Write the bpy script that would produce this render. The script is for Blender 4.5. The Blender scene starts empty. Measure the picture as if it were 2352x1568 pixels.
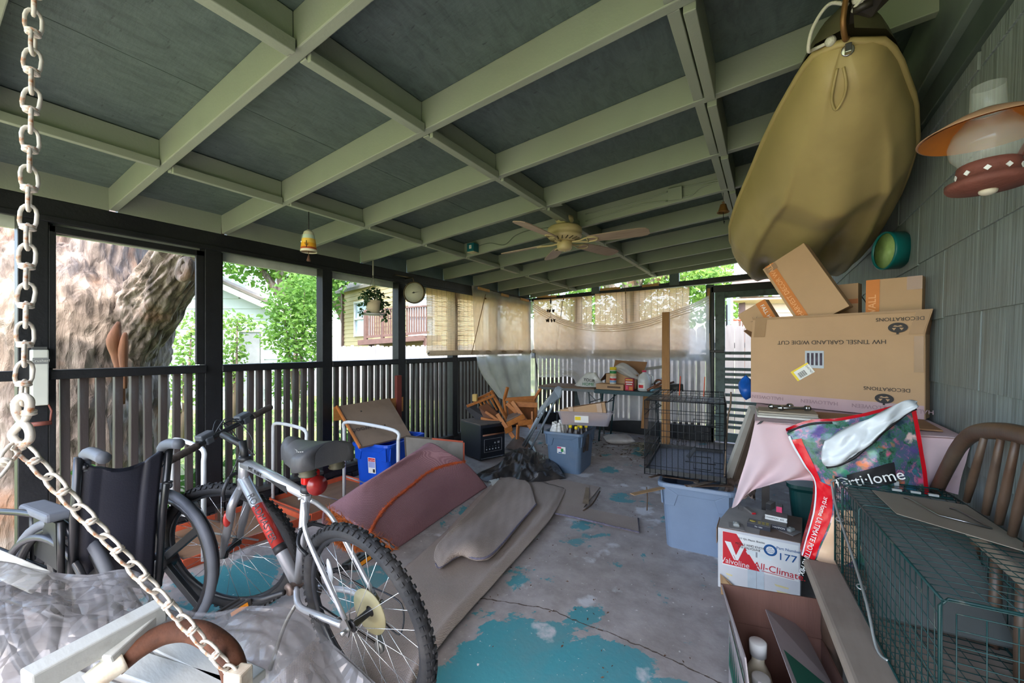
import bpy, bmesh, math, random
from mathutils import Vector, Matrix
import numpy as np
from mathutils import noise as mnoise
R = random.Random(11)
PI = math.pi
sc = bpy.context.scene
COL = sc.collection
# ---------------------------------------------------------------- camera
cd = bpy.data.cameras.new('camera'); cam = bpy.data.objects.new('camera', cd); COL.objects.link(cam)
cam.location = (0, 0, 1.28); cam.rotation_euler = (PI / 2, 0, .568216)
cd.sensor_width = 36; cd.lens = 14.161; cd.shift_y = .00617; cd.clip_start = .02; cd.clip_end = 300
sc.camera = cam
# ---------------------------------------------------------------- sky, sun, exposure
SKY, SUN, EXPO = .55, 5.0, 1.55
wd = bpy.data.worlds.new('world'); sc.world = wd; wd.use_nodes = True
wn = wd.node_tree.nodes; wl = wd.node_tree.links
bg = wn['Background']; st = wn.new('ShaderNodeTexSky'); st.sky_type = 'NISHITA'
st.sun_disc = False; st.sun_elevation = math.radians(58); st.sun_rotation = math.radians(150)
st.air_density = 1.0; st.dust_density = 3.0; st.ozone_density = 1.0
wl.new(st.outputs[0], bg.inputs[0]); bg.inputs[1].default_value = SKY
sd = bpy.data.lights.new('sun', 'SUN'); sd.energy = SUN; sd.angle = .02; sd.color = (1, .93, .82)
so = bpy.data.objects.new('sun', sd); COL.objects.link(so)
so.rotation_euler = Vector((-.50, .22, -.84)).to_track_quat('-Z', 'Y').to_euler()
vs = sc.view_settings; sc.display_settings.display_device = 'sRGB'
vs.view_transform = 'Standard'; vs.look = 'None'; vs.gamma = 1; vs.use_curve_mapping = False; vs.exposure = EXPO
try:
    cy = sc.cycles; cy.max_bounces = 10; cy.diffuse_bounces = 6; cy.transparent_max_bounces = 24; cy.transmission_bounces = 8
    cy.caustics_reflective = False; cy.caustics_refractive = False; cy.sample_clamp_indirect = 6; cy.use_denoising = True
except Exception: pass

# ---------------------------------------------------------------- materials
def lin(c):
    return tuple(((x / 255 / 12.92) if x / 255 <= .04045 else ((x / 255 + .055) / 1.055) ** 2.4) for x in c) + (1,)
MATS = {}
class NT:
    def __init__(s, name):
        s.m = bpy.data.materials.new(name); s.m.use_nodes = True; s.t = s.m.node_tree
        s.n = s.t.nodes; s.l = s.t.links; s.b = s.n['Principled BSDF']; s.out = s.n['Material Output']
        s.co = s.n.new('ShaderNodeTexCoord').outputs['Object']
    def mapv(s, scale=(1, 1, 1), rot=(0, 0, 0)):
        m = s.n.new('ShaderNodeMapping'); m.inputs['Scale'].default_value = scale; m.inputs['Rotation'].default_value = rot
        s.l.new(s.co, m.inputs[0]); return m.outputs[0]
    def noise(s, sca=5, det=4, vec=None, rough=.55, dist=0):
        k = s.n.new('ShaderNodeTexNoise'); k.inputs['Scale'].default_value = sca; k.inputs['Detail'].default_value = det
        k.inputs['Roughness'].default_value = rough; k.inputs['Distortion'].default_value = dist
        s.l.new(vec or s.co, k.inputs['Vector']); return k.outputs['Fac']
    def wave(s, sca=5, vec=None, dist=1, axis='X', det=2):
        k = s.n.new('ShaderNodeTexWave'); k.bands_direction = axis; k.inputs['Scale'].default_value = sca
        k.inputs['Distortion'].default_value = dist; k.inputs['Detail'].default_value = det
        s.l.new(vec or s.co, k.inputs['Vector']); return k.outputs['Fac']
    def voro(s, sca=5, vec=None, feat='F1'):
        k = s.n.new('ShaderNodeTexVoronoi'); k.inputs['Scale'].default_value = sca; k.feature = feat
        s.l.new(vec or s.co, k.inputs['Vector']); return k.outputs['Distance']
    def ramp(s, fac, stops, interp='LINEAR'):
        k = s.n.new('ShaderNodeValToRGB'); k.color_ramp.interpolation = interp; e = k.color_ramp.elements
        while len(e) < len(stops): e.new(.5)
        for el, (p, c) in zip(e, stops):
            el.position = p; el.color = c if len(c) == 4 else lin(c)
        s.l.new(fac, k.inputs[0]); return k.outputs[0]
    def step(s, fac, lo, hi):
        return s.ramp(fac, [(lo, (0, 0, 0, 1)), (hi, (1, 1, 1, 1))])
    def mix(s, f, a, b, mode='MIX'):
        k = s.n.new('ShaderNodeMix'); k.data_type = 'RGBA'; k.blend_type = mode
        for sock, v in ((k.inputs[0], f), (k.inputs[6], a), (k.inputs[7], b)):
            if hasattr(v, 'is_output'): s.l.new(v, sock)
            elif isinstance(v, (int, float)): sock.default_value = v
            else: sock.default_value = v if len(v) == 4 else lin(v)
        return k.outputs[2]
    def bump(s, h, st=.3, d=.01):
        k = s.n.new('ShaderNodeBump'); k.inputs['Strength'].default_value = st; k.inputs['Distance'].default_value = d
        s.l.new(h, k.inputs['Height']); s.l.new(k.outputs[0], s.b.inputs['Normal'])
    def col(s, c): s.l.new(c, s.b.inputs['Base Color'])
    def set(s, **k):
        for a, v in k.items(): s.b.inputs[a.replace('_', ' ')].default_value = v
        return s
def mat(name, c, r=.6, m=0, var=.12, sc_=9, bump=0, bsc=60, dirt=None, dsc=3, dlo=.5, dhi=.7, damt=.7, spec=.5, stretch=(1, 1, 1)):
    """plain painted / plastic / metal surface with tonal variation, optional second colour in patches, optional fine relief"""
    if name in MATS: return MATS[name]
    s = NT(name); L = lin(c); dk = tuple(x * (1 - var) for x in L[:3]) + (1,); lt = tuple(min(1, x * (1 + var)) for x in L[:3]) + (1,)
    v = s.mapv(stretch)
    o = s.ramp(s.noise(sc_, 4, v), [(.3, dk), (.7, lt)])
    if dirt is not None:
        o = s.mix(s.ramp(s.noise(dsc, 6, v), [(dlo, (0, 0, 0, 1)), (dhi, (damt, damt, damt, 1))]), o, dirt)
    s.col(o); s.set(Roughness=r, Metallic=m); s.b.inputs['Specular IOR Level'].default_value = spec
    if bump: s.bump(s.noise(bsc, 3, v), bump, .004)
    MATS[name] = s.m; return s.m
def wood(name, c, c2, r=.6, axis='X', sca=14, dist=3, bump=.15, dust=None, damt=.5):
    if name in MATS: return MATS[name]
    s = NT(name); st = {'X': (.12, 1, 1), 'Y': (1, .12, 1), 'Z': (1, 1, .12)}[axis]; v = s.mapv(st)
    n = s.noise(sca, 6, v, .6, dist * .25); n2 = s.noise(sca * 6, 3, v)
    o = s.mix(.35, s.ramp(n, [(.25, c2), (.75, c)]), s.ramp(n2, [(.3, c2), (.7, c)]))
    if dust: o = s.mix(s.ramp(s.noise(4, 5), [(.35, (0, 0, 0, 1)), (.7, (damt, damt, damt, 1))]), o, dust)
    s.col(o); s.set(Roughness=r); s.bump(n2, bump, .003); MATS[name] = s.m; return s.m
def clear(name, c, alpha=.35, r=.15, trans=.35, sc_=6, lo=None, crease=0):
    """thin dusty plastic film: partly see-through, partly glowing from behind, glossy"""
    if name in MATS: return MATS[name]
    s = NT(name); n = s.n; a = n.new('ShaderNodeBsdfTransparent'); t = n.new('ShaderNodeBsdfTranslucent'); t.inputs[0].default_value = lin(c)
    s.b.inputs['Base Color'].default_value = lin(c); s.set(Roughness=r)
    m1 = n.new('ShaderNodeMixShader'); m1.inputs[0].default_value = trans; s.l.new(s.b.outputs[0], m1.inputs[1]); s.l.new(t.outputs[0], m1.inputs[2])
    m2 = n.new('ShaderNodeMixShader'); s.l.new(a.outputs[0], m2.inputs[1]); s.l.new(m1.outputs[0], m2.inputs[2])
    f = s.ramp(s.noise(sc_, 5), [(.3, (alpha if lo is None else lo,) * 3 + (1,)), (.7, (min(1, alpha * 1.25),) * 3 + (1,))]); s.l.new(f, m2.inputs[0])
    if crease:
        w1 = s.voro(7, s.mapv((1, 1.4, 1), (.2, .3, .4)), 'DISTANCE_TO_EDGE'); w2 = s.voro(17, s.mapv((1.3, 1, 1), (.5, .1, .9)), 'DISTANCE_TO_EDGE'); s.bump(s.mix(.5, s.step(w1, 0, .25), s.step(w2, 0, .3)), .55, .02)
    else: s.bump(s.noise(sc_ * 3, 3), .2, .01)
    s.l.new(m2.outputs[0], s.out.inputs[0]); MATS[name] = s.m; return s.m
def glass(name, c=(235, 240, 240), r=.02, alpha=.25):
    if name in MATS: return MATS[name]
    s = NT(name); s.b.inputs['Base Color'].default_value = lin(c); s.set(Roughness=r, Alpha=alpha); s.b.inputs['Specular IOR Level'].default_value = .8
    MATS[name] = s.m; return s.m

# ---------------------------------------------------------------- mesh building
def rotz(a): return Matrix.Rotation(a, 3, 'Z')
def frame(d, up=(0, 0, 1)):
    """3x3 whose X axis runs along d, Z near up"""
    x = Vector(d).normalized(); u = Vector(up)
    if abs(x.dot(u)) > .98: u = Vector((0, 1, 0)) if abs(x.y) < .9 else Vector((1, 0, 0))
    y = u.cross(x).normalized(); z = x.cross(y); return Matrix((x, y, z)).transposed()
class MB:
    def __init__(s): s.v = []; s.f = []; s.mi = []; s.sm = []; s.cur = 0
    def add(s, vs, fs, smooth=False):
        o = len(s.v); s.v += [tuple(v) for v in vs]
        for f in fs: s.f.append(tuple(i + o for i in f)); s.mi.append(s.cur); s.sm.append(smooth)
        return s
    def hexa(s, p):   # 8 points: bottom loop 0-3 ccw, top loop 4-7
        return s.add(p, [(3, 2, 1, 0), (4, 5, 6, 7), (0, 1, 5, 4), (1, 2, 6, 5), (2, 3, 7, 6), (3, 0, 4, 7)])
    def box(s, c, size, rot=None):
        c = Vector(c); hx, hy, hz = [k / 2 for k in size]; rot = rotz(rot) if isinstance(rot, (int, float)) else rot
        p = [Vector(q) for q in ((-hx, -hy, -hz), (hx, -hy, -hz), (hx, hy, -hz), (-hx, hy, -hz), (-hx, -hy, hz), (hx, -hy, hz), (hx, hy, hz), (-hx, hy, hz))]
        return s.hexa([c + (rot @ q if rot else q) for q in p])
    def bx(s, a, b): a, b = Vector(a), Vector(b); return s.box((a + b) / 2, [abs(k) for k in b - a])
    def bar(s, a, b, w, h, up=(0, 0, 1)):
        a, b = Vector(a), Vector(b); return s.box((a + b) / 2, ((b - a).length, w, h), frame(b - a, up))
    def prism(s, pts, vec):
        n = len(pts); vec = Vector(vec); q = [Vector(p) for p in pts]
        return s.add(q + [p + vec for p in q], [tuple(range(n))[::-1], tuple(range(n, 2 * n))] + [(i, (i + 1) % n, n + (i + 1) % n, n + i) for i in range(n)])
    def poly(s, pts): return s.add(pts, [tuple(range(len(pts)))])
    def tube(s, pts, r, n=8, closed=False, flat=1, up=None):
        pts = [Vector(p) for p in pts]; m = len(pts); rr = r if isinstance(r, (list, tuple)) else [r] * m; vs = []; prev = None
        for i, p in enumerate(pts):
            if closed: d = pts[(i + 1) % m] - pts[i - 1]
            else: d = pts[min(i + 1, m - 1)] - pts[max(i - 1, 0)]
            if d.length < 1e-9: d = Vector((0, 0, 1))
            d.normalize()
            if prev is None:
                u = Vector(up) if up else Vector((0, 0, 1))
                if abs(u.dot(d)) > .95: u = Vector((1, 0, 0))
            else: u = prev
            u = (u - d * u.dot(d)); u = u.normalized() if u.length > 1e-6 else d.orthogonal().normalized()
            prev = u; w = d.cross(u)
            for k in range(n):
                a = 2 * PI * k / n; vs.append(p + (u * math.cos(a) * flat + w * math.sin(a)) * rr[i])
        fs = []
        for i in range(m if closed else m - 1):
            j = (i + 1) % m
            for k in range(n): fs.append((i * n + k, i * n + (k + 1) % n, j * n + (k + 1) % n, j * n + k))
        if not closed: fs += [tuple(range(n))[::-1], tuple(range((m - 1) * n, m * n))]
        return s.add(vs, fs, True)
    def lathe(s, prof, c=(0, 0, 0), n=24, M=None, caps=True, arc=2 * PI):
        c = Vector(c); vs = []; full = abs(arc - 2 * PI) < 1e-6; nn = n if full else n + 1
        for r_, z in prof:
            for k in range(nn):
                a = arc * k / n; q = Vector((r_ * math.cos(a), r_ * math.sin(a), z)); vs.append(c + (M @ q if M else q))
        fs = [(i * nn + k, i * nn + (k + 1) % nn, (i + 1) * nn + (k + 1) % nn, (i + 1) * nn + k) for i in range(len(prof) - 1) for k in range(n)]
        if caps and full: fs += [tuple(range(nn))[::-1], tuple(range((len(prof) - 1) * nn, len(prof) * nn))]
        return s.add(vs, fs, True)
    def disc(s, c, r, h, M=None, n=20): return s.lathe([(r, -h / 2), (r, h / 2)], c, n, M)
    def torus(s, c, Rr, r, M=None, n=28, k=8, sx=1, sy=1):
        c = Vector(c); pts = []
        for i in range(n):
            a = 2 * PI * i / n; q = Vector((Rr * sx * math.cos(a), Rr * sy * math.sin(a), 0)); pts.append(c + (M @ q if M else q))
        return s.tube(pts, r, k, True, up=(M @ Vector((0, 0, 1)) if M else (0, 0, 1)))
    def ball(s, c, r, n=12, m=8, sc3=(1, 1, 1), M=None):
        prof = [(max(1e-4, math.sin(PI * i / m)), -math.cos(PI * i / m)) for i in range(m + 1)]
        S = Matrix.Diagonal([r * k for k in sc3]); return s.lathe(prof, c, n, (M @ S) if M else S, caps=False)
    def grid(s, fn, nu, nv, smooth=True):
        vs = [fn(i / nu, j / nv) for j in range(nv + 1) for i in range(nu + 1)]
        return s.add(vs, [(j * (nu + 1) + i, j * (nu + 1) + i + 1, (j + 1) * (nu + 1) + i + 1, (j + 1) * (nu + 1) + i) for j in range(nv) for i in range(nu)], smooth)
WM = {}
def thing(name, label, cat, loc=(0, 0, 0), rz=0, group=None, kind=None):
    o = bpy.data.objects.new(name, None); COL.objects.link(o); o.empty_display_size = .05
    o.location = loc; o.rotation_euler = (0, 0, rz) if isinstance(rz, (int, float)) else rz
    WM[o.name] = Matrix.Translation(loc) @ o.rotation_euler.to_matrix().to_4x4()
    return tag(o, label, cat, group, kind)
def tag(o, label=None, cat=None, group=None, kind=None):
    for k, v in (('label', label), ('category', cat), ('group', group), ('kind', kind)):
        if v: o[k] = v
    return o
def build(name, mb, mats, parent=None, bevel=0, solid=0, sub=0, label=None, kind=None, local=False, seg=2):
    me = bpy.data.meshes.new(name); P = WM.get(parent.name) if parent is not None else None
    vs = mb.v
    if P is not None and not local and P != Matrix.Identity(4):
        I = P.inverted(); vs = [tuple(I @ Vector(v)) for v in vs]
    me.from_pydata(vs, [], mb.f)
    for m in (mats if isinstance(mats, (list, tuple)) else [mats]): me.materials.append(m)
    me.polygons.foreach_set('material_index', mb.mi); me.polygons.foreach_set('use_smooth', mb.sm); me.update()
    o = bpy.data.objects.new(name, me); COL.objects.link(o)
    if parent is not None: o.parent = parent
    WM[o.name] = P.copy() if P is not None else Matrix.Identity(4)
    if solid: k = o.modifiers.new('thickness', 'SOLIDIFY'); k.thickness = solid; k.offset = 0
    if bevel: k = o.modifiers.new('edges', 'BEVEL'); k.width = bevel; k.segments = seg; k.limit_method = 'ANGLE'; k.angle_limit = .7
    if sub: k = o.modifiers.new('smooth', 'SUBSURF'); k.levels = sub; k.render_levels = sub
    return tag(o, label, None, None, kind)
def kids(o): return [c for c in COL.objects if c.parent == o]
KID = {}
def copy_tree(o, loc=None, rot=None, label=None, top=True):
    c = o.copy(); COL.objects.link(c)
    if loc is not None: c.location = loc
    if rot is not None: c.rotation_euler = rot if not isinstance(rot, (int, float)) else (0, 0, rot)
    if label: c['label'] = label
    for ch in KID.setdefault(o.name, kids(o)):
        d = copy_tree(ch, top=False); d.parent = c
    return c
def rep(mesh_obj, loc, rot=(0, 0, 0), scale=None, parent=None):
    """another piece that shares a piece's mesh"""
    c = mesh_obj.copy(); COL.objects.link(c); c.location = loc; c.rotation_euler = rot
    if scale: c.scale = scale
    if parent is not None: c.parent = parent
    return c
def words(txt, loc, M, size, m, parent=None, depth=.0006, align='CENTER', name='lettering', sx=1, shear=0):
    """flat printed lettering; M's X axis is the reading direction, its Z axis faces the reader"""
    cu = bpy.data.curves.new(name, 'FONT'); cu.body = txt; cu.size = size; cu.align_x = align; cu.align_y = 'CENTER'; cu.extrude = depth; cu.shear = shear; cu.resolution_u = 3
    cu.materials.append(m); o = bpy.data.objects.new(name, cu); COL.objects.link(o)
    W = Matrix.Translation(loc) @ (M @ Matrix.Diagonal((sx, 1, 1))).to_4x4()
    if parent is not None:
        o.parent = parent; W = WM[parent.name].inverted() @ W
    o.matrix_local = W if parent is not None else o.matrix_local
    if parent is None: o.matrix_world = W
    return o
def facing(xdir, up):
    x = Vector(xdir).normalized(); u = Vector(up); z = x.cross(u).normalized(); y = z.cross(x); return Matrix((x, y, z)).transposed()
def lerp(a, b, t): return Vector(a) + (Vector(b) - Vector(a)) * t
def path(pts, n=8):
    """Catmull-Rom through pts"""
    p = [Vector(q) for q in pts]; out = []
    for i in range(len(p) - 1):
        a, b, c, d = p[max(i - 1, 0)], p[i], p[i + 1], p[min(i + 2, len(p) - 1)]
        for k in range(n):
            t = k / n; out.append(.5 * ((2 * b) + (c - a) * t + (2 * a - 5 * b + 4 * c - d) * t * t + (3 * b - a - 3 * c + d) * t ** 3))
    return out + [p[-1]]
def wob(x, y, s=1.0, seed=0.0):
    """smooth pseudo-noise in -1..1"""
    return (math.sin(x * 2.1 * s + seed) + math.sin(y * 2.7 * s + seed * 1.7 + 1.3) + math.sin((x + y) * 3.3 * s + seed * .6) + math.sin((x - 1.7 * y) * 5.1 * s + seed * 2.1) * .5) / 3.5
def face_n(x, n):
    """3x3 for flat print: reading direction x, outward normal n"""
    x = Vector(x).normalized(); z = Vector(n); z = (z - x * z.dot(x)).normalized(); return Matrix((x, z.cross(x), z)).transposed()
def lattice(rows, u, v):
    """smooth surface through a lattice of points: Catmull-Rom both ways"""
    def cr(p, t):
        n = len(p) - 1; x = min(max(t, 0), 1) * n; i = min(int(x), n - 1); t = x - i
        a, b, c, d = p[max(i - 1, 0)], p[i], p[i + 1], p[min(i + 2, n)]
        return .5 * ((2 * b) + (c - a) * t + (2 * a - 5 * b + 4 * c - d) * t * t + (3 * b - a - 3 * c + d) * t ** 3)
    return cr([cr([Vector(q) for q in r], u) for r in rows], v)
def patch(quad, m, parent, name='label', off=.0008, label=None):
    """flat print: a polygon lying just off a surface"""
    q = [Vector(p) for p in quad]; n = (q[1] - q[0]).cross(q[2] - q[0]).normalized()
    if n.dot(Vector((0, 0, 1.28)) - q[0]) < 0: n = -n
    b = MB(); b.poly([p + n * off for p in q]); return build(name, b, m, parent, label=label)
def quadpt(q, s, t): return lerp(lerp(q[0], q[1], s), lerp(q[3], q[2], s), t)
def quadpatch(q, s0, t0, s1, t1, m, parent, name='label', off=.0008):
    """print on quad q (corners: lower left, lower right, upper right, upper left) between fractions"""
    return patch([quadpt(q, s0, t0), quadpt(q, s1, t0), quadpt(q, s1, t1), quadpt(q, s0, t1)], m, parent, name, off)
def quadwords(txt, q, s, t, size, m, parent, flip=False, sx=1, off=.0012, align='CENTER', rot=0):
    q = [Vector(p) for p in q]; x = (q[1] - q[0]).normalized(); n = (q[1] - q[0]).cross(q[3] - q[0]).normalized()
    if flip: x = -x
    if rot: x = Matrix.Rotation(rot, 3, n) @ x
    return words(txt, Vector(quadpt(q, s, t)) + n * off, face_n(x, n), size, m, parent, .0003, align, sx=sx)

# ================================================================ materials of the setting
black = mat('black_paint', (21, 22, 25), .45, var=.35, sc_=14, bump=.35, bsc=45, dirt=(60, 56, 52), dsc=22, dlo=.66, dhi=.74, damt=.5)
sage = mat('sage_paint', (146, 153, 136), .5, var=.07, sc_=5, bump=.15, bsc=90, dirt=(128, 128, 112), dsc=2.5, dlo=.45, dhi=.8, damt=.5)
slate_paint = mat('slate_paint', (92, 106, 108), .55, var=.12, sc_=9, bump=.2, bsc=80)
def deck_mat():
    s = NT('roof_deck'); v = s.mapv((1, .35, 1), (0, 0, .5)); n = s.noise(26, 5, v, .7, .6); n2 = s.noise(70, 4, s.mapv((.25, 1, 1), (0, 0, .35)))
    o = s.ramp(n, [(.3, (70, 82, 79)), (.6, (90, 104, 99)), (.8, (99, 112, 106))])
    o = s.mix(s.step(s.noise(48, 4, s.mapv((.5, 1, 1), (0, 0, .35))), .76, .84), o, (140, 148, 142)); o = s.mix(s.ramp(n2, [(.27, (.8, .8, .8, 1)), (.35, (0, 0, 0, 1))]), o, (50, 58, 57))
    s.col(o); s.set(Roughness=.5); s.bump(s.mix(.5, n, n2), .6, .006); return s.m
deck = deck_mat()
TEAL = (((-0.902, 1.427, 0), .42, .34), ((-0.519, 1.513, 0), .40, .30), ((-0.924, 1.163, 0), .3, .3), ((-0.723, 1.799, 0), .22, .2), ((-2.439, 0.991, 0), .55, .26), ((-1.424, 4.082, 0), .22, .2), ((-1.095, 3.415, 0), .22, .17), ((-1.131, 2.651, 0), .25, .18), ((-1.281, 5, 0), .35, .12), ((-1.15, 1.909, 0), .2, .12), ((-1.84, 1.468, 0), .3, .2))
TEAL = tuple((c[:2], r_, a) for c, r_, a in TEAL)
def floor_mat():
    s = NT('floor_concrete'); a = s.noise(1.1, 9, None, .68, .4); b = s.noise(7, 7, None, .65); c = s.noise(45, 5); e = s.noise(2.6, 8, None, .7, .3)
    o = s.ramp(b, [(.3, (142, 134, 130)), (.55, (170, 162, 159)), (.75, (184, 177, 172))])
    
    tot = None
    for (cx, cyy), rad, am in TEAL:
        vm2 = s.n.new('ShaderNodeVectorMath'); vm2.operation = 'DISTANCE'; s.l.new(s.co, vm2.inputs[0]); vm2.inputs[1].default_value = (cx, cyy, 0)
        mr = s.n.new('ShaderNodeMapRange'); mr.interpolation_type = 'SMOOTHSTEP'; s.l.new(vm2.outputs['Value'], mr.inputs[0]); mr.inputs[1].default_value = rad; mr.inputs[2].default_value = 0; mr.inputs[3].default_value = 0; mr.inputs[4].default_value = am
        if tot is None: tot = mr.outputs[0]
        else:
            ad = s.n.new('ShaderNodeMath'); ad.operation = 'MAXIMUM'; s.l.new(tot, ad.inputs[0]); s.l.new(mr.outputs[0], ad.inputs[1]); tot = ad.outputs[0]
    ad = s.n.new('ShaderNodeMath'); ad.operation = 'ADD'; s.l.new(e, ad.inputs[0]); s.l.new(tot, ad.inputs[1])
    o = s.mix(s.step(ad.outputs[0], .60, .62), o, (70, 148, 156))                      # peeling teal paint
    o = s.mix(s.step(s.noise(3.4, 9, s.mapv((1, 1, 1), (0, 0, 1))), .6, .66), o, (206, 206, 208))    # pale scuffs
    o = s.mix(s.step(c, .66, .72), o, (226, 224, 220))                       # paint flakes
    o = s.mix(s.ramp(a, [(.42, (0, 0, 0, 1)), (.62, (.35, .35, .35, 1))]), o, (140, 126, 116))
    s.col(o); s.set(Roughness=.72); s.bump(s.mix(.5, b, c), .35, .006); return s.m
def shingle_mat():
    s = NT('siding_shingle'); oi = s.n.new('ShaderNodeObjectInfo')
    n = s.noise(130, 3, s.mapv((1, 1, .02)), .6); n2 = s.noise(30, 3, s.mapv((1, 1, .05))); n3 = s.noise(3, 3)
    o = s.ramp(n, [(.3, (84, 93, 94)), (.5, (130, 141, 142)), (.72, (164, 177, 178))]); o = s.mix(.35, o, s.ramp(n2, [(.3, (96, 98, 95)), (.7, (132, 143, 142))]))
    o = s.mix(.12, o, s.ramp(oi.outputs['Random'], [(0, (90, 90, 86)), (1, (136, 148, 150))])); o = s.mix(s.ramp(n3, [(.45, (0, 0, 0, 1)), (.75, (.35, .35, .35, 1))]), o, (116, 110, 98))
    s.col(o); s.set(Roughness=.6); s.bump(s.mix(.4, n, n2), .9, .004); return s.m
# ================================================================ floor and ceiling
def struct(name): return thing(name, None, None, kind='structure')
fl = MB(); fl.bx((-3.62, -2.6, -.2), (.6, 6.2, 0)); flo_ = build('floor', fl, floor_mat(), kind='structure')
def crack(pts, w):
    P = path(pts, 10); b = MB(); rc = random.Random(2)
    for i in range(len(P) - 1):
        d = (P[i + 1] - P[i]).normalized(); n = Vector((-d.y, d.x, 0)) * w * rc.uniform(.5, 1.3); j = Vector((rc.gauss(0, .003), rc.gauss(0, .003), 0)); P[i + 1] = P[i + 1] + j
        b.add([P[i] - n, P[i] + n, P[i + 1] + n, P[i + 1] - n], [(0, 1, 2, 3)])
    b.v = [(x, y, .0006) for x, y, z in b.v]; build('crack', b, mat('crack_dirt', (88, 76, 66), .9), flo_)
crack([(-1.273, 1.637, 0), (-1.079, 1.707, 0), (-0.921, 1.756, 0), (-0.748, 1.754, 0), (-0.564, 1.758, 0), (-0.377, 1.748, 0), (-0.179, 1.726, 0), (-0.09, 1.696, 0)], .0035)
CZ = lambda x: 2.416 + .0805 * x                    # underside of the rafters
RY = [.766 + .61 * k for k in range(-3, 9)] + [6.0]
ceil = struct('ceiling')
SL = math.atan(.0805)
for i, (y0, y1) in enumerate(((-1.2, .9), (.9, 2.24), (2.24, 4.68), (4.68, 6.2))):
    for x0, x1 in ((-3.6, -2.05), (-2.05, .6)):
        b = MB(); b.hexa([(x0, y0 + .002, CZ(x0) + .14), (x1 - .003, y0 + .002, CZ(x1) + .14), (x1 - .003, y1, CZ(x1) + .14), (x0, y1, CZ(x0) + .14),
                          (x0, y0 + .002, CZ(x0) + .156), (x1 - .003, y0 + .002, CZ(x1) + .156), (x1 - .003, y1, CZ(x1) + .156), (x0, y1, CZ(x0) + .156)])
        build('deck_panel', b, deck, ceil)
b = MB(); b.bx((-3.9, -1.25, 2.66), (.7, 6.5, 2.72)); build('roof_covering', b, black, ceil)
raf = MB(); xm = (-3.47 + .52) / 2
L = 3.99 / math.cos(SL); raf.box((0, 0, 0), (L, .04, .14))
ro = None
for y in RY:
    M = (xm, y + .02, CZ(xm) + .07)
    if ro is None:
        ro = build('rafter', raf, sage, ceil, bevel=.004); ro.location = M; ro.rotation_euler = (0, -SL, 0)
    else: rep(ro, M, (0, -SL, R.uniform(-.002, .002)))
for k, xb in enumerate((-2.658, -1.42, -.245)):
    for i in range(len(RY) - 1):
        if RY[i] < -1.2: continue
        y0, y1 = RY[i] + .042, RY[i + 1] - .002; b = MB(); z = CZ(xb); o = R.uniform(-.006, .006); w = .038
        if k == 2:      # short doubled pieces hung below the deck
            b.bx((xb - .045, y0, z + .0), (xb - .004, y1, z + .135)); b.bx((xb + .006, y0, z - .018 + o), (xb + .046, y1 - .005, z + .135))
        elif k == 0 and i == 8:
            b.bx((xb - .04, y0, z + .06), (xb, y1, z + .13)); b.bx((xb + .02, y0 + .02, z - .01), (xb + .07, y1 - .2, z + .06))
        else:
            b.bx((xb - .0, y0, z + o), (xb + w, y1, z + .138)); b.bx((xb + .041, y0 + .004, z + o - .012), (xb + .062, y1 - .004, z + .03))
        build('blocking', b, sage, ceil, bevel=.003)
for i in range(len(RY) - 1):
    b = MB(); b.bx((-3.52, RY[i] + .04, 2.135), (-3.47, RY[i + 1], 2.277)); build('fascia_board', b, slate_paint if i > 5 else sage, ceil)
b = MB(); b.bx((.5, -1.2, 2.30), (.545, 6.05, 2.59)); build('ledger', b, mat('ledger_green', (104, 116, 108), .5, var=.1), ceil, bevel=.004)
b = MB(); b.bx((.53, -1.2, 2.2), (.56, 6.05, 2.3)); build('frieze_board', b, mat('frieze_green', (72, 84, 78), .5, var=.1), ceil, bevel=.003)
# ================================================================ house wall with striated shingles
wr = struct('wall_right'); b = MB(); b.bx((.57, -1.2, -.2), (4.5, 6.2, 3.3)); build('house_volume', b, black, wr)  # solid house volume behind the siding, added unseen to block the sun
shm = shingle_mat(); sb = MB(); sb.box((0, 0, .135), (.012, .604, .268)); so_ = None
for ci in range(11):
    z = -.115 + .2495 * ci + .01
    if z > 2.2: break
    for j in range(15):
        y = .0 + .61 * j + (.3 if ci % 2 else 0) + R.uniform(-.01, .01)
        if y > 5.7: continue
        p, r = (.552, y, z + R.uniform(-.003, .003)), (R.uniform(-.004, .004), .028, 0)
        if so_ is None: so_ = build('shingle', sb, shm, wr, bevel=.0015); so_.location = p; so_.rotation_euler = r
        else: rep(so_, p, r)
# ================================================================ left wall: posts, rail, balusters, brick kerb
wlft = struct('wall_left'); XW = -3.47
bal_m = mat('baluster_paint', (66, 58, 56), .5, var=.3, sc_=8, bump=.3, bsc=60, dirt=(98, 106, 112), dsc=9, dlo=.5, dhi=.72, damt=.55, stretch=(1, 1, .3))  # blue grey patches paint the sky's reflection into the baluster colour
PY = [(-.42, -.31), (.402, .515), (1.272, 1.378), (2.19, 2.288), (3.092, 3.198), (4.005, 4.105), (4.93, 5.03), (5.9, 6.04)]
for i, (a, c) in enumerate(PY):
    b = MB(); b.bx((XW - .1, a, -.2), (XW, c, 2.04)); b.bx((XW - .06, c, .16), (XW - .03, c + .022, 2.0))
    build('post', b, black, wlft, bevel=.004)
b = MB(); b.bx((XW - .15, -.42, 2.03), (XW + .0, 6.05, 2.134)); b.bx((XW - .02, -.42, 2.0), (XW + .012, 6.05, 2.035)); build('header', b, black, wlft, bevel=.004)
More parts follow.
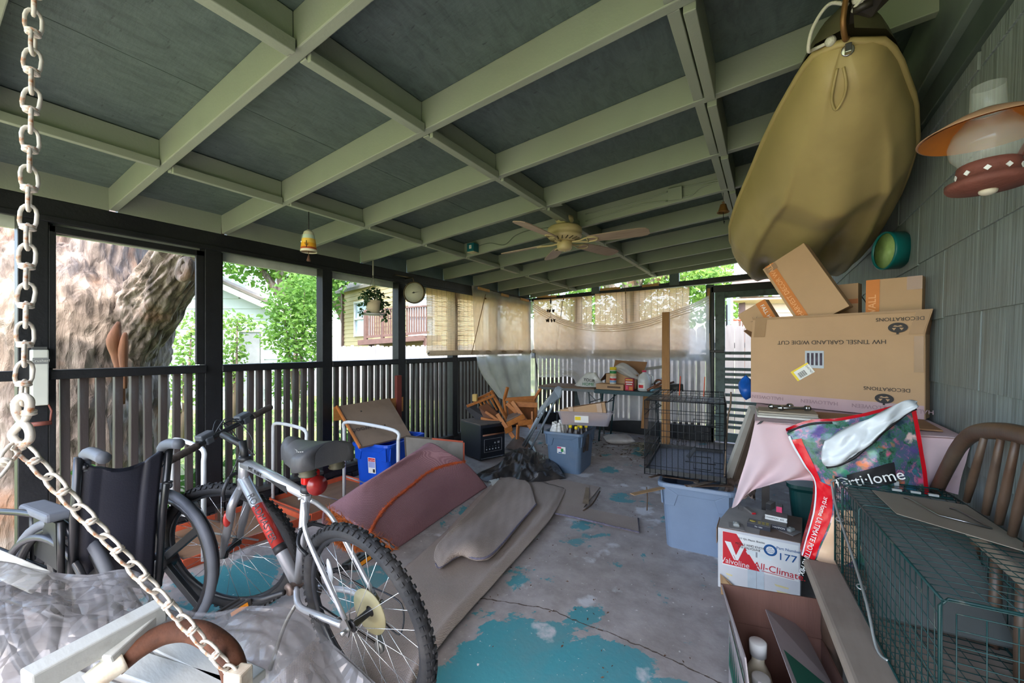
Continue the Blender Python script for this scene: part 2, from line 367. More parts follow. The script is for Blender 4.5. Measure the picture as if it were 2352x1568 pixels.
for i in range(len(PY) - 1):
    y0, y1 = PY[i][1], PY[i + 1][0]
    b = MB(); b.bx((XW - .055, y0, 1.098), (XW + (.03 if i == 1 else .012), y1, 1.154)); build('rail', b, black, wlft, bevel=.008)
    b = MB(); b.bx((XW - .12, y0, 1.95), (XW - .09, y1, 2.03)); build('header_trim', b, mat('pale_trim', (190, 198, 186), .6), wlft)
    if y0 > .3 and y0 < 1:
        b = MB(); z0, z1 = 1.16, 1.985
        b.bx((XW - .03, y0, z0), (XW - .005, y0 + .03, z1)); b.bx((XW - .03, y1 - .052, z0), (XW - .005, y1, z1)); b.bx((XW - .03, y0, 1.945), (XW - .005, y1, z1))
        b.bx((XW - .03, y0, .17), (XW - .005, y0 + .03, 1.1)); b.bx((XW - .03, y1 - .05, .17), (XW - .005, y1, 1.1))
        build('screen_frame', b, black, wlft, bevel=.004)
bb = MB(); bb.box((0, 0, .49), (.04, .04, .98)); bo = None
for i in range(0, len(PY) - 1):
    y0, y1 = PY[i][1], PY[i + 1][0]; n = round((y1 - y0) / .077)
    for j in range(1, n):
        y = y0 + (y1 - y0) * j / n; p = (XW - .06, y, .135); r = (R.uniform(-.006, .006), 0, R.uniform(-.08, .08))
        if bo is None: bo = build('baluster', bb, bal_m, wlft, bevel=.003); bo.location = p; bo.rotation_euler = r
        else: rep(bo, p, r)
brick_m = mat('painted_brick', (30, 31, 35), .6, var=.4, sc_=12, bump=.7, bsc=35, dirt=(110, 76, 66), dsc=7, dlo=.62, dhi=.7, damt=.6)
b = MB(); b.bx((XW - .1, -.6, -.2), (XW - .012, 6.05, .12)); build('kerb_core', b, mat('mortar_dark', (46, 46, 48), .9), wlft)
bk = MB(); bk.box((0, 0, 0), (.09, .19, .054)); ko = None
for row in range(2):
    for j in range(34):
        y = -.6 + .2 * j + (.1 if row else 0); p = (XW - .04 + R.uniform(-.003, .003), y, .029 + .06 * row)
        if y > 5.98: continue
        if ko is None: ko = build('brick', bk, brick_m, wlft, bevel=.004); ko.location = p
        else: rep(ko, p)
for y0, y1 in ((-.6, .4), (.515, 1.27), (1.38, 2.19), (2.29, 3.09), (3.2, 4.0), (4.11, 4.93), (5.03, 6.0)):
    b = MB(); b.bx((XW - .12, y0, .121), (XW + .025, y1, .15)); build('kerb_cap', b, mat('dusty_black_wood', (62, 60, 58), .8, var=.3, dirt=(24, 24, 26), dsc=8), wlft, bevel=.005)
# ================================================================ far wall
wb = struct('wall_back'); YB = 6.05
b = MB(); b.hexa([(-3.47, YB, 2.075), (.56, YB, 2.19), (.56, YB + .1, 2.19), (-3.47, YB + .1, 2.075), (-3.47, YB, 2.135), (.56, YB, 2.27), (.56, YB + .1, 2.27), (-3.47, YB + .1, 2.135)])
build('beam', b, black, wb, bevel=.004)
for x in (-2.30, -1.13, .1):
    b = MB(); b.bx((x - .07, YB - .005, 2.1 + .03 * (x + 3.4)), (x + .06, YB + .06, CZ(x) + .02)); build('transom_post', b, slate_paint, wb, bevel=.003)
for x in (-2.62, -1.72, -.68):
    b = MB(); b.bx((x - .05, YB + .02, 0), (x + .05, YB + .12, 2.14 if x > -1 else 2.12)); build('post', b, mat('grey_green_post', (70, 84, 84), .6, var=.2, dirt=(30, 32, 34), dsc=9), wb, bevel=.004)
b = MB(); b.bx((-3.47, YB, 1.1), (-.73, YB + .09, 1.19)); build('rail', b, black, wb, bevel=.006)
b = MB(); b.bx((-3.47, YB, 0), (-.63, YB + .12, .2)); build('base_board', b, black, wb, bevel=.006)
x = -3.40
while x < -.75:
    if min(abs(x + 2.62), abs(x + 1.72), abs(x + .68)) > .06: rep(bo, (x, YB + .06, .15), (0, 0, R.uniform(-.06, .06)), parent=wb)
    x += .078
# screen door on the right of the far wall
dr = struct('door_1'); dm = mat('door_green', (98, 116, 114), .55, var=.15, dirt=(50, 60, 60), dsc=12); yd = YB + .04
for a, c in (((-.62, 0), (-.5, 2.06)), ((.33, 0), (.43, 2.06))):
    b = MB(); b.bx((a[0], yd, a[1] + .02), (c[0], yd + .04, c[1])); build('stile', b, dm, dr, bevel=.004)
b = MB(); b.bx((-.5, yd, 1.95), (.33, yd + .04, 2.06)); build('top_rail', b, dm, dr, bevel=.004)
b = MB(); b.bx((-.5, yd, .02), (.33, yd + .04, .14)); build('bottom_rail', b, dm, dr, bevel=.004)
for z in (1.19, 1.11, .975, .905, .8, .735, .63, .53, .44, .36, .27, .2):
    b = MB(); b.bx((-.5, yd + .005, z), (.33, yd + .03, z + (.075 if z == .8 else .04))); build('slat', b, dm, dr, bevel=.003)
b = MB(); b.bx((-.16, yd + .03, .14), (-.09, yd + .05, .82)); build('muntin', b, dm, dr, bevel=.003)
b = MB(); b.bx((-.78, YB - .03, 1.215), (-.5, YB + .02, 1.25)); build('latch_bar', b, black, dr, bevel=.003)
b = MB(); b.bx((-.66, YB + .0, 2.03), (.56, YB + .05, 2.12)); b.bx((.43, YB, 0), (.56, YB + .05, 2.12)); b.bx((-.66, YB, 0), (-.635, YB + .05, 2.1)); build('door_frame', b, black, dr)

# ================================================================ outside
def leaf_mat(name, c, c2, t=.55):
    s = NT(name); oi = s.noise(1.2, 5); o = s.ramp(oi, [(.3, c2), (.7, c)]); s.col(o); s.set(Roughness=.5)
    tr = s.n.new('ShaderNodeBsdfTranslucent'); s.l.new(o, tr.inputs[0]); m = s.n.new('ShaderNodeMixShader'); m.inputs[0].default_value = t
    s.l.new(s.b.outputs[0], m.inputs[1]); s.l.new(tr.outputs[0], m.inputs[2]); s.l.new(m.outputs[0], s.out.inputs[0]); return s.m
leafA = leaf_mat('leaf_bright', (138, 176, 84), (78, 126, 50)); leafB = leaf_mat('leaf_mid', (104, 148, 66), (54, 98, 42)); leafC = leaf_mat('leaf_lime', (158, 186, 98), (96, 140, 62))
def leaves(mb, c, rad, n, size, rnd):
    c = Vector(c)
    for _ in range(n):
        while True:
            q = Vector((rnd.uniform(-1, 1), rnd.uniform(-1, 1), rnd.uniform(-1, 1)))
            if q.length < 1: break
        q = q * (.45 + .55 * rnd.random() ** .5); p = c + Vector((q.x * rad[0], q.y * rad[1], q.z * rad[2]))
        d = Vector((rnd.gauss(0, 1), rnd.gauss(0, 1), rnd.gauss(-.3, .7))).normalized(); w = d.cross(Vector((rnd.gauss(0, 1), rnd.gauss(0, 1), rnd.gauss(0, 1)))).normalized()
        s = size * rnd.uniform(.6, 1.3); k = w.cross(d) * s * .12
        mb.add([p, p + d * s * .5 + w * s * .28 + k, p + d * s, p + d * s * .5 - w * s * .28 + k], [(0, 1, 2), (0, 2, 3)])
def ground_mat():
    s = NT('lawn'); a = s.noise(.9, 6, None, .6); b = s.noise(30, 4)
    o = s.ramp(b, [(.3, (74, 92, 50)), (.7, (124, 138, 84))]); o = s.mix(s.step(a, .5, .7), o, (150, 142, 110)); s.col(o); s.set(Roughness=.9); s.bump(b, .6, .03); return s.m
g = MB(); g.bx((-60, -40, -.6), (40, 70, -.25)); build('ground', g, ground_mat(), kind='structure')
gb = MB(); rg = random.Random(3)
for _ in range(9000):
    p = Vector((rg.uniform(-11, -3.7), rg.uniform(-.5, 8), -.25)); h = rg.uniform(.05, .13); d = Vector((rg.gauss(0, .04), rg.gauss(0, .04), h)); w = Vector((rg.gauss(0, 1), rg.gauss(0, 1), 0)).normalized() * .006
    gb.add([p - w, p + w, p + d], [(0, 1, 2)])
tag(build('grass', gb, leafA, kind='stuff'), 'long green lawn grass growing outside the black railing', 'grass')
wd2 = MB(); rg = random.Random(5)
for _ in range(40):
    y = rg.choice((.9, 1.2, 1.5, 2.6, 2.9, 3.0)) + rg.uniform(-.2, .2); leaves(wd2, (-3.8 + rg.uniform(-.15, .05), y, rg.uniform(-.05, .32)), (.12, .12, .18), 14, .12, rg)
tag(build('weeds', wd2, leafB, kind='stuff'), 'broad green weeds growing up against the outside of the railing', 'weeds')
# ---- big forked tree
def bark_mat():
    s = NT('bark'); v = s.mapv((1, 1, .28)); n = s.noise(9, 7, v, .65, .6); vo = s.voro(16, v); n3 = s.noise(2.2, 4)
    o = s.ramp(n, [(.3, (52, 45, 40)), (.48, (112, 100, 92)), (.66, (152, 140, 132))]); o = s.mix(s.step(n3, .55, .7), o, (132, 98, 76)); s.col(o); s.set(Roughness=.9)
    s.bump(s.mix(.5, n, vo), 1.0, .06); return s.m
bark = bark_mat()
def limb(pts, rad, seed, nu=150, m=22):
    P = path(pts, m); n = len(P); rr = []
    for i in range(n):
        t = i / (n - 1) * (len(rad) - 1); k = min(int(t), len(rad) - 2); rr.append(rad[k] + (rad[k + 1] - rad[k]) * (t - k))
    mb = MB(); mb.tube(P, rr, nu)
    out = []
    S_ = [0]
    for i in range(1, n): S_.append(S_[-1] + (P[i] - P[i - 1]).length)
    for i, v in enumerate(mb.v):
        c = P[i // nu]; r = rr[i // nu]; a = 2 * PI * (i % nu) / nu; h = c.z * 1.1 + math.sin(a * 3 + seed) * .15
        f = r * 13; t_ = S_[i // nu] + .12 * mnoise.noise(Vector((math.cos(a) * 2, math.sin(a) * 2, S_[i // nu] * 2))); q3 = Vector((math.cos(a) * f + seed * 9, math.sin(a) * f, t_ * 2.6))
        rg_ = mnoise.ridged_multi_fractal(q3, .9, 2.2, 3, 1.0, 2.0); hh = .038 * (1.15 - abs(rg_)) + .04 * math.sin(a * 4 + h * 2 + seed) * r + .012 * mnoise.noise(Vector((math.cos(a) * f * 3, math.sin(a) * f * 3, t_ * 9)))
        out.append(tuple(Vector(v) + (Vector(v) - c).normalized() * hh))
    mb.v = out; return mb
tr = thing('tree', 'huge forked tree trunk with deeply furrowed bark close outside the railing', 'tree', (-5.45, 0.911, -0.126))
build('trunk', limb([(-5.517, 0.867, -0.846), (-5.45, 0.911, 0.474), (-5.423, 0.928, 1.074), (-5.428, 0.948, 1.555), (-5.523, 0.923, 2.085)], [.80, .70, .66, .70, .5], 0), bark, tr)
build('branch', limb([(-5.404, 0.999, 1.436), (-5.335, 1.043, 1.922), (-5.382, 1.072, 2.424), (-5.602, 1.05, 3.255), (-6.151, 0.937, 4.597)], [.5, .40, .35, .33, .3], 2), bark, tr)
build('branch', limb([(-5.182, 1.176, 0.784), (-5.038, 1.233, 1.274), (-4.73, 1.322, 1.682), (-4.397, 1.404, 1.973), (-4.103, 1.533, 2.447), (-3.925, 1.765, 3.22)], [.20, .225, .215, .185, .16, .13], 4), bark, tr)
build('branch', limb([(-5.701, 0.869, 1.274), (-5.978, 0.692, 1.849), (-6.324, 0.471, 2.342), (-7.13, 0.075, 3.044)], [.45, .44, .38, .3], 6), bark, tr)
b = MB(); q = Vector((-4, 1.326, 1.918)); b.torus(q, .055, .03, frame((.3, -.9, .2)) @ Matrix.Rotation(PI / 2, 3, 'Y'), 20, 8, 1.5, .9); b.ball(q + Vector((-.03, .06, 0)), .085)
build('branch_stub', b, bark, tr)
b = MB(); q = Vector((-4.03, 0.915, 1.275)); q = q + Vector((-.085, .02, 0)); b.tube(path([q + Vector((-.02, .03, .20)), q + Vector((.0, .0, .06)), q + Vector((.0, .015, -.05)), q + Vector((.02, .03, -.2)), q + Vector((.0, .05, -.42))], 4), [.012, .02, .03, .04, .046, .045, .043, .04, .036, .034, .03, .03, .028, .024, .02, .016, .012], 8, flat=.8); b.tube(path([q + Vector((.05, .05, .12)), q + Vector((.045, .04, -.05)), q + Vector((.05, .05, -.3))], 4), [.01, .02, .026, .03, .03, .026, .022, .016, .01], 7)
build('bare_wood', b, mat('bare_wood', (120, 78, 52), .8, var=.4, sc_=20, bump=.6, stretch=(1, 1, .15)), tr, label='strip of bare orange wood where the bark is gone')
cr = MB(); rg = random.Random(21)  # foliage plus unseen leaf clusters added overhead to dapple sun on the trunk
for c, r, n in (((-9.63, 0.97, 3.216), .7, 260), ((-10.617, 2.713, 3.213), .9, 300), ((-10.878, 3.733, 3.795), 1.0, 250), (Vector((-3.3, .3, 6.2)), 1.7, 620), (Vector((-4.6, 2.6, 6.6)), 1.8, 500), (Vector((-6.2, 4.2, 6.4)), 2.0, 560), ((-7.136, 1.376, 5.055), 2.2, 900), ((-7.774, 4.528, 10.779), 2.6, 1200), ((-9.414, -0.078, 4.515), 2.4, 900), ((-6.924, 2.698, 10.35), 2.6, 1200), ((-7.896, 6.823, 17.477), 3.2, 1500), ((-4.252, 9.15, 18.558), 3, 900)):
    leaves(cr, c, (r, r, r * .7), n, .2, rg)
build('crown', cr, leafB, tr, kind='stuff')
# ---- pale green garage, gable towards the porch
gr_m = mat('garage_paint', (150, 162, 160), .6, var=.05, sc_=3); gt_m = mat('white_trim', (186, 188, 186), .6, var=.04)
ga = thing('garage', 'pale green garage with lap siding and a low gable behind the big tree', 'building', (-11.722, 4.38, -0.898))
UX = Vector((.8429, .5381, 0)); UN = Vector((.5381, -.8429, 0))     # along and out of walls that face the porch
gp = lambda px, py, d=10.0: Vector((0, 0, 0)) + UX * ((px - 1176) * d / 925.17) - UN * d + Vector((0, 0, 1.28 - (py - 798.5) * d / 925.17))
z = -.25; k = 0
while z < 3.35:
    zt = z + .255; u0 = gp(250, 800); uL = 240; pr = 438 + (1.28 + (798.5 - 622) * 10 / 925.17 - zt) / .0108 * .0 ; 
    # right end of this board under the sloping roof edge
    pyz = 798.5 - (zt - 1.28) * 92.517; xr = 668 if pyz > 705 else 435 + (pyz - 612) / .436
    if xr <= uL + 20: break
    a, c = gp(uL, 800), gp(xr, 800); b = MB(); q = [Vector((a.x, a.y, z)), Vector((c.x, c.y, z)), Vector((c.x, c.y, zt)), Vector((a.x, a.y, zt))]
    b.hexa([q[0] + UN * .03, q[1] + UN * .03, q[1], q[0], q[3] + UN * .008, q[2] + UN * .008, q[2], q[3]]); build('siding_board', b, gr_m, ga); z += .25
b = MB(); b.prism([gp(240, 1000), gp(668, 1000), gp(668, 700), gp(430, 600), gp(240, 540)], -UN * .1 - UN * 0 + UN * 0); 
for i in range(len(b.v)): b.v[i] = tuple(Vector(b.v[i]) - UN * .02)
build('wall', b, gr_m, ga)
b = MB(); b.bar(gp(240, 520) + UN * .1, gp(690, 722) + UN * .1, .5, .06); build('roof', b, mat('roof_edge', (92, 88, 84), .8), ga)
b = MB(); b.bar(gp(240, 532) + UN * .34, gp(686, 731) + UN * .34, .03, .12); build('barge_board', b, gt_m, ga)
b = MB(); b.bx((0, 0, 0), (.001, .001, .001)); b = MB(); a = gp(560, 1000); c = gp(603, 765); cm = (a + c) / 2
b.prism([gp(556, 1010) + UN * .03, gp(600, 1010) + UN * .03, gp(600, 766) + UN * .03, gp(556, 766) + UN * .03], UN * .03); build('door', b, mat('garage_door_paint', (110, 114, 116), .6), ga)
b = MB()
for p, q in (((606, 1010), (606, 757)), ((552, 760), (608, 760)), ((551, 1010), (551, 757))): b.bar(gp(*p) + UN * .05, gp(*q) + UN * .05, .05, .07, UN)
build('door_frame', b, gt_m, ga)
b = MB(); b.prism([gp(330, 845) + UN * .03, gp(372, 845) + UN * .03, gp(372, 758) + UN * .03, gp(330, 758) + UN * .03], UN * .02); build('window', b, gt_m, ga)
# ---- saplings in front of the garage
def shrub(label, blobs, n, size, m, seed, stems=(), group=None):
    rnd = random.Random(seed); base = blobs[0][0]; t = thing('sapling', label, 'shrub', (base[0], base[1], -.25), group=group); f = MB()
    for c, r in blobs: leaves(f, c, r, int(n * r[0] * r[2] * 4), size, rnd)
    build('foliage', f, m, t, kind='stuff'); s = MB()
    for c, r in blobs[:3]: s.tube([(base[0], base[1], -.25), lerp((base[0], base[1], -.25), c, .55) + Vector((.04, 0, 0)), c], [.03, .02, .008], 6)
    build('stem', s, mat('stem_brown', (96, 84, 70), .8), t)
shrub('sparse leafy sapling seen between the tree and the second black post', [((-7.975, 2.62, 1.129), (.35, .35, .5)), ((-7.856, 2.696, 1.621), (.3, .3, .35)), ((-8.063, 2.564, 0.707), (.3, .3, .4)), ((-8.067, 2.68, 0.52), (.3, .3, .3))], 300, .09, leafC, 1)
shrub('leafy sapling in front of the garage door', [((-7.855, 3.29, 1.269), (.28, .3, .55)), ((-7.791, 3.331, 1.723), (.22, .3, .3)), ((-7.887, 3.27, 0.815), (.25, .3, .4)), ((-7.817, 3.552, 1.735), (.25, .25, .12))], 420, .09, leafC, 2)
shrub('tall bright green bush at the right corner of the garage', [((-7.92, 4.435, 1.786), (.6, .6, .75)), ((-8.139, 4.295, 2.132), (.4, .5, .5)), ((-7.774, 4.528, 2.478), (.4, .5, .5)), ((-7.847, 4.481, 1.181), (.55, .5, .5)), ((-8.248, 4.225, 1.526), (.28, .4, .4)), ((-8.57, 4.613, 0.531), (.5, .4, .5)), ((-7.614, 4.63, 1.959), (.3, .5, .8))], 520, .10, leafA, 3)
# ---- trees behind
def tree(label, base, top, r0, blobs, n, size, m, seed, group='trees beyond the yard'):
    rnd = random.Random(seed); t = thing('tree', label, 'tree', (base[0], base[1], -.25), group=group); f = MB()
    for c, r in blobs: leaves(f, c, (r, r, r * .8), int(n * r * r), size, rnd)
    build('crown', f, m, t, kind='stuff')
    tb = MB(); mid = lerp(base, top, .5) + Vector((.15, .1, 0)); tb.tube(path([(base[0], base[1], -.4), mid, top], 5), [r0 * (1 - .06 * i) for i in range(11)], 10); build('trunk', tb, bark, t)
    for c, r in blobs[:3]:
        q = MB(); q.tube([lerp(mid, top, .4), lerp(top, c, .6), c], [r0 * .45, r0 * .3, r0 * .1], 7); build('branch', q, bark, t)
tree('tree with a dark leaning trunk rising above the garage roof', (-14.115, 7.598, -0.256), (-14.37, 7.435, 4.284), .32, [((-15.391, 6.784, 4.132), 1.5), ((-14.091, 8.207, 4.078), 1.6), ((-14.37, 7.435, 4.889), 1.7), ((-14.647, 6.072, 4.912), 1.5), ((-13.757, 9.013, 4.498), 1.4), ((-14.625, 7.272, 6.1), 2.4), ((-13.757, 9.013, 6.444), 2.4), ((-14.78, 8.953, 3.098), 1.2)], 330, .22, leafA, 31)
tree('dark trunk leaning beside the left corner of the yellow house', (-16.733, 11.859, 0.633), (-17.166, 11.583, 3.508), .3, [((-17.351, 12.058, 4.621), 1.6), ((-17.771, 11.196, 4.124), 1.5), ((-17.252, 11.528, 6.178), 2.6), ((-19.436, 11.32, 2.977), 1.5)], 240, .28, leafB, 32)
tree('tall tree whose bright leaves fill the gaps above the far beam', (-4.464, 14.946, -0.366), (-4.464, 14.946, 4.174), .5, [((-5.967, 13.987, 3.85), 1.5), ((-3.644, 15.47, 4.174), 1.5), ((-2.381, 15.09, 3.678), 1.3), ((-1.616, 15.578, 3.981), 1.4), ((-4.464, 14.946, 5.147), 2.2), ((-2.278, 16.342, 2.877), 1.4), ((-0.978, 15.986, 2.922), 1.2), ((-6.074, 15.105, 2.638), 1.5), ((-4.325, 16.222, 2.638), 1.5)], 330, .22, leafC, 33)
tree('tree in thick leaf at the back of the yard left of the garage', (-23.56, 6.314, -0.695), (-23.56, 6.314, 5.142), .3, [((-24.052, 6, 5.142), 1.6), ((-22.74, 6.838, 5.92), 2), ((-24.871, 5.477, 6.698), 2), ((-21.428, 7.675, 7.088), 2.4), ((-27.987, 3.487, 6.698), 2.2)], 240, .28, leafA, 34)
tree('tall tree behind the yellow house', (-16.739, 20.16, 1.238), (-16.265, 20.463, 6.858), .4, [((-20.529, 17.74, 6.858), 2.4), ((-17.923, 19.404, 6.577), 2.6), ((-15.318, 21.068, 6.296), 2.8), ((-12.907, 21.421, 4.482), 2.4), ((-15.792, 20.765, 9.107), 3.2)], 120, .36, leafB, 35)
# ---- yellow house with balcony
yh = mat('yellow_siding', (178, 162, 122), .7, var=.05, sc_=3); br = mat('brown_trim', (92, 70, 64), .7, var=.15); wt = gt_m
ho = thing('house', 'yellow two storey house with brown balcony beyond the white fence', 'building', (-11.844, 10.235, -1.987))
A, B_, C_ = Vector((-15.126, 10.512, 1.252)), Vector((-10.434, 9.237, 1.258)), Vector((-8.256, 11.102, 1.258))
for P, Q in ((A, B_), (B_, C_)):
    d = (Q - P).normalized(); nrm = Vector((d.y, -d.x, 0)); z = -.25
    if nrm.dot(Vector((0, -1, 0))) < 0: nrm = -nrm
    while z < 3.55:
        b = MB(); p, q = Vector((P.x, P.y, z)), Vector((Q.x, Q.y, z)); u = Vector((0, 0, .165))
        b.hexa([p + nrm * .03, q + nrm * .03, q - nrm * .05, p - nrm * .05, p + u + nrm * .008, q + u + nrm * .008, q + u - nrm * .05, p + u - nrm * .05]); build('siding_board', b, yh, ho); z += .163
d1 = (B_ - A).normalized(); n1 = Vector((d1.y, -d1.x, 0))
for P in (A, B_):
    b = MB(); b.box((P.x, P.y, 1.6) + n1 * 0 if False else Vector((P.x, P.y, 1.6)) + n1 * .03, (.14, .14, 3.9), math.atan2(d1.y, d1.x)); build('corner_board', b, br, ho)
def hwin(pxa, pxb, pya, pyb, P, Q, name='window'):
    """window set in the wall P-Q, given where its edges fall along the wall (fractions) and its heights"""
    d = (Q - P).normalized(); n = Vector((d.y, -d.x, 0)); L = (Q - P).length; a, c = P + d * L * pxa, P + d * L * pxb
    f = MB()
    for (s, e, w) in ((0, 1, .12),):
        za, zb = pya, pyb
        for u, v in (((a.x, a.y, za), (c.x, c.y, za)), ((a.x, a.y, zb), (c.x, c.y, zb)), ((a.x, a.y, za - .05), (a.x, a.y, zb + .05)), ((c.x, c.y, za - .05), (c.x, c.y, zb + .05)), ((a.x, a.y, (za + zb) / 2), (c.x, c.y, (za + zb) / 2))):
            f.bar(Vector(u) + n * .06, Vector(v) + n * .06, .06, .09, n)
    w = build(name, f, wt, ho); g = MB(); g.prism([Vector((a.x, a.y, pya)) + n * .02, Vector((c.x, c.y, pya)) + n * .02, Vector((c.x, c.y, pyb)) + n * .02, Vector((a.x, a.y, pyb)) + n * .02], n * .02)
    build('pane', g, mat('far_pane', (150, 172, 190), .1, var=.2), w)
hwin(.28, .62, 1.75, 3.05, A, B_); hwin(.14, .42, 1.7, 3.0, B_, C_)
rb = MB(); e0, e1, e2 = Vector((-15.649, 10.415, 3.557)), Vector((-10.028, 9.021, 3.507)), Vector((-7.83, 11.017, 3.593)); up = Vector((-.5, 2.6, 1.5))
rb.prism([e0, e1, e1 + up, e0 + up * 1.0], (0, 0, .12)); rb.prism([e1, e2, e2 + up, e1 + up], (0, 0, .12))
build('roof', rb, mat('roof_shingle', (112, 110, 106), .9, var=.35, sc_=30, bump=.6, dirt=(90, 90, 90), dsc=2, stretch=(1, 3, 1)), ho)
def hpt(px, py, d): return gp(px, py, d)
bal = MB(); r0, r1 = hpt(840, 713, 13.2), hpt(985, 702, 12.4); f0, f1 = hpt(840, 787, 13.2), hpt(985, 776, 12.4)
bal.bar(r0, r1, .09, .05); bal.bar(lerp(r0, f0, .82), lerp(r1, f1, .82), .05, .08); bal.bar(r0, f0, .1, .1); bal.bar(lerp(r0, r1, .28), lerp(f0, f1, .28), .09, .09); build('balcony_rail', bal, br, ho)
bq = MB(); bq.bar(f0 - UN * .4, f1 - UN * .4, 1.2, .16); build('balcony_floor', bq, br, ho)
bl0 = None
for i in range(26):
    t = (i + 1) / 27; b = MB(); b.bar(lerp(r0, r1, t), lerp(lerp(r0, f0, .85), lerp(r1, f1, .85), t), .04, .04); build('baluster', b, br, ho)
b = MB()
for t in (.1, .95): b.bar(lerp(f0, f1, t), lerp(f0, f1, t) - Vector((0, 0, 2.2)), .12, .12)
build('balcony_post', b, br, ho)
# ---- weathered picket fence
pk = mat('weathered_picket', (150, 150, 156), .85, var=.2, sc_=6, bump=.4, bsc=40, stretch=(1, 1, .15), dirt=(98, 96, 100), dsc=6)
def picket_fence(label, a, b_, h0, h1, w, seed):
    a, b_ = Vector(a), Vector(b_); t = thing('picket_fence', label, 'fence', (a.x, a.y, -.25)); d = (b_ - a); n = int(d.length / w); d.normalize(); nn = Vector((d.y, -d.x, 0)); rnd = random.Random(seed)
    for i in range(n):
        p = a + d * (w * i); h = h0 + (h1 - h0) * i / n + rnd.uniform(-.03, .03); m = MB(); e = w * .47; q = lambda s, z: p + d * s + Vector((0, 0, z - p.z))
        m.prism([q(-e, -.25), q(e, -.25), q(e, h - .05), q(e * .5, h), q(-e * .5, h), q(-e, h - .05)], nn * .018); build('picket', m, pk, t)
    r = MB()
    for z in (.1, h0 - .3): r.bar(Vector((a.x, a.y, z)) - nn * .04, Vector((b_.x, b_.y, z)) - nn * .04, .05, .09)
    build('rail', r, pk, t)
picket_fence('pale weathered picket fence in front of the yellow house', (-12.752, 7.282, 1.259), (-5.428, 9.585, 1.262), 1.34, 1.36, .15, 8)
picket_fence('grey dog eared fence seen through the slatted screen door', (-3.6, 7.6, 0), (1.6, 7.6, 0), 1.62, 1.66, .145, 9)
# ---- neighbour's house past the screen door, basketball hoop
nb = thing('house', 'peach bungalow with brown eaves beyond the screen door', 'building', (-0.243, 11.709, -0.898)); pw = mat('peach_siding', (186, 164, 146), .7, var=.05)
a, c = gp(1700, 800, 10), gp(1990, 800, 10)
z = -.25
while z < 2.5:
    b = MB(); b.bx((0, 0, 0), (1, 1, 1)); b = MB(); p, q, u = Vector((a.x, a.y, z)), Vector((c.x, c.y, z)), Vector((0, 0, .21)); b.hexa([p + UN * .03, q + UN * .03, q - UN * .05, p - UN * .05, p + u + UN * .008, q + u + UN * .008, q + u - UN * .05, p + u - UN * .05]); build('siding_board', b, pw, nb); z += .2
b = MB(); b.bar(gp(1704, 1000, 9.95), gp(1704, 695, 9.95), .14, .14); build('corner_board', b, br, nb)
b = MB(); b.prism([gp(1672, 676, 9.6), gp(1990, 664, 9.6), gp(1990, 640, 12), gp(1690, 640, 12)], (0, 0, .1)); build('roof', b, br, nb)
b = MB(); b.prism([gp(1675, 690, 9.65), gp(1990, 680, 9.65), gp(1990, 696, 9.95), gp(1700, 697, 9.95)], (0, 0, .04)); build('soffit', b, pw, nb)
b = MB(); b.bx((0, 0, 0), (1, 1, 1)); b = MB(); b.prism([gp(1690, 664, 11.6), gp(1990, 655, 11.6), gp(1990, 560, 11.6), gp(1690, 590, 11.6)], -UN * .1); build('upper_wall', b, mat('striped_wall', (206, 214, 214), .7), nb)
hp = thing('basketball_hoop', 'basketball hoop with white backboard above the fence', 'hoop', (-0.624, 8.975, -0.441))
b = MB(); b.box(gp(1676, 712, 8.3), (.04, .62, .62), .2); build('backboard', b, wt, hp)
b = MB(); b.torus(gp(1694, 735, 8.2), .15, .012); build('rim', b, mat('hoop_red', (206, 74, 52), .5), hp)
b = MB(); b.bar(gp(1672, 1000, 8.5), gp(1672, 700, 8.5), .08, .08); build('pole', b, black, hp)
nt = MB()
for k in range(12):
    t = 2 * PI * k / 12; q = gp(1694, 735, 8.2); nt.tube([q + Vector((.15 * math.cos(t), .15 * math.sin(t), 0)), q + Vector((.09 * math.cos(t + .3), .09 * math.sin(t + .3), -.3))], .006, 4)
build('net', nt, wt, hp)

# ================================================================ shared materials for things
M_ = mat
blk_plastic = M_('black_plastic', (30, 31, 34), .45, var=.25, bump=.1); blk_rub = M_('black_rubber', (34, 34, 36), .75, var=.3, bump=.3, bsc=80, dirt=(104, 98, 92), dsc=6, dlo=.5, dhi=.8, damt=.35)
steel = M_('bare_steel', (170, 170, 168), .3, 1, var=.12); alu = M_('silver_paint', (186, 188, 192), .28, .6, var=.08, dirt=(130, 128, 124), dsc=4, dlo=.5, dhi=.8, damt=.3)
ink = M_('print_black', (24, 22, 24), .6); white_p = M_('print_white', (232, 230, 224), .6, var=.05); red_p = M_('print_red', (204, 34, 44), .5, var=.06); blue_p = M_('print_blue', (24, 84, 140), .5, var=.06)
yel_p = M_('print_yellow', (238, 208, 40), .5, var=.06); green_p = M_('print_green', (36, 132, 66), .5, var=.06); orange_p = M_('print_orange', (206, 118, 48), .6, var=.08)
grey_p = M_('print_grey', (150, 150, 152), .6, var=.1); silver_p = M_('sticker_grey', (176, 182, 190), .5, var=.1); pink_p = M_('print_pink', (226, 66, 110), .5, var=.1)
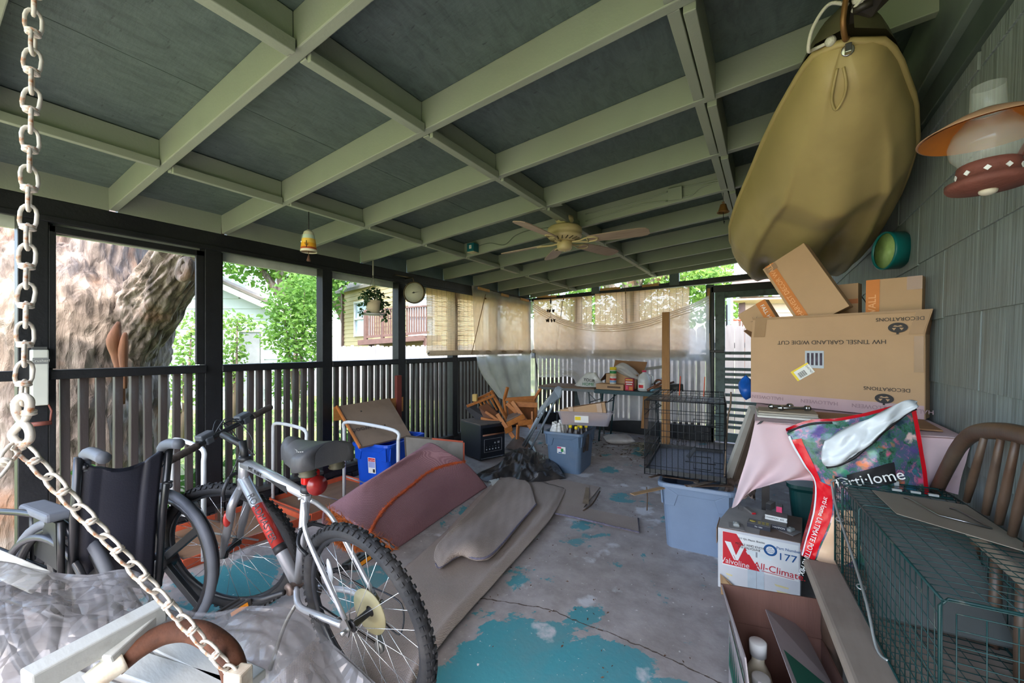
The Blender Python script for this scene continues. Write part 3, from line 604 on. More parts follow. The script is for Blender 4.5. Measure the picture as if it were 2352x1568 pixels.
# ================================================================ porch swing with its chains, under a plastic sheet
def rust_white(name, lo, hi):
    s = NT(name); n = s.noise(24, 6, None, .65); o = s.ramp(n, [(lo, (206, 198, 186)), (hi, (176, 110, 58)), (min(1, hi + .12), (104, 60, 36))]); s.col(o); s.set(Roughness=.7); s.bump(n, .4, .003); return s.m
chain_m = rust_white('chain_paint', .57, .66)
sw_w = M_('swing_white_paint', (172, 174, 170), .6, var=.05, sc_=8, bump=.3, bsc=50, dirt=(148, 146, 138), dsc=16, dlo=.58, dhi=.72, damt=.6, stretch=(.3, 1, 1))
rust = M_('rusty_iron', (92, 54, 34), .85, var=.5, sc_=18, bump=.5, bsc=60, dirt=(58, 40, 34), dsc=9)
swing = thing('porch_swing', 'white slatted porch swing with rusty chains and rusted arm bracket under plastic', 'swing', (-1.245, 0.391, 0.522))
def link_mesh(L, w, r):
    b = MB(); n = 14; pts = []
    for i in range(n):
        a = 2 * PI * i / n; pts.append(Vector((math.copysign(abs(math.cos(a)) ** .7, math.cos(a)) * L / 2, math.sin(a) * w / 2, 0)))
    b.tube(pts, r, 6, True, up=(0, 0, 1)); return b
def chain(a, c, L=.050, w=.023, r=.0034, ties=True):
    """separate links from a to c, alternate links turned a quarter, each second one tied by a small ring"""
    a, c = Vector(a), Vector(c); d = c - a; n = max(2, int(d.length / (L * .76))); F_ = frame(d)
    head = build('chain', (lambda b: (b.tube([a - d.normalized() * .012, a, a + d.normalized() * .012], r * 1.3, 6), b)[1])(MB()), chain_m, swing); proto = None
    for i in range(n):
        p = a + d * ((i + .5) / n); Rm = F_ @ Matrix.Rotation((.3 if i % 2 else 1.75) + R.uniform(-.25, .25), 3, 'X') @ Matrix.Rotation(R.uniform(-.12, .12), 3, 'Z')
        if proto is None: proto = build('link', link_mesh(L, w, r), chain_m, head, local=True); o = proto
        else: o = rep(proto, (0, 0, 0), parent=head)
        W = WM[head.name].inverted() @ (Matrix.Translation(p) @ Rm.to_4x4()); o.matrix_local = W
        if ties and i % 2 == 0:
            q = a + d * ((i + 1) / n)
            if proto.get('tie') is None: pass
            t = rep(TIE, (0, 0, 0), parent=head) if TIE else None
            if t: t.matrix_local = WM[head.name].inverted() @ (Matrix.Translation(q) @ (F_ @ Matrix.Rotation(PI / 2, 3, 'Y')).to_4x4())
    return head
tb = MB(); tb.torus((0, 0, -.002), .0085, .0036, None, 10, 6); tb.torus((0, 0, .003), .0085, .0036, None, 10, 6)
TIE = build('link', tb, chain_m, swing, local=True); TIE.location = (0, 0, 9)
TIE.matrix_local = WM[swing.name].inverted() @ Matrix.Translation((-1.24, 0.158, 1.151))
hk = Vector((-1.24, 0.158, 1.149))
chain((-1.229, 0.164, 2.022), (-1.248, 0.152, 1.171)); chain((-1.254, 0.148, 1.087), (-1.035, 0.443, 0.515)); chain((-1.26, 0.145, 1.088), (-1.192, 0.093, 1.006))
b = MB(); b.tube(path([(-1.246, 0.142, 1.172), (-1.244, 0.143, 1.155), (-1.251, 0.15, 1.136), (-1.24, 0.158, 1.119), (-1.238, 0.159, 1.099), (-1.248, 0.152, 1.087)], 5), .0072, 8); b.tube(path([(-1.246, 0.142, 1.172), (-1.234, 0.149, 1.185), (-1.223, 0.157, 1.175), (-1.242, 0.156, 1.145), (-1.26, 0.145, 1.121), (-1.267, 0.14, 1.106), (-1.256, 0.148, 1.087)], 5), .0072, 8)
build('hook', b, chain_m, swing)
b = MB(); b.bar((-1.272, 0.374, 0.63), (-1.231, 0.153, 0.62), .05, .045, (0, 0, 1)); b.bar(lerp((-1.272, 0.374, 0.63), (-1.231, 0.153, 0.62), -.03), lerp((-1.272, 0.374, 0.63), (-1.231, 0.153, 0.62), .5) + Vector((.03, 0, -.03)), .035, .03); build('arm', b, sw_w, swing, bevel=.004)
b = MB(); b.tube(path([(-1.231, 0.282, 0.568), (-1.226, 0.321, 0.588), (-1.208, 0.367, 0.601), (-1.164, 0.408, 0.597), (-1.108, 0.432, 0.575), (-1.07, 0.444, 0.544), (-1.046, 0.447, 0.491)], 5), [.028, .028, .028, .028, .028, .028, .028] * 4 + [.028] * 3, 10, flat=.75); build('arm_bracket', b, rust, swing)
b = MB(); b.tube(path([(-1.224, 0.239, 0.561), (-1.224, 0.263, 0.572), (-1.222, 0.294, 0.581)], 4), .0295, 10, flat=.75); build('paint_flake', b, M_('cream_flake', (214, 208, 190), .7, var=.1, dirt=(150, 100, 60), dsc=14), swing, label='cream paint still clinging to the rusty bracket')
b = MB(); b.box((-1.033, 0.444, 0.515), (.045, .04, .05), .4); build('chain_anchor', b, M_('cream_flake', 0), swing, bevel=.005)
for k, (a, c) in enumerate((((-1.487, 0.319, 0.46), (-1.075, 0.437, 0.46)), ((-1.45, 0.419, 0.46), (-1.063, 0.488, 0.46)), ((-1.513, 0.216, 0.46), (-1.18, 0.316, 0.46)))):
    b = MB(); b.bar(a, c, .07, .022); build('slat', b, sw_w, swing, bevel=.003)
b = MB(); b.bar((-2.08, 0.155, 0.643), (-1.857, 0.262, 0.569), .06, .022, (.2, -.5, .8)); build('slat', b, sw_w, swing, bevel=.003)
b = MB(); b.bar((-1.119, 0.478, 0.42), (-1.434, 0.358, 0.42), .05, .05); build('seat_frame', b, sw_w, swing, bevel=.004)
film = clear('dusty_film', (134, 134, 137), .66, .13, .25, 5, .46, crease=1)
ps = MB(); rows = [
 [(-2.097, 0.109, 0.652), (-1.964, 0.194, 0.629), (-1.858, 0.261, 0.605), (-1.77, 0.341, 0.584), (-1.699, 0.434, 0.583), (-1.556, 0.489, 0.501), (-1.43, 0.534, 0.484), (-1.275, 0.609, 0.515), (-1.177, 0.672, 0.497), (-1.077, 0.712, 0.411), (-0.905, 0.751, 0.322)],
 [(-1.925, 0.1, 0.637), (-1.803, 0.178, 0.618), (-1.731, 0.247, 0.588), (-1.656, 0.319, 0.57), (-1.566, 0.4, 0.549), (-1.469, 0.462, 0.487), (-1.338, 0.51, 0.483), (-1.19, 0.569, 0.509), (-1.109, 0.621, 0.491), (-1.048, 0.66, 0.407), (-0.949, 0.699, 0.327)],
 [(-1.753, 0.091, 0.595), (-1.658, 0.164, 0.583), (-1.594, 0.228, 0.563), (-1.541, 0.297, 0.543), (-1.47, 0.367, 0.517), (-1.37, 0.431, 0.47), (-1.235, 0.481, 0.469), (-1.127, 0.538, 0.476), (-1.059, 0.581, 0.442), (-1.011, 0.612, 0.396), (-0.953, 0.649, 0.316)],
 [(-1.633, 0.085, 0.539), (-1.561, 0.154, 0.529), (-1.518, 0.217, 0.5), (-1.456, 0.281, 0.474), (-1.39, 0.347, 0.441), (-1.295, 0.407, 0.424), (-1.189, 0.463, 0.41), (-1.093, 0.512, 0.407), (-1.038, 0.548, 0.396), (-0.991, 0.577, 0.352), (-0.945, 0.607, 0.286)],
 [(-1.547, 0.08, 0.461), (-1.481, 0.146, 0.443), (-1.458, 0.208, 0.396), (-1.413, 0.272, 0.369), (-1.336, 0.333, 0.349), (-1.245, 0.391, 0.338), (-1.154, 0.45, 0.327), (-1.072, 0.502, 0.316), (-1.026, 0.531, 0.306), (-0.981, 0.56, 0.284), (-0.944, 0.583, 0.241)]]
def filmpt(u, v):
    p = lattice(rows, u, v); q = Vector((u * 5.0, v * 3.0, 0)); cz = mnoise.voronoi(q + Vector((.35 * mnoise.noise(q * 1.3), .35 * mnoise.noise(q * 1.3 + Vector((7, 1, 2))), 0)))[0]; w = .018 * (min(.7, cz[1] - cz[0]) - .3) + .03 * mnoise.noise(q * .7) - .022 * abs(mnoise.noise(q * .9 + Vector((3, 0, 1))))
    return p + Vector((-.1, .25, 1)) * w * (.4 if v < .05 else 1)
ps.grid(filmpt, 150, 90)
tag(build('plastic_sheet', ps, film), 'dusty clear plastic sheet crumpled over the white porch swing', 'plastic sheet')
# ================================================================ can crusher on the first post
cc = thing('can_crusher', 'cream metal can crusher screwed to the wide black post', 'can crusher', (-3.44, .43, 1.05)); ccm = M_('crusher_cream', (196, 198, 188), .45, var=.05)
qa, qb = (-3.4, 0.436, 0.885), (-3.4, 0.492, 1.276)
b = MB(); b.bx((-3.468, .443, .96), (-3.40, .506, 1.27)); build('body', b, ccm, cc, bevel=.006)
b = MB(); b.bx((-3.462, .448, 1.272), (-3.405, .50, 1.285)); build('hinge_pin', b, steel, cc)
b = MB(); b.tube([(-3.40, .506, .96), (-3.36, .51, .93), (-3.36, .505, .87)], .005, 6); b.tube([(-3.36, .43, .865), (-3.36, .51, .865)], .012, 8); build('handle', b, M_('handle_red_brown', (120, 66, 54), .6), cc)
q = [(-3.3995, .446, 1.19), (-3.3995, .503, 1.19), (-3.3995, .503, 1.225), (-3.3995, .446, 1.225)]
qq = [Vector(p) for p in q]; patch(qq, M_('worn_grey', (120, 122, 120), .6), cc, 'nameplate')
words('Crusher!', (-3.3975, .475, 1.208), face_n((0, 1, 0), (1, 0, 0)), .019, ccm, cc)
# ================================================================ wheelchair
wc = thing('wheelchair', 'folded black wheelchair with grey tyres and padded armrests by the railing', 'wheelchair', (-2.25, .5, 0))
fab = M_('navy_black_vinyl', (30, 32, 44), .5, var=.1, sc_=6, bump=.15, bsc=200); gtyre = M_('grey_tyre', (84, 88, 96), .6, var=.12); wheelblk = M_('moulded_black', (26, 27, 30), .4)
lp, rp = [(-2.008, 0.379, 0.896), (-2.036, 0.373, 0.699), (-2.072, 0.374, 0.458)], [(-2.024, 0.606, 0.88), (-2.06, 0.595, 0.616), (-2.101, 0.593, 0.317)]
def backpt(u, v):
    a, c = lattice([[lp[0], lp[1], lp[2]]], v, 0), lattice([[rp[0], rp[1], rp[2]]], v, 0); p = lerp(a, c, u); s = math.sin(PI * u)
    top = (1 - v) ** 6 * s * .055
    return p + Vector((.62, -.5, 0)) * .03 * s + Vector((0, 0, -top)) + Vector((.6, -.5, 0)) * (.022 if u < .22 or u > .8 else 0) * (1 - v * .5)
bk_ = MB(); bk_.grid(backpt, 22, 18); build('backrest', bk_, fab, wc, solid=.012)
b = MB()
for p, o in ((lp, Vector((.02, -.015, 0))), (rp, Vector((.02, .01, 0)))):
    b.tube([Vector(p[2]) + o, Vector(p[1]) + o, Vector(p[0]) + o + Vector((0, 0, .01))], .013, 8)
build('back_frame', b, M_('frame_black', (22, 24, 28), .3), wc)
for p, e in (((-2.003, 0.382, 0.881), (-1.769, 0.378, 0.932)), ((-2.033, 0.6, 0.854), (-1.803, 0.581, 0.932))):
    p, e = Vector(p), Vector(e); b = MB(); b.tube(path([p + Vector((0, 0, -.03)), p + Vector((0, 0, .02)), lerp(p, e, .3) + Vector((0, 0, .03)), e], 5), [.016] * 6 + [.019] * 10, 10); build('push_handle', b, gtyre, wc)
ax = Vector((-.27, .963, 0)).normalized()
def wcw(c, Rr, side):
    c = Vector(c); Mx = frame(ax) @ Matrix.Rotation(PI / 2, 3, 'Y')
    w = MB(); w.torus(c, Rr - .018, .019, Mx, 40, 8); w0 = build('wheel', w, gtyre, wc)
    h = MB(); h.torus(c - ax * side * .045, Rr - .055, .012, Mx, 40, 8); build('hand_rim', h, M_('rim_dark', (40, 42, 48), .35), w0)
    h = MB(); h.disc(c, .045, .07, Mx); h.torus(c, Rr - .045, .014, Mx, 40, 6); build('hub', h, wheelblk, w0)
    for k in range(5):
        a = 2 * PI * k / 5 + .3; d = Mx @ Vector((math.cos(a), math.sin(a), 0)); s = MB(); s.bar(c + d * .03, c + d * (Rr - .04), .035, .022, ax); build('spoke', s, wheelblk, w0, bevel=.004)
wcw((-2.30, .68, .325), .325, -1); wcw((-2.215, .36, .325), .325, 1)
for c in ((-2.72, .25, .1), (-2.78, .52, .1)):
    b = MB(); b.torus(c, .075, .022, frame((.4, .9, 0)) @ Matrix.Rotation(PI / 2, 3, 'Y'), 24, 8); b.disc(c, .05, .03, frame((.4, .9, 0)) @ Matrix.Rotation(PI / 2, 3, 'Y')); b.tube([c, (c[0] + .04, c[1], .2), (c[0] + .02, c[1], .34)], .011, 6); build('caster', b, wheelblk, wc)
b = MB()
for a, o in ((lp, 0), (rp, 1)):
    base = Vector(a[2]); f = base + Vector((-.62, -.18, -.02)); b.tube(path([base + Vector((0, 0, .1)), base + Vector((-.1, -.03, .2)), f + Vector((.12, .03, .2)), f + Vector((0, 0, .1)), f + Vector((-.06, -.02, -.22))], 4), .012, 8); b.tube([base + Vector((0, 0, -.15)), f + Vector((.05, 0, -.1))], .012, 8); b.tube([base, base + Vector((0, 0, -.2))], .012, 8)
b.tube([Vector(lp[2]) + Vector((-.1, -.03, -.1)), Vector(rp[2]) + Vector((-.5, -.15, .05))], .011, 8); b.tube([Vector(rp[2]) + Vector((-.1, -.03, -.1)), Vector(lp[2]) + Vector((-.5, -.15, .05))], .011, 8); build('frame', b, M_('frame_black', 0), wc)
for c, e in (((-2.497, 0.328, 0.647), (-2.045, 0.332, 0.703)), ((-2.224, 0.657, 0.676), (-2.655, 0.737, 0.568))):
    b = MB(); c, e = Vector(c), Vector(e); b.bar(c, e, .075, .03); build('armrest', b, gtyre, wc, bevel=.012, seg=3)
    s = MB(); s.tube([c + Vector((0, 0, -.02)), c + Vector((0, 0, -.22))], .01, 6); s.tube([e + Vector((0, 0, -.02)), e + Vector((0, 0, -.2))], .01, 6); s.bar(lerp(c, e, .1) + Vector((0, 0, -.11)), lerp(c, e, .9) + Vector((0, 0, -.11)), .008, .16); build('side_guard', s, wheelblk, wc)
b = MB(); b.torus((-1.975, 0.602, 0.756), .012, .004); b.disc((-1.984, 0.376, 0.869), .009, .01, frame((.6, -.8, 0)) @ Matrix.Rotation(PI / 2, 3, 'Y'), 10); b.disc((-2.018, 0.592, 0.861), .009, .01, frame((.6, -.8, 0)) @ Matrix.Rotation(PI / 2, 3, 'Y'), 10); build('rivet', b, wheelblk, wc)
# ================================================================ mountain bike
bike = thing('bicycle', 'silver and red mountain bike with knobby tyres standing on the porch floor', 'bicycle', (-1.6, .92, 0))
hub_r = Vector((-1.208, 0.914, 0.331)); bbp = Vector((-1.618, 0.915, 0.319)); cl = Vector((-1.465, 0.858, 0.725)); ht = Vector((-1.914, 0.849, 0.79)); hb = Vector((-1.973, 0.864, 0.681)); nf = Vector((0, .9903, .1392)); hub_f = Vector((-2.15, .89, .333))
axf = Vector((-.48, .84, .2)).normalized()
def bwheel(c, axis, Rr, knob, dish):
    c = Vector(c); A = Vector(axis).normalized(); Mx = frame(A) @ Matrix.Rotation(PI / 2, 3, 'Y'); e1, e2 = Mx @ Vector((1, 0, 0)), Mx @ Vector((0, 1, 0))
    w = MB(); w.torus(c, Rr - .048, .012, Mx, 48, 6); rim = build('wheel', w, M_('rim_black', (38, 40, 44), .35), bike)
    t = MB(); t.torus(c, Rr - .024, .0235, Mx, 56, 10)
    for k in range(74):
        a = 2 * PI * k / 74; d = e1 * math.cos(a) + e2 * math.sin(a); tn = -e1 * math.sin(a) + e2 * math.cos(a); z = (k % 2) * .5 - .25
        for s in (-1, 1):
            p = c + d * (Rr - .007) + A * s * .017; t.box(p, (.013, .011, .009), Matrix((tn, (A + d * -s * .7).normalized(), (d + A * s * .7).normalized())).transposed())
        p = c + d * (Rr - .0005) + A * .006 * (1 if k % 2 else -1); t.box(p, (.012, .012, .008), Matrix((tn, A, d)).transposed())
    build('tyre', t, blk_rub, rim)
    h = MB(); h.lathe([(.012, -.05), (.022, -.046), (.022, -.04), (.013, -.034), (.013, .034), (.022, .04), (.022, .046), (.012, .05)], c, 14, Mx); build('hub', h, wheelblk, rim)
    for k in range(28):
        a = 2 * PI * k / 28; s = 1 if k % 2 else -1; a2 = a + (.32 if k % 4 < 2 else -.32) * 1.0
        p = c + (e1 * math.cos(a2 + s * .2) + e2 * math.sin(a2 + s * .2)) * .021 + A * s * .043; q = c + (e1 * math.cos(a) + e2 * math.sin(a)) * (Rr - .055)
        sp = MB(); sp.tube([p, q], .0012, 5); build('spoke', sp, M_('spoke_steel', (206, 208, 210), .25, .8), rim)
    return rim, Mx
rw, MXr = bwheel(hub_r, nf, .338, 1, 0); fw_, MXf = bwheel(hub_f, axf, .333, 1, 0)
red_t = M_('bike_red', (178, 56, 50), .3, .3, var=.1)
b = MB(); b.tube([ht + Vector((-.004, 0, .02)), hb + Vector((.004, 0, -.02))], .021, 14); build('head_tube', b, alu, bike)
b = MB(); b.tube([lerp(ht, hb, .1), lerp(ht, cl, .5), cl + Vector((.01, 0, -.0))], [.023, .021, .018], 14); build('top_tube', b, alu, bike)
dt0, dt1 = lerp(ht, hb, .75), bbp
b = MB(); b.tube([dt0, dt1], .0245, 16); build('down_tube', b, alu, bike)
b = MB(); b.tube([lerp(dt0, dt1, .28), lerp(dt0, dt1, .66)], .0249, 16); build('decal_band', b, red_t, bike, label='red painted band on the lower frame tube')
b = MB(); b.tube([lerp(dt0, dt1, .66), lerp(dt0, dt1, .72)], .0251, 16); build('decal_band', b, ink, bike)
b = MB(); b.tube([bbp, lerp(bbp, cl, .5), cl + (cl - bbp).normalized() * .03], .0165, 14); build('seat_tube', b, alu, bike)
near = -nf
for s in (1, -1):
    o = near * s; ye = hub_r + o * .062; b = MB()
    b.tube(path([bbp + o * .02 + Vector((.02, 0, 0)), lerp(bbp, hub_r, .25) + o * .055 + Vector((0, 0, -.02)), lerp(bbp, hub_r, .6) + o * .068, ye + Vector((-.03, 0, .005))], 5), .0115, 10); build('chain_stay', b, alu, bike)
    b = MB(); b.tube(path([cl + o * .012 + Vector((.01, 0, -.02)), lerp(cl, hub_r, .12) + o * .03, lerp(cl, hub_r, .3) + o * .055, ye + Vector((-.012, 0, .03))], 5), .0085, 10); build('seat_stay', b, alu, bike)
    b = MB(); b.prism([ye + Vector((-.04, 0, .0)), ye + Vector((.01, 0, -.02)), ye + Vector((.02, 0, .01)), ye + Vector((-.012, 0, .04))], o * .006); b.tube([ye - o * .01, ye + o * .025], .008, 8); build('dropout', b, steel, bike)
# fork: two legs from the crown to the front axle, turned with the wheel
crown = hb + Vector((-.012, 0, -.035)); b = MB()
for s in (1, -1):
    o = -axf * s; top = crown + o * .055 + Vector((0, 0, -.005)); b.tube(path([crown + Vector((0, 0, .01)), top + Vector((0, 0, -.03)), lerp(top, hub_f + o * .055, .35) + Vector((.012, .0, 0)), lerp(top, hub_f + o * .055, .75) + Vector((.005, 0, 0)), hub_f + o * .058], 5), [.019] * 6 + [.0175] * 9 + [.014] * 6, 10)
build('fork', b, M_('fork_grey', (150, 150, 152), .35, .6, var=.1), bike)
top = crown - axf * .055; fm = lerp(top, hub_f - axf * .055, .33) + Vector((.02, -.014, 0)); b = MB(); b.ball(fm, .03, 12, 8, (.28, .55, 1.1), frame(-axf) if False else Matrix.Identity(3)); build('reflector', b, red_t, bike, label='red oval badge on the near fork leg')
b = MB(); st0 = ht + Vector((-.01, 0, .03)); b.tube([ht, st0 + Vector((-.012, 0, .055))], .016, 12); b.disc(ht + Vector((0, 0, .01)), .026, .02); bc = Vector((-2.092, 0.836, 0.885)); b.tube([st0 + Vector((-.01, 0, .035)), bc], .015, 10); build('stem', b, blk_plastic, bike)
hl, hr = Vector((-2.203, 0.67, 0.785)), Vector((-2.399, 1.197, 0.943))
b = MB(); b.tube(path([hl, lerp(hl, hr, .3) + Vector((.0, 0, .0)), lerp(hl, hr, .5) + Vector((.01, 0, .005)), lerp(hl, hr, .7), hr], 4), .0125, 12); build('handlebar', b, blk_plastic, bike)
grip_m = M_('grip_worn', (62, 54, 48), .8, var=.4, sc_=40, bump=.6, bsc=30)
for a, c in ((hl, lerp(hl, hr, .24)), (hr, lerp(hr, hl, .22))):
    d = (c - a); P = [a + d * (i / 24) for i in range(25)]; b = MB(); b.tube([a - d * .03] + P, [.012] + [.0165 + (.0014 if i % 3 == 1 else 0) for i in range(25)], 12); build('grip', b, grip_m, bike)
for t, sgn in ((.33, 1), (.70, -1)):
    p = lerp(hl, hr, t); d = (hr - hl).normalized(); b = MB(); b.box(p + Vector((-.01, -.01, .022)), (.07, .045, .028), frame(d)); b.box(p + Vector((.0, 0, 0)), (.04, .036, .034), frame(d)); build('shifter', b, M_('shifter_grey', (74, 78, 84), .45, var=.2), bike, bevel=.006)
    l = MB(); e = p + d * (-.26 if sgn > 0 else .2) + Vector((-.06, -.02, -.03)); l.tube(path([p + Vector((-.03, 0, 0)), lerp(p, e, .4) + Vector((-.025, 0, -.015)), e], 4), .0065, 7); l.ball(e, .009); build('brake_lever', l, blk_plastic, bike)
cb = M_('cable_black', (34, 36, 40), .4)
for pts in ([lerp(hl, hr, .36), (-2.312, 0.897, 0.92), (-2.31, 0.958, 0.867), (-2.246, 0.974, 0.772), (-2.253, 0.934, 0.65), (-2.279, 0.918, 0.617)], [lerp(hl, hr, .37), (-2.249, 0.913, 0.934), (-2.241, 0.978, 0.893), (-2.184, 1.002, 0.818), (-2.171, 0.987, 0.736), (-2.177, 0.959, 0.656), (-2.119, 0.973, 0.599)],
            [lerp(hl, hr, .68), (-2.324, 0.984, 0.912), (-2.315, 0.931, 0.893), (-2.267, 0.949, 0.84), (-2.199, 0.969, 0.801), (-2.153, 0.998, 0.747)], [lerp(hl, hr, .66), (-2.319, 0.952, 0.904), (-2.299, 0.905, 0.877), (-2.226, 0.952, 0.827), (-2.184, 0.955, 0.742), (-2.14, 0.947, 0.676)]):
    b = MB(); b.tube(path(pts, 8), .0028, 6); build('cable', b, cb, bike)
for c, A, Rr, dr_ in ((hub_f, axf, .333, Vector((.12, .15, .98))), (hub_r, nf, .338, Vector((-.72, -.05, .69)))):
    A = Vector(A).normalized(); dr_ = (dr_ - A * dr_.dot(A)).normalized(); p = Vector(c) + dr_ * (Rr - .045); q = Vector(c) + dr_ * (Rr + .05); b = MB()
    for s in (1, -1):
        b.tube(path([p + A * s * .05, p + A * s * .058 + dr_ * .05, q + A * s * .02, q - A * s * .03], 4), .008, 8, flat=.7); b.box(p + A * s * .03, (.04, .018, .012), frame(dr_.cross(A), dr_))
    b.tube([q + A * .04, q + A * .01 + dr_ * .02], .002, 5); build('brake', b, blk_plastic, bike)
# crank, pedals, chainring, chain, sprockets
b = MB(); b.lathe([(.022, -.045), (.026, -.035), (.02, -.03), (.02, .03), (.026, .035), (.022, .045)], bbp, 14, MXr); build('bottom_bracket', b, M_('bracket_worn', (120, 104, 96), .5, .5), bike)
cr0 = bbp + near * .055; pe = Vector((-1.737, 0.813, 0.276)); pe = cr0 + (pe - cr0).normalized() * .17
b = MB(); b.tube(path([cr0, lerp(cr0, pe, .25) + near * .012, lerp(cr0, pe, .5) + near * .02, pe], 4), .011, 8); build('crank_arm', b, blk_plastic, bike)
pw_ = bbp + nf * .055 - (pe - cr0); b = MB(); b.tube([bbp + nf * .05, pw_ + nf * .01], .011, 8); build('crank_arm', b, blk_plastic, bike)
for p, o in ((pe, near), (pw_, nf)):
    c = p + o * .055; b = MB(); M3 = frame((-1, 0, -.25), o)
    for s in (-1, 1): b.box(c + M3 @ Vector((s * .038, 0, 0)), (.016, .026, .09), M3)
    b.box(c, (.028, .022, .09), M3); b.box(c + M3 @ Vector((0, 0, .042)), (.09, .024, .01), M3); b.box(c - M3 @ Vector((0, 0, .042)), (.09, .024, .01), M3); pd = build('pedal', b, M_('pedal_black', (40, 38, 38), .5, dirt=(110, 104, 98), dsc=10, damt=.4), bike, bevel=.003)
    for sg in (1, -1): b = MB(); b.box(c + M3 @ Vector((.047 * sg, 0, 0)), (.004, .014, .06), M3); build('reflector', b, M_('amber', (226, 140, 30), .3), pd, label='amber reflector')
b = MB(); b.lathe([(.03, -.002), (.085, -.002), (.085, .002), (.03, .002)], bbp + nf * .045, 30, MXr, caps=False); b.torus(bbp + nf * .045, .088, .003, MXr, 40, 5); build('chainring', b, M_('dark_steel', (66, 62, 60), .4, .8), bike)
b = MB()
for r_, o in ((.075, .0), (.062, .0), (.05, .008), (.04, .016), (.032, .024)): b.disc(hub_r + nf * (.05 + o - .016), r_ * .62, .003, MXr, 24)
build('sprocket', b, M_('dark_steel', 0), bike)
b = MB(); b.lathe([(.02, 0), (.085, -.004), (.085, .0), (.02, .004)], hub_r + nf * .03, 32, MXr, caps=False); build('spoke_guard', b, clear('guard_film', (216, 206, 160), .5, .2, .3, 4), bike)
b = MB(); e = hub_r + nf * .06; b.tube([e + Vector((-.01, 0, .04)), bbp + nf * .045 + Vector((0, 0, .088))], .004, 5); b.tube([e + Vector((0, 0, -.14)), bbp + nf * .045 + Vector((0, 0, -.086))], .004, 5); build('drive_chain', b, M_('dark_steel', 0), bike)
b = MB(); b.bar(e + Vector((-.005, 0, -.02)), e + Vector((.02, 0, -.15)), .012, .022, nf); b.disc(e + Vector((.0, 0, -.055)), .022, .01, MXr); b.disc(e + Vector((.015, 0, -.145)), .022, .01, MXr); build('derailleur', b, M_('derailleur_grey', (128, 126, 122), .4, .6), bike)
b = MB(); b.tube(path([e + Vector((0, 0, -.03)), e + Vector((.12, 0, -.06)), e + Vector((.13, .0, .05)), e + Vector((-.02, 0, .06))], 6), .003, 6); build('cable', b, cb, bike)
b = MB(); sp_ = bbp + near * .04 + Vector((.06, 0, -.03)); b.tube(path([sp_, sp_ + Vector((-.02, -.04, -.08)), sp_ + Vector((-.06, -.07, -.24))], 4), .008, 8); build('kickstand', b, M_('derailleur_grey', 0), bike)
# saddle and rear light
pt_ = cl + (cl - bbp).normalized() * .02; s1 = cl + (cl - bbp).normalized() * .15
b = MB(); b.tube([pt_, s1], .013, 10); b.disc(cl + (cl - bbp).normalized() * .03, .021, .03, frame(cl - bbp) @ Matrix.Rotation(PI / 2, 3, 'Y')); build('seat_post', b, blk_plastic, bike)
b = MB(); b.torus(cl + (cl - bbp).normalized() * .02, .019, .004, frame(cl - bbp) @ Matrix.Rotation(PI / 2, 3, 'Y'), 16, 6); b.tube([cl + near * .03, cl + nf * .03], .005, 6); build('seat_clamp', b, steel, bike)
sc0 = s1 + Vector((.0, 0, .028)); sd_m = M_('saddle_vinyl', (56, 57, 62), .55, var=.12, sc_=5, bump=.15, bsc=150, dirt=(120, 114, 106), dsc=3, dlo=.45, dhi=.75, damt=.4)
def saddle(u, v):
    x = .135 - .27 * u; w = .105 * (1 - max(0, (u - .25) / .75) ** .62 * .74) * min(1, (u + .03) / .09) ** .5; a = PI * (1.15 * v - .075)
    yy = -math.cos(a) * w; zz = math.sin(max(0, min(PI, a))) * .042 + .02 * (1 - u) ** 3 + (.01 if u > .85 else 0) + (-.035 if v < .06 or v > .94 else 0) - .02 * max(0, u - .75)
    return sc0 + Vector((x, yy, zz))
b = MB(); b.grid(saddle, 22, 20); b.add([saddle(0, j / 20) for j in range(21)], [tuple(range(21))]); sdl = build('saddle', b, sd_m, bike, solid=.006)
b = MB()
for v in (.24, .76):
    for u in range(2, 19): b.tube([saddle(u / 22, v) + Vector((0, 0, .003)), saddle((u + .6) / 22, v) + Vector((0, 0, .003))], .001, 4)
build('stitching', b, white_p, sdl)
b = MB()
for s in (-1, 1): b.tube([sc0 + Vector((.1, s * .022, -.02)), sc0 + Vector((-.1, s * .02, -.012))], .0035, 6); b.lathe([(.026, -.05), (.03, -.045), (.024, -.04), (.03, -.034), (.024, -.028), (.03, -.022), (.026, -.016)], sc0 + Vector((.085, s * .055, 0)), 14)
build('saddle_spring', b, M_('spring_dark', (84, 80, 66), .5, .3), sdl)
b = MB(); b.box(s1 + Vector((.03, -.012, -.045)), (.028, .06, .045)); build('rear_light', b, M_('lens_red', (214, 22, 20), .2), bike, bevel=.006)
b = MB(); b.disc(cl + Vector((.12, -.03, .07)), .034, .012, frame((.98, -.2, .1)) @ Matrix.Rotation(PI / 2, 3, 'Y'), 24); build('reflector', b, M_('lens_dark_red', (140, 34, 32), .25), bike, label='round red rear reflector')
b = MB(); p = Vector((-1.32, 0.861, 0.486)); b.ball(p, .042, 12, 8, (.3, .18, 1), Matrix.Rotation(-.35, 3, 'Y')); build('spoke_reflector', b, M_('clear_lens', (206, 210, 212), .2), bike, label='clear spoke reflector')
dd = (dt1 - dt0).normalized(); nn = near
pc_ = lerp(dt0, dt1, .40); nv_ = (Vector((-.55, -.2, .9)) - pc_); nv_ = (nv_ - dd * nv_.dot(dd)).normalized(); words('ROADMASTER', pc_ + nv_ * .0262, face_n(dd, nv_), .036, ink, bike, sx=1.0)
td = (cl - ht).normalized(); words('MT. FURY', lerp(ht, cl, .28) + near * .0225, face_n(td, near), .024, ink, bike)
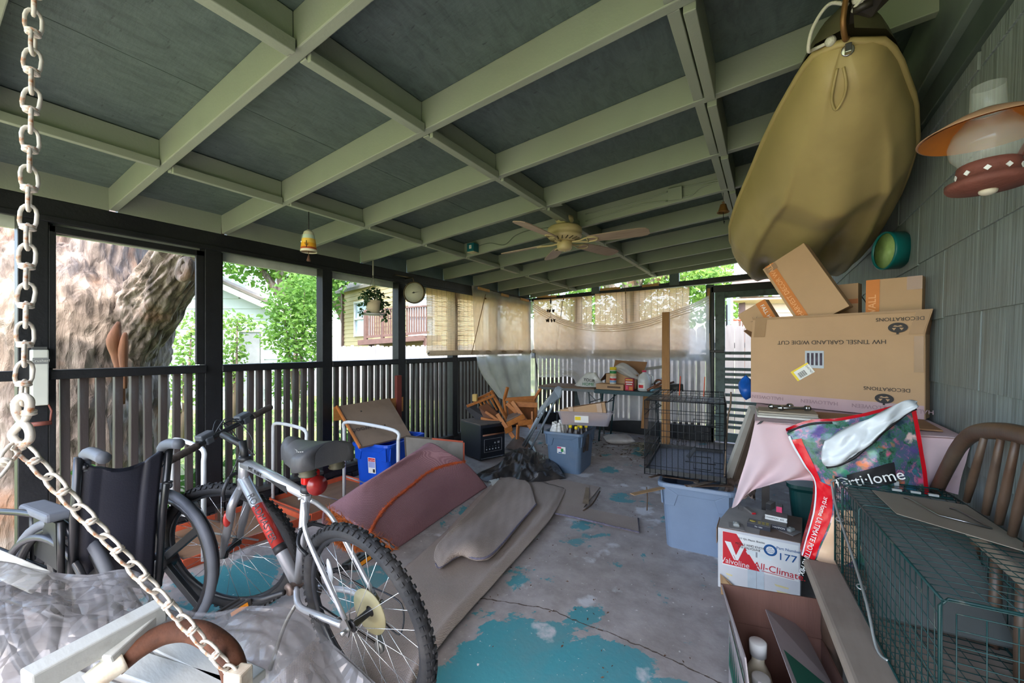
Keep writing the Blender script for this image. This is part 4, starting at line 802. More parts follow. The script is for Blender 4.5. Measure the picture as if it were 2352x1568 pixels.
words('ROADMASTER', lerp(bbp, hub_r, .68) + near * .081 + Vector((0, 0, -.004)), face_n(hub_r - bbp, near), .02, ink, bike)
b = MB(); b.prism([lerp(ht, cl, .46) + near * .0215, lerp(ht, cl, .8) + near * .0195 + Vector((0, 0, -.015)), lerp(ht, cl, .78) + near * .0195 + Vector((0, 0, .012))], near * .001); build('decal', b, ink, bike)

# ================================================================ plastic totes
def rrect(hx, hy, r, n=5):
    out = []
    for cx, cy, a0 in ((hx - r, hy - r, 0), (-hx + r, hy - r, PI / 2), (-hx + r, -hy + r, PI), (hx - r, -hy + r, 1.5 * PI)):
        for k in range(n + 1): a = a0 + PI / 2 * k / n; out.append((cx + r * math.cos(a), cy + r * math.sin(a)))
    return out
def rings(mb, levels, M, c, cap0=True, cap1=False, r=.05):
    """stack of rounded rectangles (z, half x, half y)"""
    o = []; n = 24
    for z, hx, hy in levels: o += [c + M @ Vector((x, y, z)) for x, y in rrect(hx, hy, r)]
    fs = [(i * n + k, i * n + (k + 1) % n, (i + 1) * n + (k + 1) % n, (i + 1) * n + k) for i in range(len(levels) - 1) for k in range(n)]
    if cap0: fs.append(tuple(range(n))[::-1])
    if cap1: fs.append(tuple(range((len(levels) - 1) * n, len(levels) * n)))
    mb.add(o, fs, False); return mb
def tote(name, label, c, rz, top, bot, h, m, cat='storage tote'):
    """open tote: tapered body, skirt with deep corners and shallow middle, rolled rim"""
    c = Vector(c); M = rotz(rz); t = thing(name, label, cat, c, rz); tx, ty = top[0] / 2, top[1] / 2; bx_, by_ = bot[0] / 2, bot[1] / 2
    b = MB(); f = lambda z: (z, bx_ + (tx - .02 - bx_) * z / h, by_ + (ty - .02 - by_) * z / h)
    rings(b, [f(0), f(.02), f(h * .5), f(h - .015)], M, c); q = f(.012); w = MB()
    o = [(h - .015, tx - .024, ty - .024), (h * .5, f(h * .5)[1] - .005, f(h * .5)[2] - .005), (.012, q[1] - .006, q[2] - .006)]
    rings(b, o, M, c, False, True, .045); build('body', b, m, t, bevel=0)
    b = MB(); rings(b, [(h - .028, tx - .012, ty - .012), (h - .028, tx, ty), (h - .018, tx + .002, ty + .002), (h, tx, ty), (h + .003, tx - .008, ty - .008), (h, tx - .02, ty - .02), (h - .03, tx - .026, ty - .026)], M, c, False, False, .055); build('rim', b, m, t)
    b = MB()
    for s in (1, -1):
        for along, hw, hd in (('x', tx, ty), ('y', ty, tx)):
            def P(u, z, o): x, y = u, s * (f(z)[2 if along == 'x' else 1] + o); q_ = Vector((x, y, z)) if along == 'x' else Vector((y, x, z)); return c + M @ q_
            e = hw - .045; m0 = hw * .45; m1 = hw * .55; zl, zh = h * .66, h * .84
            outl = [(-e, h - .02), (-e, zl), (-m1, zl), (-m0, zh), (m0, zh), (m1, zl), (e, zl), (e, h - .02)]
            for poly in ([0, 1, 2, 3], [0, 3, 4, 7], [4, 5, 6, 7]):
                fr = [P(outl[i][0], outl[i][1], .0035 + .006 * outl[i][1] / h) for i in poly]; bk2 = [P(outl[i][0], outl[i][1], -.004) for i in poly]
                if (fr[1] - fr[0]).cross(fr[2] - fr[0]).dot(fr[0] - c) < 0: fr.reverse(); bk2.reverse()
                k = len(fr); b.add(fr + bk2, [tuple(range(k)), tuple(range(k, 2 * k))[::-1]] + [(i, i + k, (i + 1) % k + k, (i + 1) % k) for i in range(k)])
    build('skirt', b, m, t, bevel=.003); return t, M, f
gtote = M_('tote_grey_blue', (122, 138, 160), .42, var=.05, bump=.08, bsc=120); btote = M_('tote_blue', (10, 78, 196), .38, var=.06, bump=.08, bsc=120); dtote = M_('tote_dark_grey', (92, 112, 134), .45, var=.07, bump=.08, bsc=120, dirt=(128, 126, 122), dsc=5, dlo=.55, dhi=.8, damt=.3)
# right tote under the dog crate
tR, MR, fR = tote('storage_tote', 'light blue grey tote with a dog crate standing on it', (-.40, 3.0, 0), .06, (.455, .62), (.36, .52), .42, gtote)
# middle tote with the bottles
tM, MMd, fM = tote('storage_tote', 'dark grey tote packed with white and yellow capped bottles', (-1.80, 3.99, 0), .10, (.43, .55), (.335, .45), .415, dtote)
tB, MB_, fB = tote('storage_tote', 'bright blue tote with a brown board leaning in it', (-3.03, 2.60, 0), .22, (.42, .60), (.33, .5), .43, btote)
def stick(t, M, f, c, z0, z1, x0, x1, m, name='label', face=-1, off=.0075):
    c = Vector(c); p = lambda x, z: c + M @ Vector((x, face * (f(z)[2] + off), z)); return [p(x0, z0), p(x1, z0), p(x1, z1), p(x0, z1)]
q = stick(tM, MMd, fM, (-1.80, 3.99, 0), .2, .27, -.06, .03, silver_p); patch(q, white_p, tM); quadpatch(q, .02, .7, .5, .95, pink_p, tM, 'label_print', .0015); quadpatch(q, .45, .25, .75, .75, green_p, tM, 'label_print', .0015); quadpatch(q, .15, .05, .6, .2, blue_p, tM, 'label_print', .0015); quadpatch(q, .8, .1, .97, .5, silver_p, tM, 'label_print', .0015)
q = stick(tB, MB_, fB, (-3.03, 2.60, 0), .17, .31, -.03, .05, silver_p); patch(q, white_p, tB); quadpatch(q, .06, .76, .94, .97, red_p, tB, 'label_print', .0015); quadwords('RoughTote', q, .5, .86, .017, white_p, tB, off=.003); quadpatch(q, .08, .36, .92, .74, M_('label_lilac', (156, 168, 214), .5), tB, 'label_print', .0015); quadpatch(q, .62, .06, .9, .28, ink, tB, 'label_print', .0015)
# ================================================================ upside-down folding table with white U-legs
ft = thing('folding_table', 'upside down folding table with rust orange rim and white tubular legs', 'table', (-3.1, 1.5, 0))
chip = wood('chipboard', (150, 118, 92), (118, 90, 70), .8, 'Y', 9); rim_o = M_('rust_orange', (190, 84, 52), .6, var=.2, bump=.2)
wtube = M_('white_tube', (206, 208, 208), .4, var=.06, dirt=(140, 100, 76), dsc=16, dlo=.66, dhi=.74)
for y0, y1 in ((.93, 1.66), (1.70, 2.40)):
    for (xa, xb) in ((-3.43, -2.84),):
        b = MB(); b.bx((xa, y0, .0), (xb, y1, .022)); build('panel', b, chip, ft)
        b = MB()
        for p, q in (((xa, y0), (xb, y0)), ((xb, y0), (xb, y1)), ((xb, y1), (xa, y1)), ((xa, y1), (xa, y0))): b.bar((p[0], p[1], .03), (q[0], q[1], .03), .014, .06)
        build('rim', b, rim_o, ft, bevel=.003)
b = MB(); b.bx((-3.43, 1.66, .02), (-2.84, 1.70, .05)); build('hinge', b, steel, ft); b = MB(); b.bx((-3.38, 1.3, .02), (-3.34, 1.34, .12)); build('latch_plate', b, steel, ft)
for y, h, x0, x1, ly in ((1.02, .69, -3.28, -2.80, -.02), (1.72, .67, -3.41, -2.93, -.02), (2.10, .66, -3.02, -2.36, .0)):
    xa, xb = (x0, x1); pts = [(xa, y, .03), (xa, y, h - .07), (xa + .05, y, h), (xb - .06, y + .01, h - .01), (xb, y, h - .08), (xb, y, .06 if xb < -2.83 else .03)]
    b = MB(); b.tube([pts[0]] + path(pts[1:5], 5) + [pts[5]], .0135, 8); b.tube([(xa, y + .3, .03), (xa, y, .2)], .006, 5); b.tube([(xb, y + .3, .03), (xb, y, .2)], .006, 5); build('leg', b, wtube, ft)
# ================================================================ board, plank, tray
bd = thing('board', 'brown hardboard panel with orange edge leaning from the blue tote to the railing', 'board', (-2.865, 2.154, 0.44))
q0, q1, q2, q3 = [Vector(p) for p in ((-2.912, 2.176, 0.44), (-2.905, 2.744, 0.44), (-3.4, 2.903, 0.746), (-3.4, 2.285, 0.734))]
nb_ = (q1 - q0).cross(q3 - q0).normalized(); hard = M_('hardboard', (146, 122, 100), .7, var=.08, sc_=4, dirt=(118, 98, 80), dsc=4)
b = MB(); b.prism([q0, q1, q2, q3], -nb_ * .018 if nb_.x > 0 else nb_ * .018); build('panel', b, hard, bd)
b = MB(); b.bar(q0, q3, .014, .024, nb_); build('edge_strip', b, M_('pine_orange', (198, 120, 58), .5, var=.15), bd)
nb_ = nb_ if nb_.x > 0 else -nb_; scr = M_('scrawl', (92, 74, 66), .7)
words('W wood', lerp(lerp(q0, q1, .28), lerp(q3, q2, .28), .36) + nb_ * .003, face_n((q0 - q1), nb_), .085, scr, bd, align='CENTER')
for s, t in ((.35, .78), (.62, .35)):
    b = MB(); b.disc(quadpt([q0, q1, q2, q3], s, t) + nb_ * .001, .007, .003, frame(nb_) @ Matrix.Rotation(PI / 2, 3, 'Y'), 8); build('bolt_hole', b, ink, bd)
pine = wood('pine_knotty', (206, 142, 72), (168, 104, 48), .55, 'Y', 10); pineZ = wood('pine_upright', (194, 142, 84), (158, 108, 60), .6, 'Z', 10); pineX = wood('pine_x', (206, 142, 72), (168, 104, 48), .55, 'X', 10)
b = MB(); b.hexa([(-3.405, 2.257, 0.6), (-3.405, 3.101, 0.581), (-3.425, 3.119, 0.577), (-3.425, 2.271, 0.596), (-3.405, 2.257, 0.733), (-3.405, 3.101, 0.739), (-3.425, 3.119, 0.736), (-3.425, 2.271, 0.73)])
b2 = tag(build('plank', b, pine, bevel=.003), 'knotty orange pine plank fixed across the railing behind the brown board', 'plank')
b = MB(); b.bx((-3.43, 3.0, .16), (-3.39, 3.07, .98)); tag(build('rod', b, M_('red_oxide', (120, 52, 44), .6), bevel=.006), 'red oxide painted stave standing by the railing post', 'stave')
ty = thing('tray', 'grey wooden tray panel with rust orange edging behind the rolled rug', 'tray', (-2.6, 3.0, 0))
t0, t1, t2, t3 = [Vector(p) for p in ((-2.68, 2.501, 0.085), (-2.359, 2.86, 0.14), (-2.385, 2.891, 0.405), (-2.738, 2.523, 0.484))]
t0.z = max(t0.z, .01); nT = (t1 - t0).cross(t3 - t0).normalized(); b = MB(); b.prism([t0, t1, t2, t3], nT * .012); build('panel', b, M_('grey_wood', (142, 134, 124), .8, var=.15, sc_=6, dirt=(104, 98, 90), dsc=5), ty)
b = MB(); b.bar(t1, t2, .03, .016, nT); b.bar(t2, lerp(t2, t3, .55), .03, .016, nT); build('edge_strip', b, rim_o, ty)
b = MB(); b.bar(t0, t3, .03, .012, nT); b.bar(lerp(t2, t3, .55), t3, .03, .012, nT); build('worn_edge', b, M_('dark_worn', (84, 74, 62), .8), ty)
# ================================================================ rugs
def weave(name, c, c2, sc_=1.0, axis=0):
    s = NT(name); a = s.wave(55 * sc_, s.mapv((1, 1, 1), (0, 0, axis)), .6, 'X', 1); w = s.wave(55 * sc_, s.mapv((1, 1, 1), (0, 0, axis)), .6, 'Y', 1); n = s.noise(3, 6); f = s.noise(200, 2)
    o = s.ramp(s.mix(.5, a, w), [(.25, c2), (.7, c)]); o = s.mix(s.ramp(n, [(.35, (0, 0, 0, 1)), (.75, (.45, .45, .45, 1))]), o, c2); o = s.mix(.25, o, s.ramp(f, [(.3, c2), (.7, c)]))
    s.col(o); s.set(Roughness=.95); s.b.inputs['Specular IOR Level'].default_value = .1; s.bump(s.mix(.5, a, f), .6, .004); return s.m
maroon = weave('rug_back_maroon', (190, 146, 148), (140, 98, 106), 1, .4); beige = weave('carpet_back_beige', (190, 175, 164), (140, 125, 116), 1, .5); shag_m = M_('shag_orange', (186, 100, 46), .95, var=.4, sc_=40, bump=.6, bsc=80)
def shag(mb, pts, n, L, rnd):
    for _ in range(n):
        p = Vector(rnd.choice(pts)) if not callable(pts) else Vector(pts(rnd)); d = Vector((rnd.gauss(0, .5), rnd.gauss(0, .5), rnd.gauss(-.1, .6))).normalized() * L * rnd.uniform(.6, 1.2); w = d.orthogonal().normalized() * .003
        mb.add([p - w, p + w, p + d], [(0, 1, 2)])
rug = thing('rug', 'maroon backed shag rug folded over in a tall roll beside the bicycle', 'rug', (-2.1, 2.1, 0))
rr = [[(-1.998, 1.744, 0.005), (-2.043, 2.056, 0.005), (-2.113, 2.49, 0.005), (-2.182, 2.987, 0.005)],
      [(-1.992, 1.687, 0.09), (-2.05, 2, 0.13), (-2.178, 2.433, 0.16), (-2.214, 2.879, 0.14)],
      [(-1.993, 1.559, 0.18), (-2.128, 1.858, 0.25), (-2.231, 2.292, 0.31), (-2.19, 2.684, 0.3)],
      [(-2.117, 1.5, 0.25), (-2.234, 1.783, 0.34), (-2.294, 2.216, 0.42), (-2.211, 2.497, 0.42)],
      [(-2.338, 1.508, 0.27), (-2.279, 1.731, 0.37), (-2.286, 2.12, 0.46), (-2.332, 2.412, 0.5)]]
rr = [[Vector(p) for p in r] for r in rr]; back = [[p + Vector((-.10, .03, -.10)) for p in rr[4]], [Vector((p.x - .12, p.y + .06, .02)) for p in rr[4]]]
R7 = rr + back
rp_ = lambda u, v: lattice(R7, u, v) + Vector((.5, -.5, .7)) * .006 * wob(u * 9, v * 7, 1, 2)
b = MB(); b.grid(rp_, 44, 48); build('pile_back', b, maroon, rug, solid=.012)
sm = [lerp(rr[0][3], rr[2][3], .95), Vector((-2.185, 2.648, 0.28)), Vector((-2.045, 2.101, 0.22)), Vector((-2.046, 1.878, 0.15)), Vector((-2.057, 1.725, 0.08))]
sm = [rp_(u, .335 + .01 * math.sin(u * 9)) + Vector((.006, -.004, .010)) for u in [1 - i / 14 for i in range(15)]]
b = MB(); b.tube(sm, .009, 6); rs = random.Random(4); shag(b, [lerp(sm[i], sm[i + 1], k / 6) for i in range(14) for k in range(6)], 1500, .022, rs); build('seam_tuft', b, M_('rug_orange', (198, 92, 48), .9, var=.25), rug, kind='stuff', label='frayed orange seam across the rug')
b = MB(); e0 = [rp_(0, v) for v in [i / 30 for i in range(31)]]
def fillp(r):
    v = r.random() * .68; p = rp_(0, v); return lerp(p, Vector((rr[4][0].x + .1, rr[4][0].y, .05)), r.random() * .8)
shag(b, fillp, 6000, .04, rs); build('pile', b, shag_m, rug, kind='stuff', label='orange shag showing inside the fold')
b = MB(); b.tube([e0[0] + Vector((0, -.01, .02)), lerp(e0[0], e0[8], .5) + Vector((-.02, -.02, .03)), e0[10] + Vector((-.03, -.01, -.02))], .02, 10, flat=.4); build('lining', b, M_('pale_lining', (176, 188, 206), .6), rug)
cp = thing('carpet', 'long dusty beige carpet strip face down along the floor past the rear wheel', 'carpet', (-1.5, 2.0, 0))
# base strip with the rolled right edge
lo = [[(-1.542, 0.68, 0.004), (-1.688, 1.106, 0.004), (-1.838, 1.949, 0.01), (-2.112, 2.84, 0.015), (-2.201, 3.281, 0.01)],
      [(-1.285, 0.842, 0.006), (-1.443, 1.222, 0.008), (-1.585, 1.909, 0.012), (-1.681, 2.722, 0.03), (-1.956, 3.368, 0.012)],
      [(-1.141, 0.986, 0.012), (-1.257, 1.265, 0.015), (-1.369, 1.883, 0.02), (-1.458, 2.574, 0.03), (-1.723, 3.346, 0.01)],
      [(-1.082, 0.994, 0.05), (-1.196, 1.241, 0.05), (-1.301, 1.916, 0.05), (-1.404, 2.657, 0.045), (-1.587, 3.323, 0.01)],
      [(-1.076, 1.025, 0.03), (-1.163, 1.265, 0.03), (-1.249, 1.938, 0.03), (-1.349, 2.661, 0.03), (-1.535, 3.303, 0.006)]]
b = MB(); b.grid(lambda u, v: lattice(lo, u, v) + Vector((0, 0, .004 * wob(u * 20, v * 12) + .004)), 60, 30); build('strip', b, beige, cp, solid=.008)
up_ = [[(-1.611, 1.708, 0.03), (-1.742, 1.878, 0.05), (-1.836, 2.362, 0.1), (-2.169, 3.196, 0.03)],
       [(-1.552, 1.681, 0.035), (-1.656, 1.951, 0.07), (-1.826, 2.569, 0.05), (-2.046, 3.275, 0.03)],
       [(-1.545, 1.783, 0.04), (-1.511, 1.944, 0.11), (-1.62, 2.443, 0.04), (-1.858, 3.201, 0.035)],
       [(-1.528, 1.84, 0.045), (-1.365, 1.886, 0.06), (-1.458, 2.39, 0.05), (-1.525, 2.741, 0.05)]]
b = MB(); b.grid(lambda u, v: lattice(up_, u, v) + Vector((0, 0, .022 * math.sin(u * 8 + 1.2 * v) * (1 - u) * math.sin(PI * v * .9) + .005 * wob(u * 14, v * 10) + .006)), 46, 34); build('flap', b, beige, cp, solid=.008)
thr = M_('binding_lilac', (112, 106, 122), .8, var=.3, sc_=60); b = MB()
e = [lattice(up_, i / 24, 1) + Vector((0, 0, .018)) for i in range(25)]; b.tube(e, .006, 5); b.tube([lattice(up_, 0, i / 24) + Vector((0, 0, .016)) for i in range(25)], .004, 5); build('bound_edge', b, thr, cp)
c2_ = thing('carpet', 'flat torn piece of beige carpet lying past the end of the long strip', 'carpet', (-1.3, 3.0, 0))
def ground_poly(px, z=.012, th=.008):
    p = [Vector(q) for q in px]; m = MB(); m.prism(p, (0, 0, -th)); return m
p = [(-1.536, 2.733, 0.03), (-0.753, 2.801, 0.014), (-0.82, 3.026, 0.014), (-1.242, 2.998, 0.014), (-1.298, 3.521, 0.014), (-1.641, 3.531, 0.014), (-1.892, 3.471, 0.016), (-2.187, 3.299, 0.016)]
build('sheet', ground_poly(p), beige, c2_)
b = MB(); b.tube([Vector(p[i]) for i in (0, 1, 2)], .006, 5); b.tube([lerp(p[0], p[1], .3) + Vector((0, 0, .002)), lerp(p[0], p[1], .7) + Vector((0, 0, .003))], .007, 5); build('bound_edge', b, thr, c2_)
b = MB(); b.hexa([Vector(k) for k in ((-1.282, 3.076, 0.015), (-1.23, 3.077, 0.015), (-1.372, 3.443, 0.015), (-1.404, 3.45, 0.015), (-1.267, 3.04, 0.03), (-1.215, 3.041, 0.03), (-1.366, 3.429, 0.02), (-1.398, 3.436, 0.02))]); tag(build('wood_shim', b, M_('weathered_wood', (140, 120, 98), .8, var=.25)), 'thin wedge of weathered wood lying on the torn carpet', 'wood scrap')
b = MB(); b.tube(path([(-1.213, 2.928, 0.02), (-1.204, 3.105, 0.022), (-1.248, 3.384, 0.025)], 4), .006, 5); tag(build('twig', b, M_('twig_brown', (84, 66, 52), .9)), 'dark twig lying on the torn carpet beside the wood wedge', 'twig')
# ================================================================ electric heater
he = thing('heater', 'black cabinet heater with dusty top and control panel', 'heater', (-2.88, 3.87, 0), .32)
hb_ = M_('heater_black', (28, 32, 40), .45, var=.1); hM = rotz(.32); hc = Vector((-2.86, 3.84, 0)); hw, hd, hh = .335, .40, .41
def hp_(x, y, z): return hc + hM @ Vector((x, y, z))
# front faces +x side edge; build as a rotated cabinet whose front is its local -y after a quarter turn
H0, H1, H2 = Vector((-2.72, 3.60, 0)), Vector((-2.60, 3.93, 0)), Vector((-3.13, 3.79, 0))
fx = (H1 - H0).normalized(); fy = Vector((-fx.y, fx.x, 0)); FW, FD = .345, .43
hq = lambda s, d, z: H0 + fx * s + fy * d + Vector((0, 0, z))
b = MB(); b.hexa([hq(0, 0, .02), hq(FW, 0, .02), hq(FW, FD, .02), hq(0, FD, .02), hq(0, 0, hh), hq(FW, 0, hh), hq(FW, FD, hh), hq(0, FD, hh)]); build('cabinet', b, hb_, he, bevel=.01, seg=3)
b = MB(); b.hexa([hq(-.004, -.004, hh - .002), hq(FW + .004, -.004, hh - .002), hq(FW + .004, FD, hh - .002), hq(-.004, FD, hh - .002), hq(-.004, -.004, hh + .012), hq(FW + .004, -.004, hh + .012), hq(FW + .004, FD, hh + .012), hq(-.004, FD, hh + .012)]); build('top', b, M_('dusty_top', (92, 84, 76), .85, var=.15, dirt=(46, 44, 44), dsc=6), he, bevel=.006)
Q = [hq(0, -.001, 0), hq(FW, -.001, 0), hq(FW, -.001, hh), hq(0, -.001, hh)]
b = MB(); b.hexa([hq(.03, -.002, .30), hq(FW - .02, -.002, .30), hq(FW - .02, .0, .30), hq(.03, .0, .30), hq(.03, -.002, .375), hq(FW - .02, -.002, .375), hq(FW - .02, .0, .375), hq(.03, 0, .375)]); build('vent', b, M_('vent_black', (10, 11, 13), .3), he)
b = MB(); b.tube([hq(.03, -.012, .295), hq(FW - .02, -.012, .295)], .010, 8); build('grille_bar', b, M_('copper_brown', (132, 88, 66), .5), he)
b = MB()
for a, c in (((.055, .1), (FW - .05, .1)), ((FW - .05, .1), (FW - .05, .245)), ((FW - .05, .245), (.055, .245)), ((.055, .245), (.055, .1))): b.bar(hq(a[0], -.002, a[1]), hq(c[0], -.002, c[1]), .003, .003)
build('control_panel', b, grey_p, he)
for i in range(5):
    b = MB(); b.disc(hq(.085 + .042 * i, -.003, .13), .0085, .004, frame(fy) @ Matrix.Rotation(PI / 2, 3, 'Y'), 10); build('button', b, silver_p, he)
    b = MB(); b.disc(hq(.085 + .042 * i, -.003, .158), .003, .003, frame(fy) @ Matrix.Rotation(PI / 2, 3, 'Y'), 8); build('indicator', b, silver_p, he)
b = MB(); b.bx((0, 0, 0), (1, 1, 1)); b = MB(); b.disc(hq(.2, -.003, .195), .009, .003, frame(fy) @ Matrix.Rotation(PI / 2, 3, 'Y'), 10); build('button', b, silver_p, he); patch([hq(.235, -.0015, .185), hq(.265, -.0015, .185), hq(.265, -.0015, .208), hq(.235, -.0015, .208)], grey_p, he, 'display')
b = MB(); b.bar(hq(.01, -.002, .035), hq(FW - .01, -.002, .035), .004, .003); build('trim_line', b, silver_p, he)
# ================================================================ black plastic sheet on the floor, jar
tp = MB(); tl = [[(-2.436, 3.099, 0.01), (-2.071, 3.124, 0.01), (-1.822, 3.341, 0.01), (-1.668, 3.59, 0.01)],
 [(-2.412, 3.172, 0.05), (-2.124, 3.318, 0.06), (-1.846, 3.342, 0.1), (-1.718, 3.616, 0.05)], [(-2.373, 3.377, 0.07), (-2.203, 3.525, 0.15), (-1.933, 3.456, 0.12), (-1.811, 3.69, 0.09)],
 [(-2.401, 3.663, 0.08), (-2.234, 3.707, 0.16), (-2.086, 3.778, 0.1), (-1.919, 3.786, 0.1)], [(-2.667, 3.93, 0.01), (-2.539, 4.163, 0.06), (-2.339, 4.236, 0.03), (-2.131, 4.139, 0.02)]]
def tarp(u, v):
    e = min(u, 1 - u, v, 1 - v) * 6; e = min(1, e); q = Vector((u * 4, v * 3.2, 0)); w = .05 - .10 * abs(mnoise.noise(q)) - .07 * abs(mnoise.noise(q * 2.3 + Vector((5, 2, 0)))) - .035 * abs(mnoise.noise(q * 5)); p = lattice(tl, u, v); p.z = max(.006, p.z + w * e); return p
tp.grid(tarp, 60, 40); tag(build('plastic_sheet', tp, M_('black_film', (44, 42, 42), .38, var=.3, sc_=7, dirt=(92, 84, 78), dsc=5, dlo=.5, dhi=.75, damt=.6), solid=.003), 'crumpled black plastic sheet heaped on the floor before the heater', 'plastic sheet')
jr = thing('jar', 'small clear glass jar lying on its side by the carpet', 'jar', (-2.174, 3.094, 0)); a, c = Vector((-2.161, 2.986, 0.033)), Vector((-2.125, 3.124, 0.033))
b = MB(); Mj = frame(c - a) @ Matrix.Rotation(PI / 2, 3, 'Y'); b.lathe([(.026, -.055), (.032, -.05), (.032, .03), (.024, .042), (.026, .05)], lerp(a, c, .5), 18, Mj, caps=False); build('body', b, glass('jar_glass', (200, 206, 204), .05, .5), jr)
b = MB(); b.lathe([(.028, .044), (.028, .058)], lerp(a, c, .5), 18, Mj); build('lid', b, steel, jr)
# ================================================================ bottles in the middle tote, clear bin with carton
cM = Vector((-1.80, 3.99, 0)); wbot = M_('white_bottle', (214, 212, 206), .4, var=.08, dirt=(150, 140, 128), dsc=12); dbot = M_('brown_bottle', (58, 50, 46), .35, var=.2, dirt=(112, 100, 88), dsc=6)
def oil_bottle(body, capm, h):
    t = thing('bottle', 'white plastic oil bottle standing in the dark grey tote', 'bottle', group='white bottles in the grey tote'); b = MB()
    b.lathe([(.03, 0), (.036, .006), (.036, h * .55), (.03, h * .66), (.016, h * .84), (.0135, h * .86), (.0135, h * .92)], (0, 0, 0), 14, Matrix.Diagonal((1.25, .72, 1))); build('body', b, body, t)
    b = MB(); b.lathe([(.017, h * .9), (.017, h), (.014, h + .002)], (0, 0, 0), 14); build('cap', b, capm, t); return t
w0 = oil_bottle(wbot, white_p, .25); first = True; i = 0
for r_ in range(2):
    for k in range(5):
        nw_ = 'white oil bottle, %s from the left in the %s row of the dark grey tote' % (('first', 'second', 'third', 'fourth', 'fifth')[k], ('front', 'rear')[r_]); p = cM + MMd @ Vector((-.155 + .065 * r_ + .004 * k, -.19 + .05 * k + .02 * r_, .245)); o = w0 if first else copy_tree(w0); first = False; o['label'] = nw_; o.location = p; o.rotation_euler = (R.uniform(-.08, .08), R.uniform(-.1, .1) + .15, .1 + R.uniform(-.1, .1))
y0 = oil_bottle(dbot, yel_p, .27); y0['label'] = 'brown bottle with a yellow cap standing in the dark grey tote'; y0['group'] = 'yellow capped bottles in the grey tote'; first = True
for (x, y), pl in zip(((.0, -.02), (.03, -.1), (.10, -.14), (.1, -.03), (.155, -.1), (.165, -.01), (.05, .06)), ('beside the white bottles', 'leaning nearest the front left', 'nearest the front rim', 'in the middle of its cluster', 'nearest the right rim', 'at the right behind the others', 'at the back under the clear bin')):
    o = y0 if first else copy_tree(y0); first = False; o['label'] = 'brown bottle with yellow cap in the tote, ' + pl; o.location = cM + MMd @ Vector((x, y - .03, .21)); o.rotation_euler = (R.uniform(-.1, .1), R.uniform(-.1, .1), R.uniform(-.3, .3))
cbin = thing('storage_bin', 'shallow clear plastic bin balanced on top of the bottles', 'storage bin', (-1.66, 3.95, .5)); cc_ = Vector((-1.64, 4.02, .47)); Mc = rotz(.32) @ Matrix.Rotation(-.10, 3, 'X')
b = MB(); clr = clear('bin_clear', (214, 206, 216), .42, .18, .35, 4); rings(b, [(.0, .235, .17), (.13, .275, .205)], Mc, cc_, True, False, .04); build('body', b, clr, cbin)
b = MB(); rings(b, [(.125, .275, .205), (.128, .292, .222), (.138, .294, .224), (.14, .28, .21)], Mc, cc_, False, False, .05); build('rim', b, clr, cbin)
q = [cc_ + Mc @ Vector((x, -.172 - .035 * z / .13 - .003, z)) for x, z in ((-.10, .03), (.04, .03), (.04, .10), (-.10, .10))]; patch(q, white_p, cbin); quadpatch(q, .04, .35, .45, .85, yel_p, cbin, 'label_print', .0018)
card = M_('cardboard', (184, 148, 112), .8, var=.06, sc_=4, bump=.1, bsc=120); cardd = M_('cardboard_inner', (150, 112, 80), .85, var=.1); tape = M_('packing_tape', (150, 110, 72), .3, var=.1)
ct = thing('carton', 'flat opened cardboard carton lying in the clear bin', 'carton', (-1.66, 3.95, .52)); b = MB(); c1 = cc_ + Vector((.0, .0, .03)); M1 = rotz(.30) @ Matrix.Rotation(-.16, 3, 'X') @ Matrix.Rotation(-.16, 3, 'Y')
cp_ = lambda x, y, z: c1 + M1 @ Vector((x, y, z))
b.hexa([cp_(-.23, -.15, 0), cp_(.23, -.15, 0), cp_(.23, .15, 0), cp_(-.23, .15, 0), cp_(-.23, -.16, .15), cp_(.23, -.16, .17), cp_(.23, .15, .17), cp_(-.23, .15, .15)]); build('body', b, card, ct, bevel=.002)
b = MB(); b.bar(cp_(-.2, -.02, .16), cp_(.25, -.02, .178), .26, .004, M1 @ Vector((0, 0, 1))); build('flap', b, cardd, ct)
for x in (-.12, .17):
    b = MB(); b.bar(cp_(x, -.163, .02), cp_(x, -.170, .165), .05, .002, M1 @ Vector((0, -1, 0))); build('tape', b, tape, ct)

# ================================================================ things hung from the ceiling
wm_bamboo = M_('wire_grey', (120, 122, 112), .5)
fan = thing('ceiling_fan', 'cream five bladed ceiling fan with whitewashed wooden blades', 'ceiling fan', (-1.42, 3.02, 2.2)); fc = Vector((-1.415, 3.02, 2.2)); cream = M_('fan_cream', (206, 186, 138), .4, var=.06, dirt=(160, 136, 92), dsc=6, dlo=.6, dhi=.8, damt=.4)
b = MB(); b.bx((-1.56, 2.64, 2.32), (-1.27, 2.68, 2.36)); b.bx((-1.46, 2.64, 2.315), (-1.36, 3.2, 2.36)); build('mount_board', b, sage, fan)
b = MB(); b.lathe([(.03, .155), (.07, .15), (.075, .12), (.05, .085), (.045, .075)], fc, 24); build('canopy', b, cream, fan)
b = MB(); b.lathe([(.035, .165), (.045, .165), (.045, .15), (.035, .15)], fc, 16); build('ceiling_box', b, M_('box_grey', (130, 138, 132), .5), fan)
b = MB(); b.lathe([(.04, .08), (.12, .072), (.14, .055), (.142, .02), (.135, .0), (.142, -.006), (.125, -.028), (.07, -.045), (.055, -.05)], fc, 32); mo = build('motor', b, cream, fan)
b = MB()
for k in range(18):
    a = 2 * PI * k / 18; b.bar(fc + Vector((.085 * math.cos(a), .085 * math.sin(a), -.042)), fc + Vector((.125 * math.cos(a + .12), .125 * math.sin(a + .12), -.030)), .008, .004)
build('vent_slot', b, M_('slot_dark', (86, 76, 52), .7), mo, kind='stuff')
